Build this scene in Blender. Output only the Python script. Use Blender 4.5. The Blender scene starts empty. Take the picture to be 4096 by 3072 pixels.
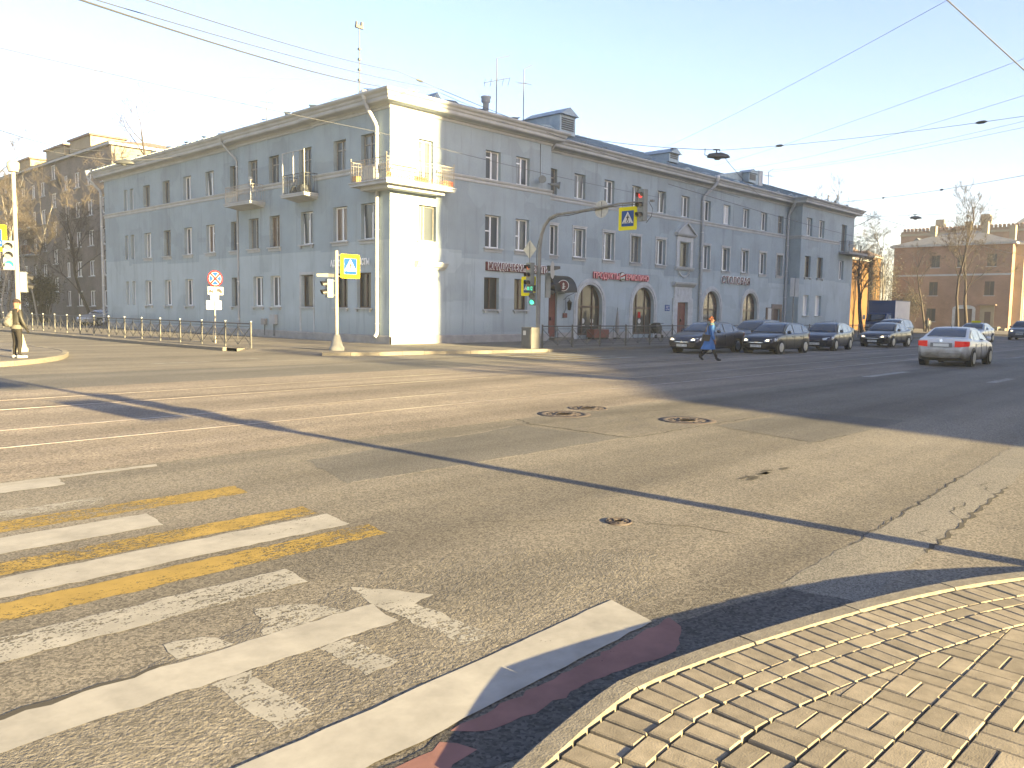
import bpy, math, random
import numpy as np
from mathutils import Vector, Matrix
R = math.radians
rnd = random.Random(7)
scene = bpy.context.scene
COL = scene.collection
# ------------------------------------------------------------------ camera
cam_d = bpy.data.cameras.new('camera'); cam = bpy.data.objects.new('camera', cam_d); COL.objects.link(cam)
cam_d.sensor_width = 36.0; cam_d.lens = 3287.0 / 4096 * 36; cam_d.clip_start = .05; cam_d.clip_end = 6000
CAM = Vector((-24.479, -31.190, 1.65))
c_f = Vector((.72404926, .68413612, -.08780908)); c_r = Vector((.68764214, -.72590613, .01444247)); c_u = c_r.cross(c_f)
m = Matrix((c_r, c_u, -c_f)).transposed().to_4x4(); m.translation = CAM; cam.matrix_world = m
scene.camera = cam
# ------------------------------------------------------------------ light
SUN_EL = R(12.0)
sun_dir = Vector((.05, -1, 0)).normalized() * math.cos(SUN_EL) + Vector((0, 0, math.sin(SUN_EL)))   # towards the sun
world = bpy.data.worlds.new('World'); scene.world = world; world.use_nodes = True
wn = world.node_tree.nodes; wl = world.node_tree.links
sky = wn.new('ShaderNodeTexSky'); sky.sky_type = 'NISHITA'; sky.sun_disc = False
sky.sun_elevation = SUN_EL; sky.sun_rotation = math.atan2(sun_dir.x, sun_dir.y)
sky.air_density = 1.0; sky.dust_density = 1.0; sky.ozone_density = 1.0; sky.altitude = 20
tint = wn.new('ShaderNodeMix'); tint.data_type = 'RGBA'; tint.blend_type = 'MULTIPLY'; tint.inputs[0].default_value = 1; tint.inputs[7].default_value = (.91, .855, 1.0, 1)   # camera white balance
wl.new(sky.outputs[0], tint.inputs[6]); wl.new(tint.outputs[2], wn['Background'].inputs[0]); wn['Background'].inputs[1].default_value = .05
sun_d = bpy.data.lights.new('sun', 'SUN'); sun_d.energy = 5.0; sun_d.angle = R(.53); sun_d.color = (1, .77, .37)
sun_o = bpy.data.objects.new('sun', sun_d); COL.objects.link(sun_o); sun_o.rotation_euler = sun_dir.to_track_quat('Z', 'Y').to_euler()
vs = scene.view_settings; vs.view_transform = 'Standard'; vs.look = 'None'; vs.gamma = 1.0; vs.use_curve_mapping = False
vs.exposure = 3.1
scene.cycles.max_bounces = 6; scene.cycles.use_denoising = True
scene.cycles.sample_clamp_indirect = 6
# ------------------------------------------------------------------ materials
def mat(name, c1, c2=None, scale=3.0, rough=.8, metal=0.0, bump=0.0, bscale=40.0, detail=5.0, contrast=(.35, .65), spec=.4, coat=0.0, emit=None, estr=0.0, objrand=0.0, bdist=.01, stretch=None):
    m_ = bpy.data.materials.new(name); m_.use_nodes = True
    N = m_.node_tree.nodes; L = m_.node_tree.links; b = N['Principled BSDF']
    b.inputs['Base Color'].default_value = (*c1, 1); b.inputs['Roughness'].default_value = rough; b.inputs['Metallic'].default_value = metal
    b.inputs['Specular IOR Level'].default_value = spec; b.inputs['Coat Weight'].default_value = coat; b.inputs['Coat Roughness'].default_value = .05
    geo = N.new('ShaderNodeNewGeometry'); src = geo.outputs['Position']
    if stretch:
        mp = N.new('ShaderNodeMapping'); mp.inputs['Scale'].default_value = stretch; L.new(src, mp.inputs[0]); src = mp.outputs[0]
    out = None
    if c2 is not None:
        n = N.new('ShaderNodeTexNoise'); n.inputs['Scale'].default_value = scale; n.inputs['Detail'].default_value = detail; n.inputs['Roughness'].default_value = .62
        L.new(src, n.inputs['Vector'])
        r = N.new('ShaderNodeValToRGB'); r.color_ramp.elements[0].position = contrast[0]; r.color_ramp.elements[1].position = contrast[1]
        r.color_ramp.elements[0].color = (*c1, 1); r.color_ramp.elements[1].color = (*c2, 1)
        L.new(n.outputs['Fac'], r.inputs[0]); out = r.outputs[0]
    if objrand:
        oi = N.new('ShaderNodeObjectInfo'); mr = N.new('ShaderNodeMapRange'); mr.inputs['To Min'].default_value = 1 - objrand; mr.inputs['To Max'].default_value = 1 + objrand
        L.new(oi.outputs['Random'], mr.inputs['Value'])
        mx = N.new('ShaderNodeMix'); mx.data_type = 'RGBA'; mx.blend_type = 'MULTIPLY'; mx.inputs[0].default_value = 1
        if out: L.new(out, mx.inputs[6])
        else: mx.inputs[6].default_value = (*c1, 1)
        L.new(mr.outputs[0], mx.inputs[7]); out = mx.outputs[2]
    if out: L.new(out, b.inputs['Base Color'])
    if bump:
        n2 = N.new('ShaderNodeTexNoise'); n2.inputs['Scale'].default_value = bscale; n2.inputs['Detail'].default_value = 3
        L.new(geo.outputs['Position'], n2.inputs['Vector'])
        bp = N.new('ShaderNodeBump'); bp.inputs['Strength'].default_value = bump; bp.inputs['Distance'].default_value = bdist
        L.new(n2.outputs['Fac'], bp.inputs['Height']); L.new(bp.outputs[0], b.inputs['Normal'])
    if emit: b.inputs['Emission Color'].default_value = (*emit, 1); b.inputs['Emission Strength'].default_value = estr
    return m_

def asphalt(name, c1, c2, coarse=1.0, agg=.5, patch=.35, tint=None, rough=.85, bstr=.6):
    """worn asphalt: broad tone patches, stone grains of their own tone, grain relief"""
    m_ = bpy.data.materials.new(name); m_.use_nodes = True
    N = m_.node_tree.nodes; L = m_.node_tree.links; b = N['Principled BSDF']; b.inputs['Roughness'].default_value = rough; b.inputs['Specular IOR Level'].default_value = .25
    geo = N.new('ShaderNodeNewGeometry'); P = geo.outputs['Position']
    n1 = N.new('ShaderNodeTexNoise'); n1.inputs['Scale'].default_value = .45; n1.inputs['Detail'].default_value = 7; n1.inputs['Roughness'].default_value = .62; L.new(P, n1.inputs['Vector'])
    r1 = N.new('ShaderNodeValToRGB'); r1.color_ramp.elements[0].position = .32; r1.color_ramp.elements[1].position = .68
    r1.color_ramp.elements[0].color = (*c1, 1); r1.color_ramp.elements[1].color = (*c2, 1); L.new(n1.outputs['Fac'], r1.inputs[0])
    v = N.new('ShaderNodeTexVoronoi'); v.inputs['Scale'].default_value = 75 / coarse; L.new(P, v.inputs['Vector'])
    sep = N.new('ShaderNodeSeparateColor'); L.new(v.outputs['Color'], sep.inputs[0])
    mr = N.new('ShaderNodeMapRange'); mr.inputs['To Min'].default_value = 1 - agg; mr.inputs['To Max'].default_value = 1 + agg; L.new(sep.outputs[0], mr.inputs['Value'])
    mx = N.new('ShaderNodeMix'); mx.data_type = 'RGBA'; mx.blend_type = 'MULTIPLY'; mx.inputs[0].default_value = 1; L.new(r1.outputs[0], mx.inputs[6]); L.new(mr.outputs[0], mx.inputs[7])
    # wheel wear along the street, and oil stains
    mp = N.new('ShaderNodeMapping'); mp.inputs['Scale'].default_value = (.05, .9, 1); L.new(P, mp.inputs[0])
    n3 = N.new('ShaderNodeTexNoise'); n3.inputs['Scale'].default_value = 1.0; n3.inputs['Detail'].default_value = 4; L.new(mp.outputs[0], n3.inputs['Vector'])
    mr3 = N.new('ShaderNodeMapRange'); mr3.inputs['From Min'].default_value = .3; mr3.inputs['From Max'].default_value = .7; mr3.inputs['To Min'].default_value = 1 - patch; mr3.inputs['To Max'].default_value = 1 + patch * .6; L.new(n3.outputs['Fac'], mr3.inputs['Value'])
    mx2 = N.new('ShaderNodeMix'); mx2.data_type = 'RGBA'; mx2.blend_type = 'MULTIPLY'; mx2.inputs[0].default_value = 1; L.new(mx.outputs[2], mx2.inputs[6]); L.new(mr3.outputs[0], mx2.inputs[7])
    L.new(mx2.outputs[2], b.inputs['Base Color'])
    # relief: grains plus gentle unevenness
    n4 = N.new('ShaderNodeTexNoise'); n4.inputs['Scale'].default_value = 1.3; n4.inputs['Detail'].default_value = 3; L.new(P, n4.inputs['Vector'])
    ng = N.new('ShaderNodeTexNoise'); ng.inputs['Scale'].default_value = 85 / coarse; ng.inputs['Detail'].default_value = 3; ng.inputs['Roughness'].default_value = .65; L.new(P, ng.inputs['Vector']); ms = N.new('ShaderNodeMath'); ms.operation = 'MULTIPLY'; ms.inputs[1].default_value = 1.1; L.new(ng.outputs['Fac'], ms.inputs[0])
    ma = N.new('ShaderNodeMath'); ma.operation = 'MULTIPLY_ADD'; ma.inputs[1].default_value = 3.0; L.new(n4.outputs['Fac'], ma.inputs[0]); L.new(ms.outputs[0], ma.inputs[2])
    bp = N.new('ShaderNodeBump'); bp.inputs['Strength'].default_value = bstr; bp.inputs['Distance'].default_value = .007 * coarse; L.new(ma.outputs[0], bp.inputs['Height']); L.new(bp.outputs[0], b.inputs['Normal'])
    return m_

def paint(name, col, wear=.5, scale=26.0, rough=.75, relief=.35):
    """road paint; where it has worn away the asphalt below shows through, grain by grain"""
    m_ = bpy.data.materials.new(name); m_.use_nodes = True
    N = m_.node_tree.nodes; L = m_.node_tree.links; b = N['Principled BSDF']; b.inputs['Roughness'].default_value = rough; b.inputs['Specular IOR Level'].default_value = .2
    geo = N.new('ShaderNodeNewGeometry'); P = geo.outputs['Position']
    mp = N.new('ShaderNodeMapping'); mp.inputs['Scale'].default_value = (.5, 1, 1); L.new(P, mp.inputs[0])
    n = N.new('ShaderNodeTexNoise'); n.inputs['Scale'].default_value = scale; n.inputs['Detail'].default_value = 8; n.inputs['Roughness'].default_value = .7; L.new(mp.outputs[0], n.inputs['Vector'])
    nb = N.new('ShaderNodeTexNoise'); nb.inputs['Scale'].default_value = 2.0; nb.inputs['Detail'].default_value = 3; L.new(mp.outputs[0], nb.inputs['Vector'])
    v = N.new('ShaderNodeTexVoronoi'); v.inputs['Scale'].default_value = 62; L.new(P, v.inputs['Vector'])
    ad = N.new('ShaderNodeMath'); ad.operation = 'MULTIPLY_ADD'; ad.inputs[1].default_value = .7; L.new(nb.outputs['Fac'], ad.inputs[0]); L.new(n.outputs['Fac'], ad.inputs[2])
    ad2 = N.new('ShaderNodeMath'); ad2.operation = 'MULTIPLY_ADD'; ad2.inputs[1].default_value = .28; L.new(v.outputs['Distance'], ad2.inputs[0]); L.new(ad.outputs[0], ad2.inputs[2])
    r = N.new('ShaderNodeMapRange'); r.inputs['From Min'].default_value = wear; r.inputs['From Max'].default_value = wear + .09; L.new(ad2.outputs[0], r.inputs['Value'])
    n5 = N.new('ShaderNodeTexNoise'); n5.inputs['Scale'].default_value = 4; n5.inputs['Detail'].default_value = 8; n5.inputs['Roughness'].default_value = .65; L.new(P, n5.inputs['Vector'])
    rr = N.new('ShaderNodeValToRGB'); rr.color_ramp.elements[0].position = .3; rr.color_ramp.elements[1].position = .68; rr.color_ramp.elements[0].color = (*[c * .74 for c in col], 1); rr.color_ramp.elements[1].color = (*[c * 1.1 for c in col], 1); L.new(n5.outputs['Fac'], rr.inputs[0]); L.new(rr.outputs[0], b.inputs['Base Color'])
    bp = N.new('ShaderNodeBump'); bp.inputs['Strength'].default_value = relief; bp.inputs['Distance'].default_value = .003; L.new(n.outputs['Fac'], bp.inputs['Height']); L.new(bp.outputs[0], b.inputs['Normal'])
    tr = N.new('ShaderNodeBsdfTransparent'); mix = N.new('ShaderNodeMixShader'); L.new(r.outputs[0], mix.inputs[0]); L.new(tr.outputs[0], mix.inputs[1]); L.new(b.outputs[0], mix.inputs[2]); L.new(mix.outputs[0], N['Material Output'].inputs['Surface'])
    return m_

def plaster(name, c_hi, c_lo, split=4.75, stain=(.14, .155, .16)):
    """painted render: repainted lower band, patchwork of repaints, rain stains"""
    m_ = bpy.data.materials.new(name); m_.use_nodes = True
    N = m_.node_tree.nodes; L = m_.node_tree.links; b = N['Principled BSDF']; b.inputs['Roughness'].default_value = .9; b.inputs['Specular IOR Level'].default_value = .2
    geo = N.new('ShaderNodeNewGeometry'); P = geo.outputs['Position']
    sp = N.new('ShaderNodeSeparateXYZ'); L.new(P, sp.inputs[0])
    # stepped height of the repaint, changing from bay to bay
    v = N.new('ShaderNodeTexVoronoi'); v.inputs['Scale'].default_value = .16
    mp = N.new('ShaderNodeMapping'); mp.inputs['Scale'].default_value = (1, 1, 0); L.new(P, mp.inputs[0]); L.new(mp.outputs[0], v.inputs['Vector'])
    sc = N.new('ShaderNodeSeparateColor'); L.new(v.outputs['Color'], sc.inputs[0])
    ad = N.new('ShaderNodeMath'); ad.operation = 'MULTIPLY_ADD'; ad.inputs[1].default_value = -.9; L.new(sc.outputs[0], ad.inputs[0]); L.new(sp.outputs[2], ad.inputs[2])
    st = N.new('ShaderNodeMapRange'); st.inputs['From Min'].default_value = split - .45; st.inputs['From Max'].default_value = split - .42; L.new(ad.outputs[0], st.inputs['Value'])
    mx = N.new('ShaderNodeMix'); mx.data_type = 'RGBA'; mx.inputs[6].default_value = (*c_lo, 1); mx.inputs[7].default_value = (*c_hi, 1); L.new(st.outputs[0], mx.inputs[0])
    n1 = N.new('ShaderNodeTexNoise'); n1.inputs['Scale'].default_value = .55; n1.inputs['Detail'].default_value = 6; n1.inputs['Roughness'].default_value = .6; L.new(P, n1.inputs['Vector'])
    mr = N.new('ShaderNodeMapRange'); mr.inputs['From Min'].default_value = .25; mr.inputs['From Max'].default_value = .75; mr.inputs['To Min'].default_value = .84; mr.inputs['To Max'].default_value = 1.1; L.new(n1.outputs['Fac'], mr.inputs['Value'])
    mx2 = N.new('ShaderNodeMix'); mx2.data_type = 'RGBA'; mx2.blend_type = 'MULTIPLY'; mx2.inputs[0].default_value = 1; L.new(mx.outputs[2], mx2.inputs[6]); L.new(mr.outputs[0], mx2.inputs[7])
    mp2 = N.new('ShaderNodeMapping'); mp2.inputs['Scale'].default_value = (1.6, 1.6, .12); L.new(P, mp2.inputs[0])
    n2 = N.new('ShaderNodeTexNoise'); n2.inputs['Scale'].default_value = 1.5; n2.inputs['Detail'].default_value = 7; n2.inputs['Roughness'].default_value = .7; L.new(mp2.outputs[0], n2.inputs['Vector'])
    r2 = N.new('ShaderNodeMapRange'); r2.inputs['From Min'].default_value = .53; r2.inputs['From Max'].default_value = .76; r2.inputs['To Max'].default_value = .55; L.new(n2.outputs['Fac'], r2.inputs['Value'])
    mx3 = N.new('ShaderNodeMix'); mx3.data_type = 'RGBA'; L.new(r2.outputs[0], mx3.inputs[0]); L.new(mx2.outputs[2], mx3.inputs[6]); mx3.inputs[7].default_value = (*stain, 1)
    v2 = N.new('ShaderNodeTexVoronoi'); v2.inputs['Scale'].default_value = .5; v2.distance = 'CHEBYCHEV'; L.new(P, v2.inputs['Vector'])
    s2 = N.new('ShaderNodeSeparateColor'); L.new(v2.outputs['Color'], s2.inputs[0])
    m4 = N.new('ShaderNodeMapRange'); m4.inputs['From Min'].default_value = .78; m4.inputs['From Max'].default_value = .80; m4.inputs['To Min'].default_value = 1.0; m4.inputs['To Max'].default_value = .90; L.new(s2.outputs[1], m4.inputs['Value'])
    m5 = N.new('ShaderNodeMapRange'); m5.inputs['From Min'].default_value = .4; m5.inputs['From Max'].default_value = 1.3; m5.inputs['To Min'].default_value = .80; m5.inputs['To Max'].default_value = 1.0; ns_ = N.new('ShaderNodeMath'); ns_.operation = 'MULTIPLY_ADD'; ns_.inputs[1].default_value = -1.2; L.new(n1.outputs['Fac'], ns_.inputs[0]); zz_ = N.new('ShaderNodeMath'); zz_.operation = 'ADD'; zz_.inputs[1].default_value = .6; L.new(sp.outputs[2], zz_.inputs[0]); L.new(zz_.outputs[0], ns_.inputs[2]); L.new(ns_.outputs[0], m5.inputs['Value'])
    mm4 = N.new('ShaderNodeMath'); mm4.operation = 'MULTIPLY'; L.new(m4.outputs[0], mm4.inputs[0]); L.new(m5.outputs[0], mm4.inputs[1])
    mx4 = N.new('ShaderNodeMix'); mx4.data_type = 'RGBA'; mx4.blend_type = 'MULTIPLY'; mx4.inputs[0].default_value = 1; L.new(mx3.outputs[2], mx4.inputs[6]); L.new(mm4.outputs[0], mx4.inputs[7])
    L.new(mx4.outputs[2], b.inputs['Base Color'])
    n6 = N.new('ShaderNodeTexNoise'); n6.inputs['Scale'].default_value = 14; n6.inputs['Detail'].default_value = 5; L.new(P, n6.inputs['Vector'])
    bp = N.new('ShaderNodeBump'); bp.inputs['Strength'].default_value = .35; bp.inputs['Distance'].default_value = .02; L.new(n6.outputs['Fac'], bp.inputs['Height']); L.new(bp.outputs[0], b.inputs['Normal'])
    return m_

def brickmat(name, c1, c2, mortar, axis='yz'):
    m_ = bpy.data.materials.new(name); m_.use_nodes = True
    N = m_.node_tree.nodes; L = m_.node_tree.links; b = N['Principled BSDF']; b.inputs['Roughness'].default_value = .9; b.inputs['Specular IOR Level'].default_value = .2
    geo = N.new('ShaderNodeNewGeometry'); sp = N.new('ShaderNodeSeparateXYZ'); L.new(geo.outputs['Position'], sp.inputs[0])
    ad = N.new('ShaderNodeMath'); ad.operation = 'ADD'; L.new(sp.outputs[0], ad.inputs[0]); L.new(sp.outputs[1], ad.inputs[1])
    cb = N.new('ShaderNodeCombineXYZ'); L.new(ad.outputs[0], cb.inputs[0]); L.new(sp.outputs[2], cb.inputs[1])
    t = N.new('ShaderNodeTexBrick'); t.inputs['Scale'].default_value = 1; t.inputs['Brick Width'].default_value = .26; t.inputs['Row Height'].default_value = .077; t.inputs['Mortar Size'].default_value = .009
    t.inputs['Color1'].default_value = (*c1, 1); t.inputs['Color2'].default_value = (*c2, 1); t.inputs['Mortar'].default_value = (*mortar, 1); L.new(cb.outputs[0], t.inputs['Vector'])
    n = N.new('ShaderNodeTexNoise'); n.inputs['Scale'].default_value = .5; n.inputs['Detail'].default_value = 6; L.new(geo.outputs['Position'], n.inputs['Vector'])
    mr = N.new('ShaderNodeMapRange'); mr.inputs['From Min'].default_value = .25; mr.inputs['From Max'].default_value = .75; mr.inputs['To Min'].default_value = .7; mr.inputs['To Max'].default_value = 1.25; L.new(n.outputs['Fac'], mr.inputs['Value'])
    mx = N.new('ShaderNodeMix'); mx.data_type = 'RGBA'; mx.blend_type = 'MULTIPLY'; mx.inputs[0].default_value = 1; L.new(t.outputs['Color'], mx.inputs[6]); L.new(mr.outputs[0], mx.inputs[7]); L.new(mx.outputs[2], b.inputs['Base Color'])
    return m_

def panemat(name, dark, light, rough=.06, curtain=.5):
    """window glass with what hangs behind it: folds of curtain, differing from window to window"""
    m_ = bpy.data.materials.new(name); m_.use_nodes = True
    N = m_.node_tree.nodes; L = m_.node_tree.links; b = N['Principled BSDF']; b.inputs['Roughness'].default_value = .5; b.inputs['Specular IOR Level'].default_value = .5
    b.inputs['Coat Weight'].default_value = .8; b.inputs['Coat Roughness'].default_value = rough; b.inputs['Coat IOR'].default_value = 1.45
    geo = N.new('ShaderNodeNewGeometry'); oi = N.new('ShaderNodeObjectInfo')
    mp = N.new('ShaderNodeMapping'); mp.inputs['Scale'].default_value = (9, 9, .35); L.new(geo.outputs['Position'], mp.inputs[0])
    n = N.new('ShaderNodeTexNoise'); n.inputs['Scale'].default_value = 1; n.inputs['Detail'].default_value = 3; L.new(mp.outputs[0], n.inputs['Vector'])
    r = N.new('ShaderNodeMapRange'); r.inputs['From Min'].default_value = .35; r.inputs['From Max'].default_value = .7; L.new(n.outputs['Fac'], r.inputs['Value'])
    g = N.new('ShaderNodeMapRange'); g.inputs['From Min'].default_value = 1 - curtain; g.inputs['From Max'].default_value = 1; L.new(oi.outputs['Random'], g.inputs['Value'])
    mu = N.new('ShaderNodeMath'); mu.operation = 'MULTIPLY'; L.new(r.outputs[0], mu.inputs[0]); L.new(g.outputs[0], mu.inputs[1])
    mx = N.new('ShaderNodeMix'); mx.data_type = 'RGBA'; mx.inputs[6].default_value = (*dark, 1); mx.inputs[7].default_value = (*light, 1); L.new(mu.outputs[0], mx.inputs[0]); L.new(mx.outputs[2], b.inputs['Base Color'])
    return m_

MT = {}
MT['road'] = asphalt('asphalt_road', (.119, .109, .094), (.156, .143, .122))
MT['road_coarse'] = asphalt('asphalt_coarse', (.105, .097, .086), (.145, .134, .117), coarse=1.8, agg=.28, bstr=1.0)
MT['track'] = asphalt('asphalt_tracks', (.155, .134, .112), (.205, .178, .15), coarse=1.4)  # paler paving of the track zone, brightened further to imitate glare
MT['patch_dark'] = asphalt('asphalt_patch', (.092, .088, .082), (.12, .114, .105), coarse=.8)
MT['patch_light'] = asphalt('asphalt_strip', (.125, .12, .108), (.165, .155, .14), coarse=.7, patch=.15)
MT['walk'] = asphalt('asphalt_pavement', (.11, .102, .092), (.17, .155, .138), coarse=.8)
MT['gutter'] = asphalt('asphalt_gutter', (.055, .053, .052), (.09, .086, .082), coarse=1.2)
MT['white'] = paint('paint_white', (.27, .262, .245), wear=.70)
MT['white_worn'] = paint('paint_white_worn', (.235, .228, .21), wear=.93, scale=30)
MT['white_worn2'] = paint('paint_white_half_worn', (.25, .243, .225), wear=.86, scale=30)
MT['white_thick'] = paint('paint_white_thick', (.275, .267, .25), wear=.60, scale=12, relief=.2)
MT['yellow'] = paint('paint_yellow', (.25, .178, .05), wear=.90, scale=34)
MT['pink'] = paint('paint_pink', (.20, .105, .095), wear=.64)
MT['crack'] = mat('crack_dark', (.04, .037, .033), rough=1)
MT['seam'] = asphalt('asphalt_seam', (.15, .14, .12), (.20, .185, .16), coarse=1.0)
MT['kerb'] = mat('granite_kerb', (.115, .105, .088), (.165, .152, .13), scale=20, rough=.85, bump=.5, bscale=90, bdist=.006)
MT['paver'] = mat('concrete_paver', (.15, .131, .102), (.205, .18, .142), scale=14, rough=.88, bump=.45, bscale=140, bdist=.004, objrand=.17)
MT['sand'] = mat('joint_sand', (.09, .078, .06), (.2, .175, .13), scale=40, rough=1, bump=.6, bscale=150)
MT['plaster'] = plaster('wall_plaster', (.285, .345, .382), (.355, .418, .45))
MT['trim'] = mat('white_trim', (.47, .49, .50), (.36, .375, .38), scale=2.5, rough=.85, bump=.2, bscale=20)
MT['trim_grey'] = mat('cornice_paint', (.40, .42, .43), (.31, .325, .335), scale=1.2, rough=.9, contrast=(.4, .75), stretch=(1, 1, .3))
MT['plinth'] = mat('plinth_paint', (.23, .225, .22), (.30, .295, .285), scale=2, rough=.9, bump=.3, bscale=15)
MT['roofmetal'] = mat('roof_metal', (.20, .26, .31), (.29, .35, .39), scale=1.5, rough=.45, metal=.3)
MT['zinc'] = mat('galvanised', (.42, .44, .46), (.55, .56, .57), scale=3, rough=.45, metal=.6)
MT['zincpaint'] = mat('pipe_paint', (.27, .295, .315), (.34, .355, .365), scale=2.5, rough=.6)
MT['pvc'] = mat('white_pvc', (.78, .79, .80), rough=.35)
MT['wood'] = mat('old_window_wood', (.20, .19, .17), (.32, .31, .28), scale=9, rough=.7)
MT['brownframe'] = mat('brown_frame', (.075, .045, .035), rough=.45)
MT['pane'] = panemat('pane_glass', (.035, .048, .064), (.28, .31, .33))  # bluish base tone stands in for reflected sky
MT['pane_dark'] = panemat('pane_glass_dark', (.010, .011, .013), (.045, .045, .045), curtain=.6)
MT['pane_white'] = panemat('pane_blind', (.55, .56, .56), (.68, .69, .69), curtain=1)
MT['pane_orange_reflection'] = panemat('pane_orange_reflection', (.09, .055, .035), (.22, .14, .085), curtain=1)  # orange reflection put into the pane colour
MT['pane_poster'] = mat('window_poster', (.05, .042, .036), (.19, .12, .09), scale=5, rough=.3, coat=.8, contrast=(.45, .6))
MT['reddoor'] = mat('door_red', (.13, .035, .03), (.16, .045, .04), scale=5, rough=.5)
MT['sign_yellow'] = mat('sign_yellow', (.62, .55, .012), rough=.75, spec=.08)
MT['sign_blue'] = mat('sign_blue', (.010, .055, .21), rough=.75, spec=.08)
MT['sign_white'] = mat('sign_white', (.50, .50, .48), rough=.75, spec=.08)
MT['sign_red'] = mat('sign_red', (.38, .014, .016), rough=.75, spec=.08)
MT['sign_back'] = mat('sign_back', (.34, .335, .31), (.42, .41, .38), scale=6, rough=.55, metal=.2)
MT['black'] = mat('black_paint', (.012, .012, .014), rough=.45)
MT['darkgrey'] = mat('dark_grey', (.05, .055, .06), rough=.5)
MT['headgrey'] = mat('signal_housing', (.13, .15, .155), (.17, .185, .19), scale=5, rough=.6)
MT['polegrey'] = mat('pole_paint', (.13, .135, .138), (.19, .19, .185), scale=7, rough=.6, stretch=(1, 1, .4))
MT['polewhite'] = mat('pole_white', (.30, .28, .245), (.22, .20, .175), scale=6, rough=.6, contrast=(.5, .75))
MT['fence'] = mat('fence_paint', (.06, .062, .062), (.095, .094, .09), scale=6, rough=.55, metal=.2)
MT['cable'] = mat('cable', (.06, .062, .068), rough=.6)
MT['cable_pale'] = mat('cable_pale', (.075, .08, .09), rough=.6)
MT['steel'] = mat('rail_steel', (.26, .21, .18), (.40, .36, .33), scale=3, rough=.38, metal=.8)
MT['iron'] = mat('cast_iron', (.03, .024, .025), (.055, .045, .044), scale=20, rough=.8, metal=.0, bump=.3, bscale=60)
MT['bark'] = mat('bark', (.035, .029, .024), (.06, .05, .042), scale=8, rough=.95)
MT['twig'] = mat('twigs', (.052, .043, .037), (.08, .067, .058), scale=2, rough=.95)
MT['birch'] = mat('birch_bark', (.25, .24, .22), (.12, .11, .10), scale=5, rough=.9, contrast=(.5, .62), stretch=(1, 1, 3))
MT['tyre'] = mat('tyre', (.014, .014, .015), rough=.85)
MT['rim'] = mat('alloy_rim', (.45, .46, .47), rough=.3, metal=.8)
MT['carglass'] = mat('car_glass', (.012, .014, .017), rough=.04, spec=.7, coat=1)
MT['chrome'] = mat('chrome', (.7, .7, .72), rough=.15, metal=1)
MT['plate'] = mat('plate_white', (.62, .62, .60), rough=.5)
MT['lampclear'] = mat('headlamp_clear', (.55, .57, .58), rough=.12, coat=1, metal=.3)
MT['lampon'] = mat('headlamp_on', (.9, .85, .7), rough=.2, emit=(1, .78, .42), estr=.55)
MT['tailred'] = mat('tail_lamp', (.42, .015, .015), rough=.15, coat=1)
MT['tailon'] = mat('tail_lamp_lit', (.40, .012, .012), rough=.2, emit=(1, .02, .015), estr=.03)
MT['redlit'] = mat('signal_red_lit', (.8, .05, .05), rough=.4, emit=(1, .04, .045), estr=.16)
MT['greenlit'] = mat('signal_green_lit', (.1, .8, .5), rough=.4, emit=(.10, 1, .6), estr=.16)
MT['amberdim'] = mat('signal_lens_dim', (.16, .09, .05), rough=.3)
MT['reddim'] = mat('signal_red_dim', (.45, .14, .07), rough=.3, emit=(1, .2, .08), estr=.03)
MT['greyglass'] = mat('signal_lens', (.12, .13, .13), rough=.25)
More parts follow.
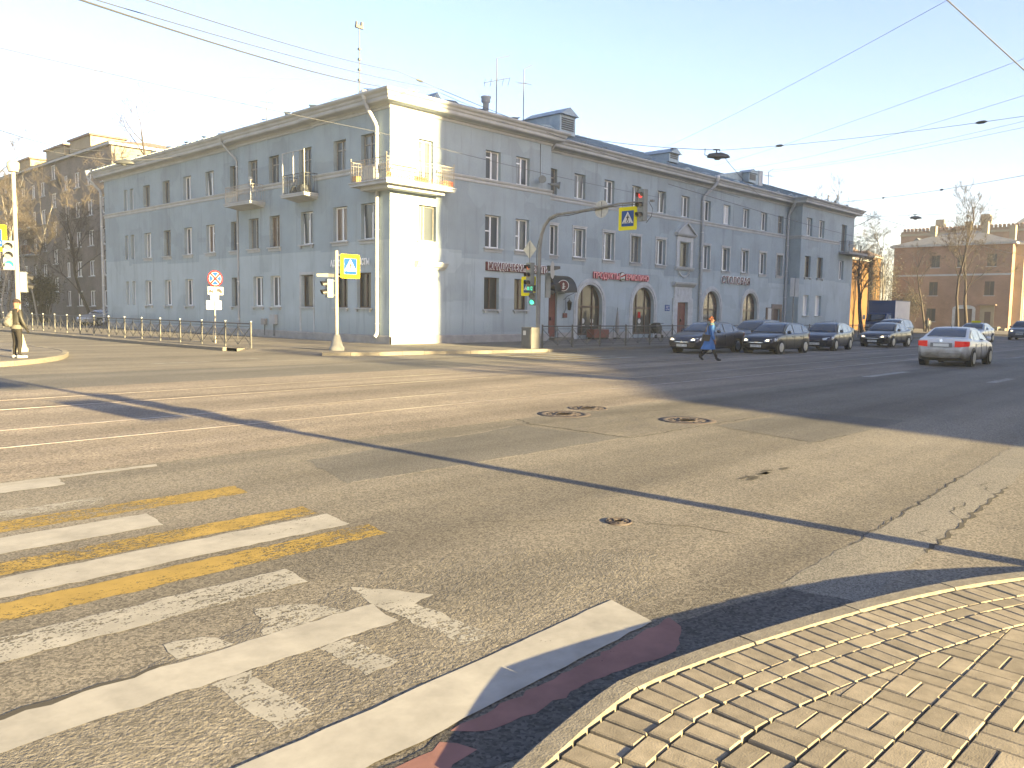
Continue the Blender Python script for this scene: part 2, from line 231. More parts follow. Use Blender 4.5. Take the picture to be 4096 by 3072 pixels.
# ------------------------------------------------------------------ mesh helpers
class MB:
    def __init__(s): s.v = []; s.f = []; s.mi = []; s.cur = 0; s.smooth = []
    def add(s, vs_, fs, smooth=False):
        o = len(s.v); s.v += [tuple(p) for p in vs_]
        for f in fs: s.f.append(tuple(i + o for i in f)); s.mi.append(s.cur); s.smooth.append(smooth)
        return s
    def quad(s, a, b, c, d): return s.add([a, b, c, d], [(0, 1, 2, 3)])
    def poly(s, ps): return s.add(ps, [tuple(range(len(ps)))])
    def box(s, x0, x1, y0, y1, z0, z1):
        return s.add([(x0, y0, z0), (x1, y0, z0), (x1, y1, z0), (x0, y1, z0), (x0, y0, z1), (x1, y0, z1), (x1, y1, z1), (x0, y1, z1)],
                     [(3, 2, 1, 0), (4, 5, 6, 7), (0, 1, 5, 4), (1, 2, 6, 5), (2, 3, 7, 6), (3, 0, 4, 7)])
    def prism(s, ps, h):
        """polygon (3d points) extruded by vector h"""
        n = len(ps); h = Vector(h); a = [Vector(p) for p in ps]; b = [p + h for p in a]
        return s.add(a + b, [tuple(range(n - 1, -1, -1)), tuple(range(n, 2 * n))] + [(i, (i + 1) % n, n + (i + 1) % n, n + i) for i in range(n)])
    def tube(s, pts, r, n=8, cap=True, smooth=True):
        pts = [Vector(p) for p in pts]; rs = r if isinstance(r, (list, tuple)) else [r] * len(pts)
        rings = []; ref = None
        for i, p in enumerate(pts):
            d = (pts[min(i + 1, len(pts) - 1)] - pts[max(i - 1, 0)])
            if d.length < 1e-9: d = Vector((0, 0, 1))
            d.normalize()
            if ref is None: ref = Vector((0, 0, 1)) if abs(d.z) < .9 else Vector((1, 0, 0))
            a = d.cross(ref)
            if a.length < 1e-6: a = d.cross(Vector((0, 1, 0)))
            a.normalize(); b = d.cross(a); ref = b.cross(d) if False else ref
            rings.append([p + (a * math.cos(2 * math.pi * k / n) + b * math.sin(2 * math.pi * k / n)) * rs[i] for k in range(n)])
        vs_ = [q for ring in rings for q in ring]; fs = []
        for i in range(len(pts) - 1):
            for k in range(n): fs.append((i * n + k, i * n + (k + 1) % n, (i + 1) * n + (k + 1) % n, (i + 1) * n + k))
        s.add(vs_, fs, smooth)
        if cap:
            s.add(rings[0], [tuple(range(n - 1, -1, -1))]); s.add(rings[-1], [tuple(range(n))])
        return s
    def lathe(s, prof, c=(0, 0, 0), n=16, axis='z', smooth=True):
        """prof: (radius, height) list"""
        vs_ = []; c = Vector(c)
        for r, h in prof:
            for k in range(n):
                a = 2 * math.pi * k / n; q = (r * math.cos(a), r * math.sin(a), h)
                if axis == 'x': q = (q[2], q[0], q[1])
                elif axis == 'y': q = (q[0], q[2], q[1])
                vs_.append(c + Vector(q))
        fs = []
        for i in range(len(prof) - 1):
            for k in range(n): fs.append((i * n + k, i * n + (k + 1) % n, (i + 1) * n + (k + 1) % n, (i + 1) * n + k))
        s.add(vs_, fs, smooth)
        if prof[0][0] > 1e-6: s.add(vs_[:n], [tuple(range(n - 1, -1, -1))])
        if prof[-1][0] > 1e-6: s.add(vs_[-n:], [tuple(range(n))])
        return s
    def grid(s, rows, smooth=True, closed=False):
        n = len(rows[0]); vs_ = [p for r_ in rows for p in r_]; fs = []
        for i in range(len(rows) - 1):
            for k in range(n if closed else n - 1): fs.append((i * n + k, i * n + (k + 1) % n, (i + 1) * n + (k + 1) % n, (i + 1) * n + k))
        return s.add(vs_, fs, smooth)
    def mesh(s, name):
        me = bpy.data.meshes.new(name); me.from_pydata([tuple(v) for v in s.v], [], s.f)
        me.polygons.foreach_set('use_smooth', s.smooth)
        if any(s.mi): me.polygons.foreach_set('material_index', s.mi)
        me.validate(); me.update(); return me

def mtl(m_): return MT[m_] if isinstance(m_, str) else m_
def obj(name, mb, m_, parent=None, label=None, fix=True):
    me = mb.mesh(name) if isinstance(mb, MB) else mb
    if isinstance(mb, MB) and fix:
        import bmesh
        b = bmesh.new(); b.from_mesh(me); bmesh.ops.recalc_face_normals(b, faces=b.faces); b.to_mesh(me); b.free()
    if len(me.materials) == 0:
        for q in (m_ if isinstance(m_, (list, tuple)) else [m_]): me.materials.append(mtl(q))
    o = bpy.data.objects.new(name, me); COL.objects.link(o)
    if parent is not None: o.parent = parent
    if label: o['label'] = label
    return o
def tag(o, label, cat, group=None):
    o['label'] = label; o['category'] = cat
    if group: o['group'] = group
    return o
def thing(name, label, cat, loc=(0, 0, 0), rz=0.0, group=None):
    o = bpy.data.objects.new(name, None); COL.objects.link(o); o.location = loc; o.rotation_euler = (0, 0, rz); o.empty_display_size = .1
    return tag(o, label, cat, group)
def struct(name, mb, m_, parent=None):
    o = obj(name, mb, m_, parent)
    if parent is None: o['kind'] = 'structure'
    return o
def text(name, body, size, m_, parent, mw, extrude=.01, align='LEFT', xs=1.0, bold=0.0, space=1.0, width=None):
    cu = bpy.data.curves.new(name, 'FONT'); cu.body = body; cu.size = size; cu.extrude = extrude; cu.align_x = align; cu.offset = bold; cu.space_character = space; cu.resolution_u = 3
    tmp = bpy.data.objects.new('tmp_text', cu); COL.objects.link(tmp); bpy.context.view_layer.update()
    me = bpy.data.meshes.new_from_object(tmp.evaluated_get(bpy.context.evaluated_depsgraph_get())); bpy.data.objects.remove(tmp); bpy.data.curves.remove(cu)
    me.materials.clear(); me.materials.append(mtl(m_)); me.name = name; o = bpy.data.objects.new(name, me); COL.objects.link(o)
    if parent is not None: o.parent = parent
    if width: xv = [q.co.x for q in me.vertices]; xs = width / max(max(xv) - min(xv), .01)
    o.matrix_local = mw @ Matrix.Diagonal((xs, 1, 1, 1)); return o
def frame(o, u, n, z=(0, 0, 1)):
    """matrix: local x along u, local y up, local z along n (facing)"""
    u = Vector(u).normalized(); n = Vector(n).normalized(); z = Vector(z)
    mm = Matrix((u, z, n)).transposed().to_4x4(); mm.translation = Vector(o); return mm
# ------------------------------------------------------------------ ground
RZ = -.13
def sheet(name, ps, m_, z, parent=None):
    return struct(name, MB().poly([(x, y, z) for x, y in ps]), m_, parent)
gnd = MB()
gnd.poly([(-1500, -1500, RZ), (1500, -1500, RZ), (1500, 1500, RZ), (-1500, 1500, RZ)])
road = struct('road', gnd, 'road')
road_x = [(-70, -21.9), (140, -21.9), (140, -12.1), (-70, -12.1)]
sheet('tram_bed', road_x, 'track', RZ + 0.00120, road)
def jag(pts, step=.12, amp=.02, seed=1):
    """a ragged polyline through pts"""
    r = random.Random(seed); out = []
    for (x0, y0), (x1, y1) in zip(pts[:-1], pts[1:]):
        n = max(1, int(math.hypot(x1 - x0, y1 - y0) / step))
        for i in range(n):
            t = i / n; out.append((x0 + (x1 - x0) * t + r.uniform(-amp, amp), y0 + (y1 - y0) * t + r.uniform(-amp, amp)))
    out.append(pts[-1]); return out
def strip(name, pts, w, m_, z, parent=road, seed=1, step=.10, amp=.02):
    """ragged line of asphalt seam or crack"""
    r = random.Random(seed); p = jag(pts, step, amp, seed); a = []; b = []
    for i, (x, y) in enumerate(p):
        x0, y0 = p[max(i - 1, 0)]; x1, y1 = p[min(i + 1, len(p) - 1)]; dx, dy = x1 - x0, y1 - y0; l = math.hypot(dx, dy) or 1
        ww = w * r.uniform(.35, 1.2) * (.15 if i in (0, len(p) - 1) else 1) / 2
        a.append((x - dy / l * ww, y + dx / l * ww, z)); b.append((x + dy / l * ww, y - dx / l * ww, z))
    return obj(name, MB().grid([a, b], smooth=False), m_, parent)
def ragged(name, ps, m_, z, amp=.02, step=.12, seed=3, parent=road):
    return obj(name, MB().poly([(x, y, z) for x, y in jag(ps + [ps[0]], step, amp, seed)[:-1]]), m_, parent)
# asphalt patches and repairs
ragged('asphalt_patch', [(-14.6, -21.95), (-14.86, -22.6), (-14.83, -24.3), (-12.9, -24.45), (-9.8, -24.6), (-9.2, -22.3), (-11.6, -21.93)], 'road_coarse', RZ + 0.00210, .05)
ragged('asphalt_patch', [(-19.6, -24.28), (-16.5, -24.32), (-14.86, -24.35), (-15.1, -22.46), (-16.7, -22.7), (-19.2, -22.9)], 'patch_dark', RZ + 0.00180, .03, seed=5)
ragged('asphalt_patch', [(-12.7, -24.6), (-9.8, -24.7), (-9.6, -26.5), (-12.2, -26.45), (-13.2, -26.4)], 'patch_dark', RZ + 0.00180, .03, seed=6)
ragged('asphalt_strip', [(-19.35, -28.83), (-17.2, -28.77), (-15.0, -28.66), (-12.0, -28.5), (-6, -28.2), (-6.2, -28.8), (-13.5, -29.05), (-16.1, -29.19), (-18.4, -29.32), (-19.6, -29.4)], 'patch_light', RZ + 0.00180, .02, seed=7)
ragged('asphalt_coarse_area', [(-40, -26.75), (-23.2, -27.25), (-21.2, -26.85), (-20.2, -26.9), (-19.3, -27.8), (-20.2, -28.4), (-21.5, -28.25), (-23.5, -28.3), (-40, -28.4)], 'road_coarse', RZ + 0.00150, .06, seed=8)
ragged('gutter_patch', [(-26, -28.72), (-22.5, -28.72), (-20.4, -28.72), (-19.4, -28.95), (-19.35, -29.5), (-20.0, -29.34), (-21.5, -29.02), (-22.6, -29.1), (-26, -29.35)], 'gutter', RZ + 0.00240, .035, seed=9)
ragged('asphalt_patch', [(-19.2, -7.8), (-11.8, -8.4), (-5, -8.9), (-5, -12.1), (-19.2, -12.1)], 'patch_dark', RZ + 0.00180, .03, seed=15)
for i, (pts, w) in enumerate([([(-19.6, -24.28), (-18.2, -24.33), (-16.4, -24.35), (-14.86, -24.34)], .05), ([(-16.7, -22.7), (-15.9, -22.6), (-15.1, -22.46)], .07), ([(-22.3, -21.9), (-17.9, -21.92), (-14.7, -21.92)], .05)]):
    strip('asphalt_seam', pts, w, 'seam', RZ + 0.00285, seed=20 + i)
for i, (pts, w) in enumerate([([(-14.55, -21.95), (-14.86, -22.55), (-14.84, -23.15), (-14.83, -24.2), (-14.8, -24.45)], .05), ([(-14.8, -24.45), (-12.9, -24.44), (-11.2, -24.5)], .03),
        ([(-23.9, -27.23), (-23.5, -27.24), (-23.18, -27.25), (-22.75, -27.23)], .05), ([(-12.7, -24.5), (-13.0, -25.4), (-13.2, -26.4)], .018), ([(-13.2, -26.4), (-12.1, -26.43)], .03),
        ([(-18.1, -28.8), (-16.9, -28.75), (-15.8, -28.7), (-14.2, -28.6)], .018), ([(-17.9, -29.3), (-16.9, -29.24), (-16.1, -29.19), (-14.6, -29.1)], .04),
        ([(-17.4, -29.2), (-17.3, -29.05), (-17.1, -29.1)], .015), ([(-16.5, -29.15), (-16.3, -29.0), (-15.9, -29.05), (-15.7, -28.95)], .015), ([(-15.0, -29.05), (-14.7, -28.9), (-14.4, -28.95)], .015),
        ([(-19.7, -26.3), (-19.2, -26.7), (-18.9, -27.0)], .012), ([(-18.7, -27.25), (-18.5, -27.7), (-18.45, -28.0)], .015), ([(-12.3, -22.6), (-11.2, -22.9), (-10.2, -23.6)], .03), ([(-11.6, -22.2), (-10.5, -22.6), (-9.6, -23.3)], .02)]):
    strip('asphalt_crack', pts, w, 'crack', RZ + 0.00330, seed=40 + i, amp=.03)
r_ = random.Random(11)
for k in range(7):   # broken edge of the pothole
    x, y = -15.85 + r_.uniform(-.5, .5), -27.0 + r_.uniform(-.10, .10)
    ragged('pothole_hollow', [(x - .09, y - .03), (x + .1, y - .04), (x + .12, y + .03), (x - .07, y + .04)], 'crack', RZ + 0.00315, .02, .05, seed=60 + k)
# painted crossing: (y0, y1, right end, paint)
def stripe(y0, y1, x0, x1, m_, z, seed, name='crossing_stripe', amp=.014, skew=.05):
    return ragged(name, [(x0, y0), (x1 - skew, y0), (x1 + skew * .2, y1), (x0, y1)], m_, z, amp, .09, seed)
S = [(-22.45, -21.97, -21.62, 'white'), (-22.10, -21.97, -20.56, 'white'), (-23.51, -23.24, -21.63, 'white_worn'), (-23.98, -23.62, -20.5, 'yellow'), (-24.60, -24.14, -21.58, 'white'),
     (-25.14, -24.82, -20.47, 'yellow'), (-25.62, -25.20, -20.48, 'white'), (-26.05, -25.72, -20.43, 'yellow'), (-26.64, -26.30, -21.54, 'white_worn2'), (-27.58, -27.25, -21.54, 'white_thick')]
for i, (a, b, xr, mm_) in enumerate(S):
    stripe(a, b, -34, xr, mm_, RZ + 0.00315 + (.002 if i == 1 else 0), 100 + i)
ragged('crossing_stripe', [(-34, -28.74), (-22.35, -28.70), (-20.55, -28.62), (-20.43, -28.24), (-22.58, -28.34), (-34, -28.4)], 'white_thick', RZ + 0.00660, .008, .12, 120)
ragged('pink_marking', [(-22.2, -28.72), (-20.42, -28.66), (-20.5, -28.78), (-20.82, -28.95), (-21.26, -28.86), (-21.83, -28.86), (-22.1, -28.84)], 'pink', RZ + 0.00375, .015, .06, 121)
ragged('pink_marking', [(-34, -28.86), (-22.75, -28.80), (-22.3, -28.76), (-22.25, -28.9), (-22.5, -28.95), (-34, -29.1)], 'pink', RZ + 0.00375, .02, .06, 122)
for i, ps in enumerate([[(-22.68, -26.98), (-22.48, -27.02), (-22.40, -27.24), (-22.72, -27.22)], [(-22.06, -26.84), (-21.8, -26.98), (-21.7, -27.24), (-22.24, -27.24)], [(-22.72, -27.6), (-22.52, -27.6), (-22.54, -28.18), (-22.72, -28.2)],
        [(-21.44, -26.92), (-21.14, -27.38), (-21.33, -27.44), (-21.34, -28.09), (-21.55, -28.11), (-21.53, -27.3)], [(-22.13, -27.6), (-21.93, -27.6), (-21.94, -28.02), (-22.14, -28.04)]]):
    ragged('faded_marking', ps, 'white_worn2', RZ + 0.00294, .015, .06, 130 + i)
for i, (x0, x1, y0, y1) in enumerate([(.4, 3.95, -22.26, -21.98), (1.2, 3.5, -25.35, -25.1), (8.5, 12, -22.26, -21.98), (9, 11.5, -25.35, -25.1), (17, 21, -22.2, -21.95)]):
    ragged('lane_dash', [(x0, y0), (x1, y0), (x1, y1), (x0, y1)], 'white' if i == 0 else 'white_worn2', RZ + 0.00315, .02, .2, 140 + i)
for k in range(5):
    y = -7.75 - .95 * k
    stripe(y - .38, y, -1.2 + .1 * k, 2.9 + .15 * k, 'white_worn2', RZ + 0.00315, 150 + k, amp=.03)
    stripe(y - .62, y - .46, -1.6 + .1 * k, 1.9, 'yellow', RZ + 0.00315, 160 + k, amp=.03)
for i, (x, y) in enumerate([(-13.6, -5.9), (-11.4, -5.2)]):
    ragged('faded_marking', [(x, y), (x + 1.9, y + .3), (x + 1.8, y + .75), (x - .1, y + .4)], 'white_worn', RZ + 0.00315, .03, .15, 170 + i)
# litter scraps on the asphalt
for i, (x, y) in enumerate([(-9.6, -25.2), (-10.9, -25.9), (-14.9, -4.2)]):
    pass
# tram rails: head, flange groove
for i, (y, lab) in enumerate([(-13.9, 'steel tram rail farthest from the zebra crossing in the foreground'), (-15.45, 'second tram rail counted from the grey building'), (-18.05, 'third tram rail counted from the grey building'), (-19.65, 'steel tram rail nearest the foreground, running past the manhole covers')]):
    t = thing('tram_rail', lab, 'rail', (0, 0, 0), 0, 'tram rails set in the street')
    mb = MB().box(-70, 140, y - .026, y + .026, RZ - .05, RZ + 0.00360); obj('rail_head', mb, 'steel', t)
    s_ = -1 if i % 2 == 0 else 1
    mb = MB().box(-70, 140, min(y + s_ * .027, y + s_ * .06), max(y + s_ * .027, y + s_ * .06), RZ - .05, RZ + 0.00186); obj('flange_groove', mb, 'crack', t)
# manhole covers
def manhole(x, y, ro, ri, label, raise_=.005, n=12):
    t = thing('manhole_cover', label, 'manhole', (x, y, RZ), 0, 'manhole covers in the road')
    obj('frame', MB().lathe([(ro, -.02), (ro, raise_), (ri + .02, raise_ + .004), (ri + .015, raise_ - .006)], n=40), 'iron', t)
    mb = MB().lathe([(ri, -.02), (ri, raise_ - .002), (0, raise_ - .002)], n=40)
    for k in range(n):
        a = 2 * math.pi * k / n; c, s = math.cos(a), math.sin(a)
        mb.prism([(c * ri * .72 - s * .02, s * ri * .72 + c * .02, raise_ - .002), (c * ri * .72 + s * .02, s * ri * .72 - c * .02, raise_ - .002), (c * ri * .96 + s * .03, s * ri * .96 - c * .03, raise_ - .002), (c * ri * .96 - s * .03, s * ri * .96 + c * .03, raise_ - .002)], (0, 0, .006))
    mb.lathe([(ri * .5, raise_ - .002), (ri * .5, raise_ + .003), (ri * .44, raise_ + .003), (ri * .44, raise_ - .002)], n=24)
    obj('lid', mb, 'iron', t); return t
manhole(-13.45, -22.03, .47, .31, 'left one of the two touching cast iron manhole covers, wide frame')
manhole(-12.40, -21.74, .38, .30, 'right one of the two touching manhole covers, behind the wide framed one')
manhole(-12.48, -23.92, .48, .31, 'manhole cover at the corner of the rough asphalt patch')
manhole(-18.83, -27.13, .115, .085, 'small round valve cover nearest the camera', .012, 6)
# ------------------------------------------------------------------ pavement by the camera: kerb, pavers
KP = [(-40, -29.55), (-30, -29.5), (-26, -29.42), (-24, -29.3), (-23.2, -29.22), (-22.5, -29.13), (-21.9, -29.06), (-21.57, -29.05), (-21.27, -29.08), (-20.72, -29.18), (-19.91, -29.38), (-19.09, -29.65), (-18.33, -30.03),
      (-17.6, -30.6), (-17.0, -31.3), (-16.55, -32.1), (-16.3, -33.0), (-16.2, -34), (-16.2, -60)]
class Curve:
    def __init__(s, pts):
        p = [Vector((x, y, 0)) for x, y in pts]; dense = []
        for i in range(len(p) - 1):
            p0, p1, p2, p3 = p[max(i - 1, 0)], p[i], p[i + 1], p[min(i + 2, len(p) - 1)]
            n = max(2, int((p2 - p1).length / .04))
            if (p2 - p1).length > 3: n = 2
            for k in range(n):
                t = k / n
                if n == 2: dense.append(p1.lerp(p2, t)); continue
                m1 = (p2 - p0) * .5 * min(1, (p2 - p1).length / max((p1 - p0).length, 1e-6)); m2 = (p3 - p1) * .5 * min(1, (p2 - p1).length / max((p3 - p2).length, 1e-6))
                dense.append(p1 * (2 * t ** 3 - 3 * t * t + 1) + m1 * (t ** 3 - 2 * t * t + t) + p2 * (3 * t * t - 2 * t ** 3) + m2 * (t ** 3 - t * t))
        dense.append(p[-1]); s.p = dense; s.s = [0]
        for a, b in zip(dense[:-1], dense[1:]): s.s.append(s.s[-1] + (b - a).length)
        s.ps = np.array([(q.x, q.y) for q in dense]); s.ss = np.array(s.s)
    def at(s, u, off=0.0):
        x = np.interp(u, s.ss, s.ps[:, 0]); y = np.interp(u, s.ss, s.ps[:, 1]); e = .05
        dx = np.interp(u + e, s.ss, s.ps[:, 0]) - np.interp(u - e, s.ss, s.ps[:, 0]); dy = np.interp(u + e, s.ss, s.ps[:, 1]) - np.interp(u - e, s.ss, s.ps[:, 1]); l = math.hypot(dx, dy) or 1
        return Vector((x + dy / l * off, y - dx / l * off, 0)), Vector((dx / l, dy / l, 0))     # off > 0: to the right, into the pavement
    def near(s, x, y):
        d = (s.ps[:, 0] - x) ** 2 + (s.ps[:, 1] - y) ** 2; i = int(d.argmin()); return s.ss[i], i
KC = Curve([(x, y - .06) for x, y in KP])
KW = .125
def kerb_z(x):   # dropped at the crossing
    return .025 - max(0, min(1, (-21.57 - x) / 1.25)) * .12
def in_frame(P, pad=.06):
    v = Vector(P) - CAM; d = v.dot(c_f)
    if d < .2: return False
    k = 3287 / 4096 * 2; return abs(v.dot(c_r) / d * k) < 1 + pad and abs(v.dot(c_u) / d * k) < .75 * (1 + pad)
pave = struct('pavement', MB().poly([(p.x, p.y, -.012 + kerb_z(p.x) * .9) for p in [KC.at(u, KW * .5)[0] for u in np.linspace(0, KC.ss[-1], 260)]] + [(-40, -60, -.012)]), 'sand')
kerb = thing('granite_kerb', 'row of granite kerbstones curving round the paved corner in the foreground', 'kerb')
u0 = KC.near(-21.57, -29.05)[0]
joints = sorted([u0 + .86 * k for k in range(-22, 14)])
for a, b in zip(joints[:-1], joints[1:]):
    a += .005; b -= .005; n = 6; rows = []
    dz = rnd.uniform(-.004, .004); do = rnd.uniform(-.005, .005)
    for k in range(n + 1):
        u = a + (b - a) * k / n; r2 = []
        for off, z in ((-.004, RZ - .1), (-.002, -.035), (.006, -.012), (.02, -.001), (KW - .012, 0), (KW - .003, -.008), (KW, -.1)):
            P, T = KC.at(u, off + do); r2.append((P.x, P.y, (z + dz if z > -.09 else z) + (kerb_z(P.x) if z > RZ - .05 else 0)))
        rows.append(r2)
    mb = MB().grid(rows, smooth=False); mb.poly(rows[0]); mb.poly(rows[-1])
    obj('kerbstone', mb, 'kerb', kerb)
def paver_mesh(w, h, name='paver'):
    c = .0055; mb = MB(); g = .002
    x0, x1, y0, y1 = -w / 2 + g, w / 2 - g, -h / 2 + g, h / 2 - g
    mb.add([(x0, y0, -.06), (x1, y0, -.06), (x1, y1, -.06), (x0, y1, -.06), (x0, y0, -c), (x1, y0, -c), (x1, y1, -c), (x0, y1, -c), (x0 + c, y0 + c, 0), (x1 - c, y0 + c, 0), (x1 - c, y1 - c, 0), (x0 + c, y1 - c, 0)],
           [(0, 1, 5, 4), (1, 2, 6, 5), (2, 3, 7, 6), (3, 0, 4, 7), (4, 5, 9, 8), (5, 6, 10, 9), (6, 7, 11, 10), (7, 4, 8, 11), (8, 9, 10, 11)])
    me = mb.mesh(name); me.materials.append(MT['paver']); return me
PM = paver_mesh(.2, .1)
extra = MB()
def clip(poly, p, nrm):
    out = []
    for i in range(len(poly)):
        a, b = poly[i], poly[(i + 1) % len(poly)]; da = (a - p).dot(nrm); db = (b - p).dot(nrm)
        if da >= 0: out.append(a)
        if da * db < 0: out.append(a + (b - a) * (da / (da - db)))
    return out
def place_paver(x, y, rot):
    z = kerb_z(x) * .9 + rnd.uniform(-.0035, .0015) - .004
    if in_frame((x, y, z), .1):
        o = bpy.data.objects.new('paver', PM); COL.objects.link(o); o.parent = pave
        o.location = (x, y, z); o.rotation_euler = (rnd.uniform(-.008, .008), rnd.uniform(-.008, .008), rot + rnd.uniform(-.012, .012))
    else:
        c, s = math.cos(rot), math.sin(rot); q = [(x + c * a - s * b, y + s * a + c * b, z) for a, b in ((-.096, -.046), (.096, -.046), (.096, .046), (-.096, .046))]
        extra.prism([(a, b, c2 - .05) for a, b, c2 in q], (0, 0, .05))
def raw_paver(poly, z):
    if len(poly) < 3: return
    ce = sum(poly, Vector()) / len(poly); A = sum((poly[i] - ce).cross(poly[(i + 1) % len(poly)] - ce).z for i in range(len(poly))) / 2
    if abs(A) < .0012: return
    if A < 0: poly = poly[::-1]
    ins = [ce + (p - ce) * (1 - .006 / max((p - ce).length, .02)) for p in poly]; top = [ce + (p - ce) * (1 - .012 / max((p - ce).length, .03)) for p in poly]
    n = len(poly); mb = MB(); mb.add([(p.x, p.y, z - .06) for p in ins] + [(p.x, p.y, z - .007) for p in ins] + [(p.x, p.y, z) for p in top],
        [(i, (i + 1) % n, n + (i + 1) % n, n + i) for i in range(n)] + [(n + i, n + (i + 1) % n, 2 * n + (i + 1) % n, 2 * n + i) for i in range(n)] + [tuple(range(2 * n, 3 * n))])
    if in_frame((ce.x, ce.y, z), .1): obj('paver', mb, 'paver', pave, fix=False)
    else: extra.add(mb.v, mb.f)
B0 = KW + .012
ua, ub = KC.near(-24.6, -29.3)[0], KC.near(-16.3, -33)[0]
for off, along, ln in ((B0 + .1, .1035, 0), (B0 + .2 + .053, .2045, 1), (B0 + .2 + .108 + .1, .1035, 0)):
    u = ua
    while u < ub:
        P, T = KC.at(u, off); scale = 1.0
        place_paver(P.x, P.y, math.atan2(T.y, T.x) + (0 if ln else math.pi / 2)); P2, _ = KC.at(u + .05, off); P1, _ = KC.at(u - .05, off)
        u += along * .1 / max((P2 - P1).length, .03)
BO = B0 + .2 + .108 + .2 + .006
G = .2055; th = R(-1.2); cx, sx = math.cos(th), math.sin(th)
for i in range(-26, 30):
    for j in range(-22, 14):
        bx, by = (i + .5) * G, (j + .5) * G; X = -20.6 + bx * cx - by * sx; Y = -30.2 + bx * sx + by * cx
        u, k = KC.near(X, Y); Q, T = KC.at(u, 0); nrm = Vector((T.y, -T.x, 0)); d = (Vector((X, Y, 0)) - Q).dot(nrm)
        if d < BO - .16 or d > 2.9 or (Vector((X, Y, 0)) - Vector((-20.5, -30.3, 0))).length > 4.2: continue
        hor = (i + j) % 2
        for s_ in (-1, 1):
            ox, oy = (0, s_ * G / 4) if hor else (s_ * G / 4, 0); px_, py_ = X + ox * cx - oy * sx, Y + ox * sx + oy * cx
            dd = (Vector((px_, py_, 0)) - Q).dot(nrm)
            if dd > BO + .13: place_paver(px_, py_, th + (0 if hor else math.pi / 2))
            else:
                hw, hh = (G / 2, G / 4) if hor else (G / 4, G / 2)
                poly = [Vector((px_ + a * cx - b * sx, py_ + a * sx + b * cx, 0)) for a, b in ((-hw, -hh), (hw, -hh), (hw, hh), (-hw, hh))]
                raw_paver(clip(poly, Q + nrm * BO, nrm), kerb_z(px_) * .9 - .004 + rnd.uniform(-.003, .001))
eo = obj('paver_field', extra, 'paver', pave); eo['kind'] = 'stuff'
sheet('paving_beyond', [(-40, -30.2), (-25.2, -30.2), (-25.2, -34.4), (-16.35, -34.4), (-16.35, -60), (-40, -60)], 'walk', -.012, pave)
# ------------------------------------------------------------------ pavement round the grey building
WK = [(-8.3, 120), (-8.2, 16.85), (-8.3, 8.8), (-8.05, 2.7), (-7.95, -.2)]
WK2 = [(-6.6, -4.3), (-5.9, -5.0), (-5.2, -5.35), (-4.0, -5.55), (-2.4, -5.75), (-.7, -6.35), (.8, -6.7), (3.6, -7.0), (7.9, -7.2), (12.9, -7.45), (30, -7.9), (60.5, -8.4)]
drop_in = [(-7.3, .1), (-6.4, -1.2), (-5.9, -2.6), (-5.8, -3.9)]
mb = MB(); ring = WK + drop_in + WK2 + [(62.5, -6.5), (62.5, 30), (20, 30), (20, 120)]
mb.poly([(x, y, 0) for x, y in ring]); walk = struct('sidewalk', mb, 'walk')
mb = MB(); e = [(-7.95, -.2), (-7.7, -1.3), (-7.2, -2.8), (-6.6, -4.3)]
mb.grid([[(x, y, RZ + 0.00360) for x, y in e], [(-7.3, .1, 0), (-6.4, -1.2, 0), (-5.9, -2.6, 0), (-5.8, -3.9, 0)]], smooth=False); mb.poly([(-7.95, -.2, 0), (-7.3, .1, 0), (-7.95, -.2, RZ)]); mb.poly([(-6.6, -4.3, 0), (-5.8, -3.9, 0), (-6.6, -4.3, RZ)])
obj('ramp', mb, 'walk', walk)
def kerb_row(name, label, pts, parent_label_cat, ln=1.0, h=.012, max_n=60):
    t = thing(name, label, 'kerb'); C2 = Curve(pts); n = int(C2.ss[-1] / ln)
    far = MB()
    for k in range(n):
        a, b = k * ln + .006, (k + 1) * ln - .006; rows = []; dz = rnd.uniform(-.006, .006)
        for q in range(4):
            u = a + (b - a) * q / 3; rows.append([(*C2.at(u, off)[0].xy, z + (dz if z > -.05 else 0)) for off, z in ((.17, RZ - .05), (.17, h - .02), (.15, h), (-.02, h), (-.02, RZ - .05))])
        P = C2.at(a)[0]
        if in_frame((P.x, P.y, 0), .05) and k < 400:
            mb = MB().grid(rows, smooth=False); mb.poly(rows[0]); mb.poly(rows[-1]); obj('kerbstone', mb, 'kerb', t)
        else: far.grid(rows, smooth=False); far.poly(rows[0]); far.poly(rows[-1])
    if far.v: o = obj('kerbstone_row', far, 'kerb', t); o['kind'] = 'stuff'
    return t
kerb_row('granite_kerb', 'low kerbstones under the left railing beside the grey building', WK[::-1] if False else [(-8.35, 60), (-8.2, 16.85), (-8.3, 8.8), (-8.05, 2.7), (-7.95, -.2)], '', 1.1)
kerb_row('granite_kerb', 'kerbstones round the building corner and along the parked row of cars', WK2, '', 1.05)
# pavement on the far left with the waiting person
IK = [(-60, -7.2), (-30, -6.2), (-20, -5.2), (-17.5, -4.4), (-16.3, -3.4), (-15.4, -2.25), (-14.75, -.9), (-14.2, .6), (-13.9, 2.2), (-13.8, 6.4), (-13.8, 9.6), (-13.8, 120)]
struct('sidewalk_left', MB().poly([(x, y, 0) for x, y in IK] + [(-60, 120, 0)]), 'walk')
kerb_row('granite_kerb', 'kerbstones of the far left corner where the person waits', [(-24, -5.7), (-20, -5.2), (-17.5, -4.4), (-16.3, -3.4), (-15.4, -2.25), (-14.75, -.9), (-14.2, .6), (-13.9, 2.2), (-13.8, 6.4), (-13.8, 40)], '', 1.0)
# far pavements on the right
struct('sidewalk_right', MB().poly([(x, y, -.02) for x, y in [(76, -11), (140, -12), (140, 60), (64, 60), (70, 20), (72, -6)]]), 'walk')
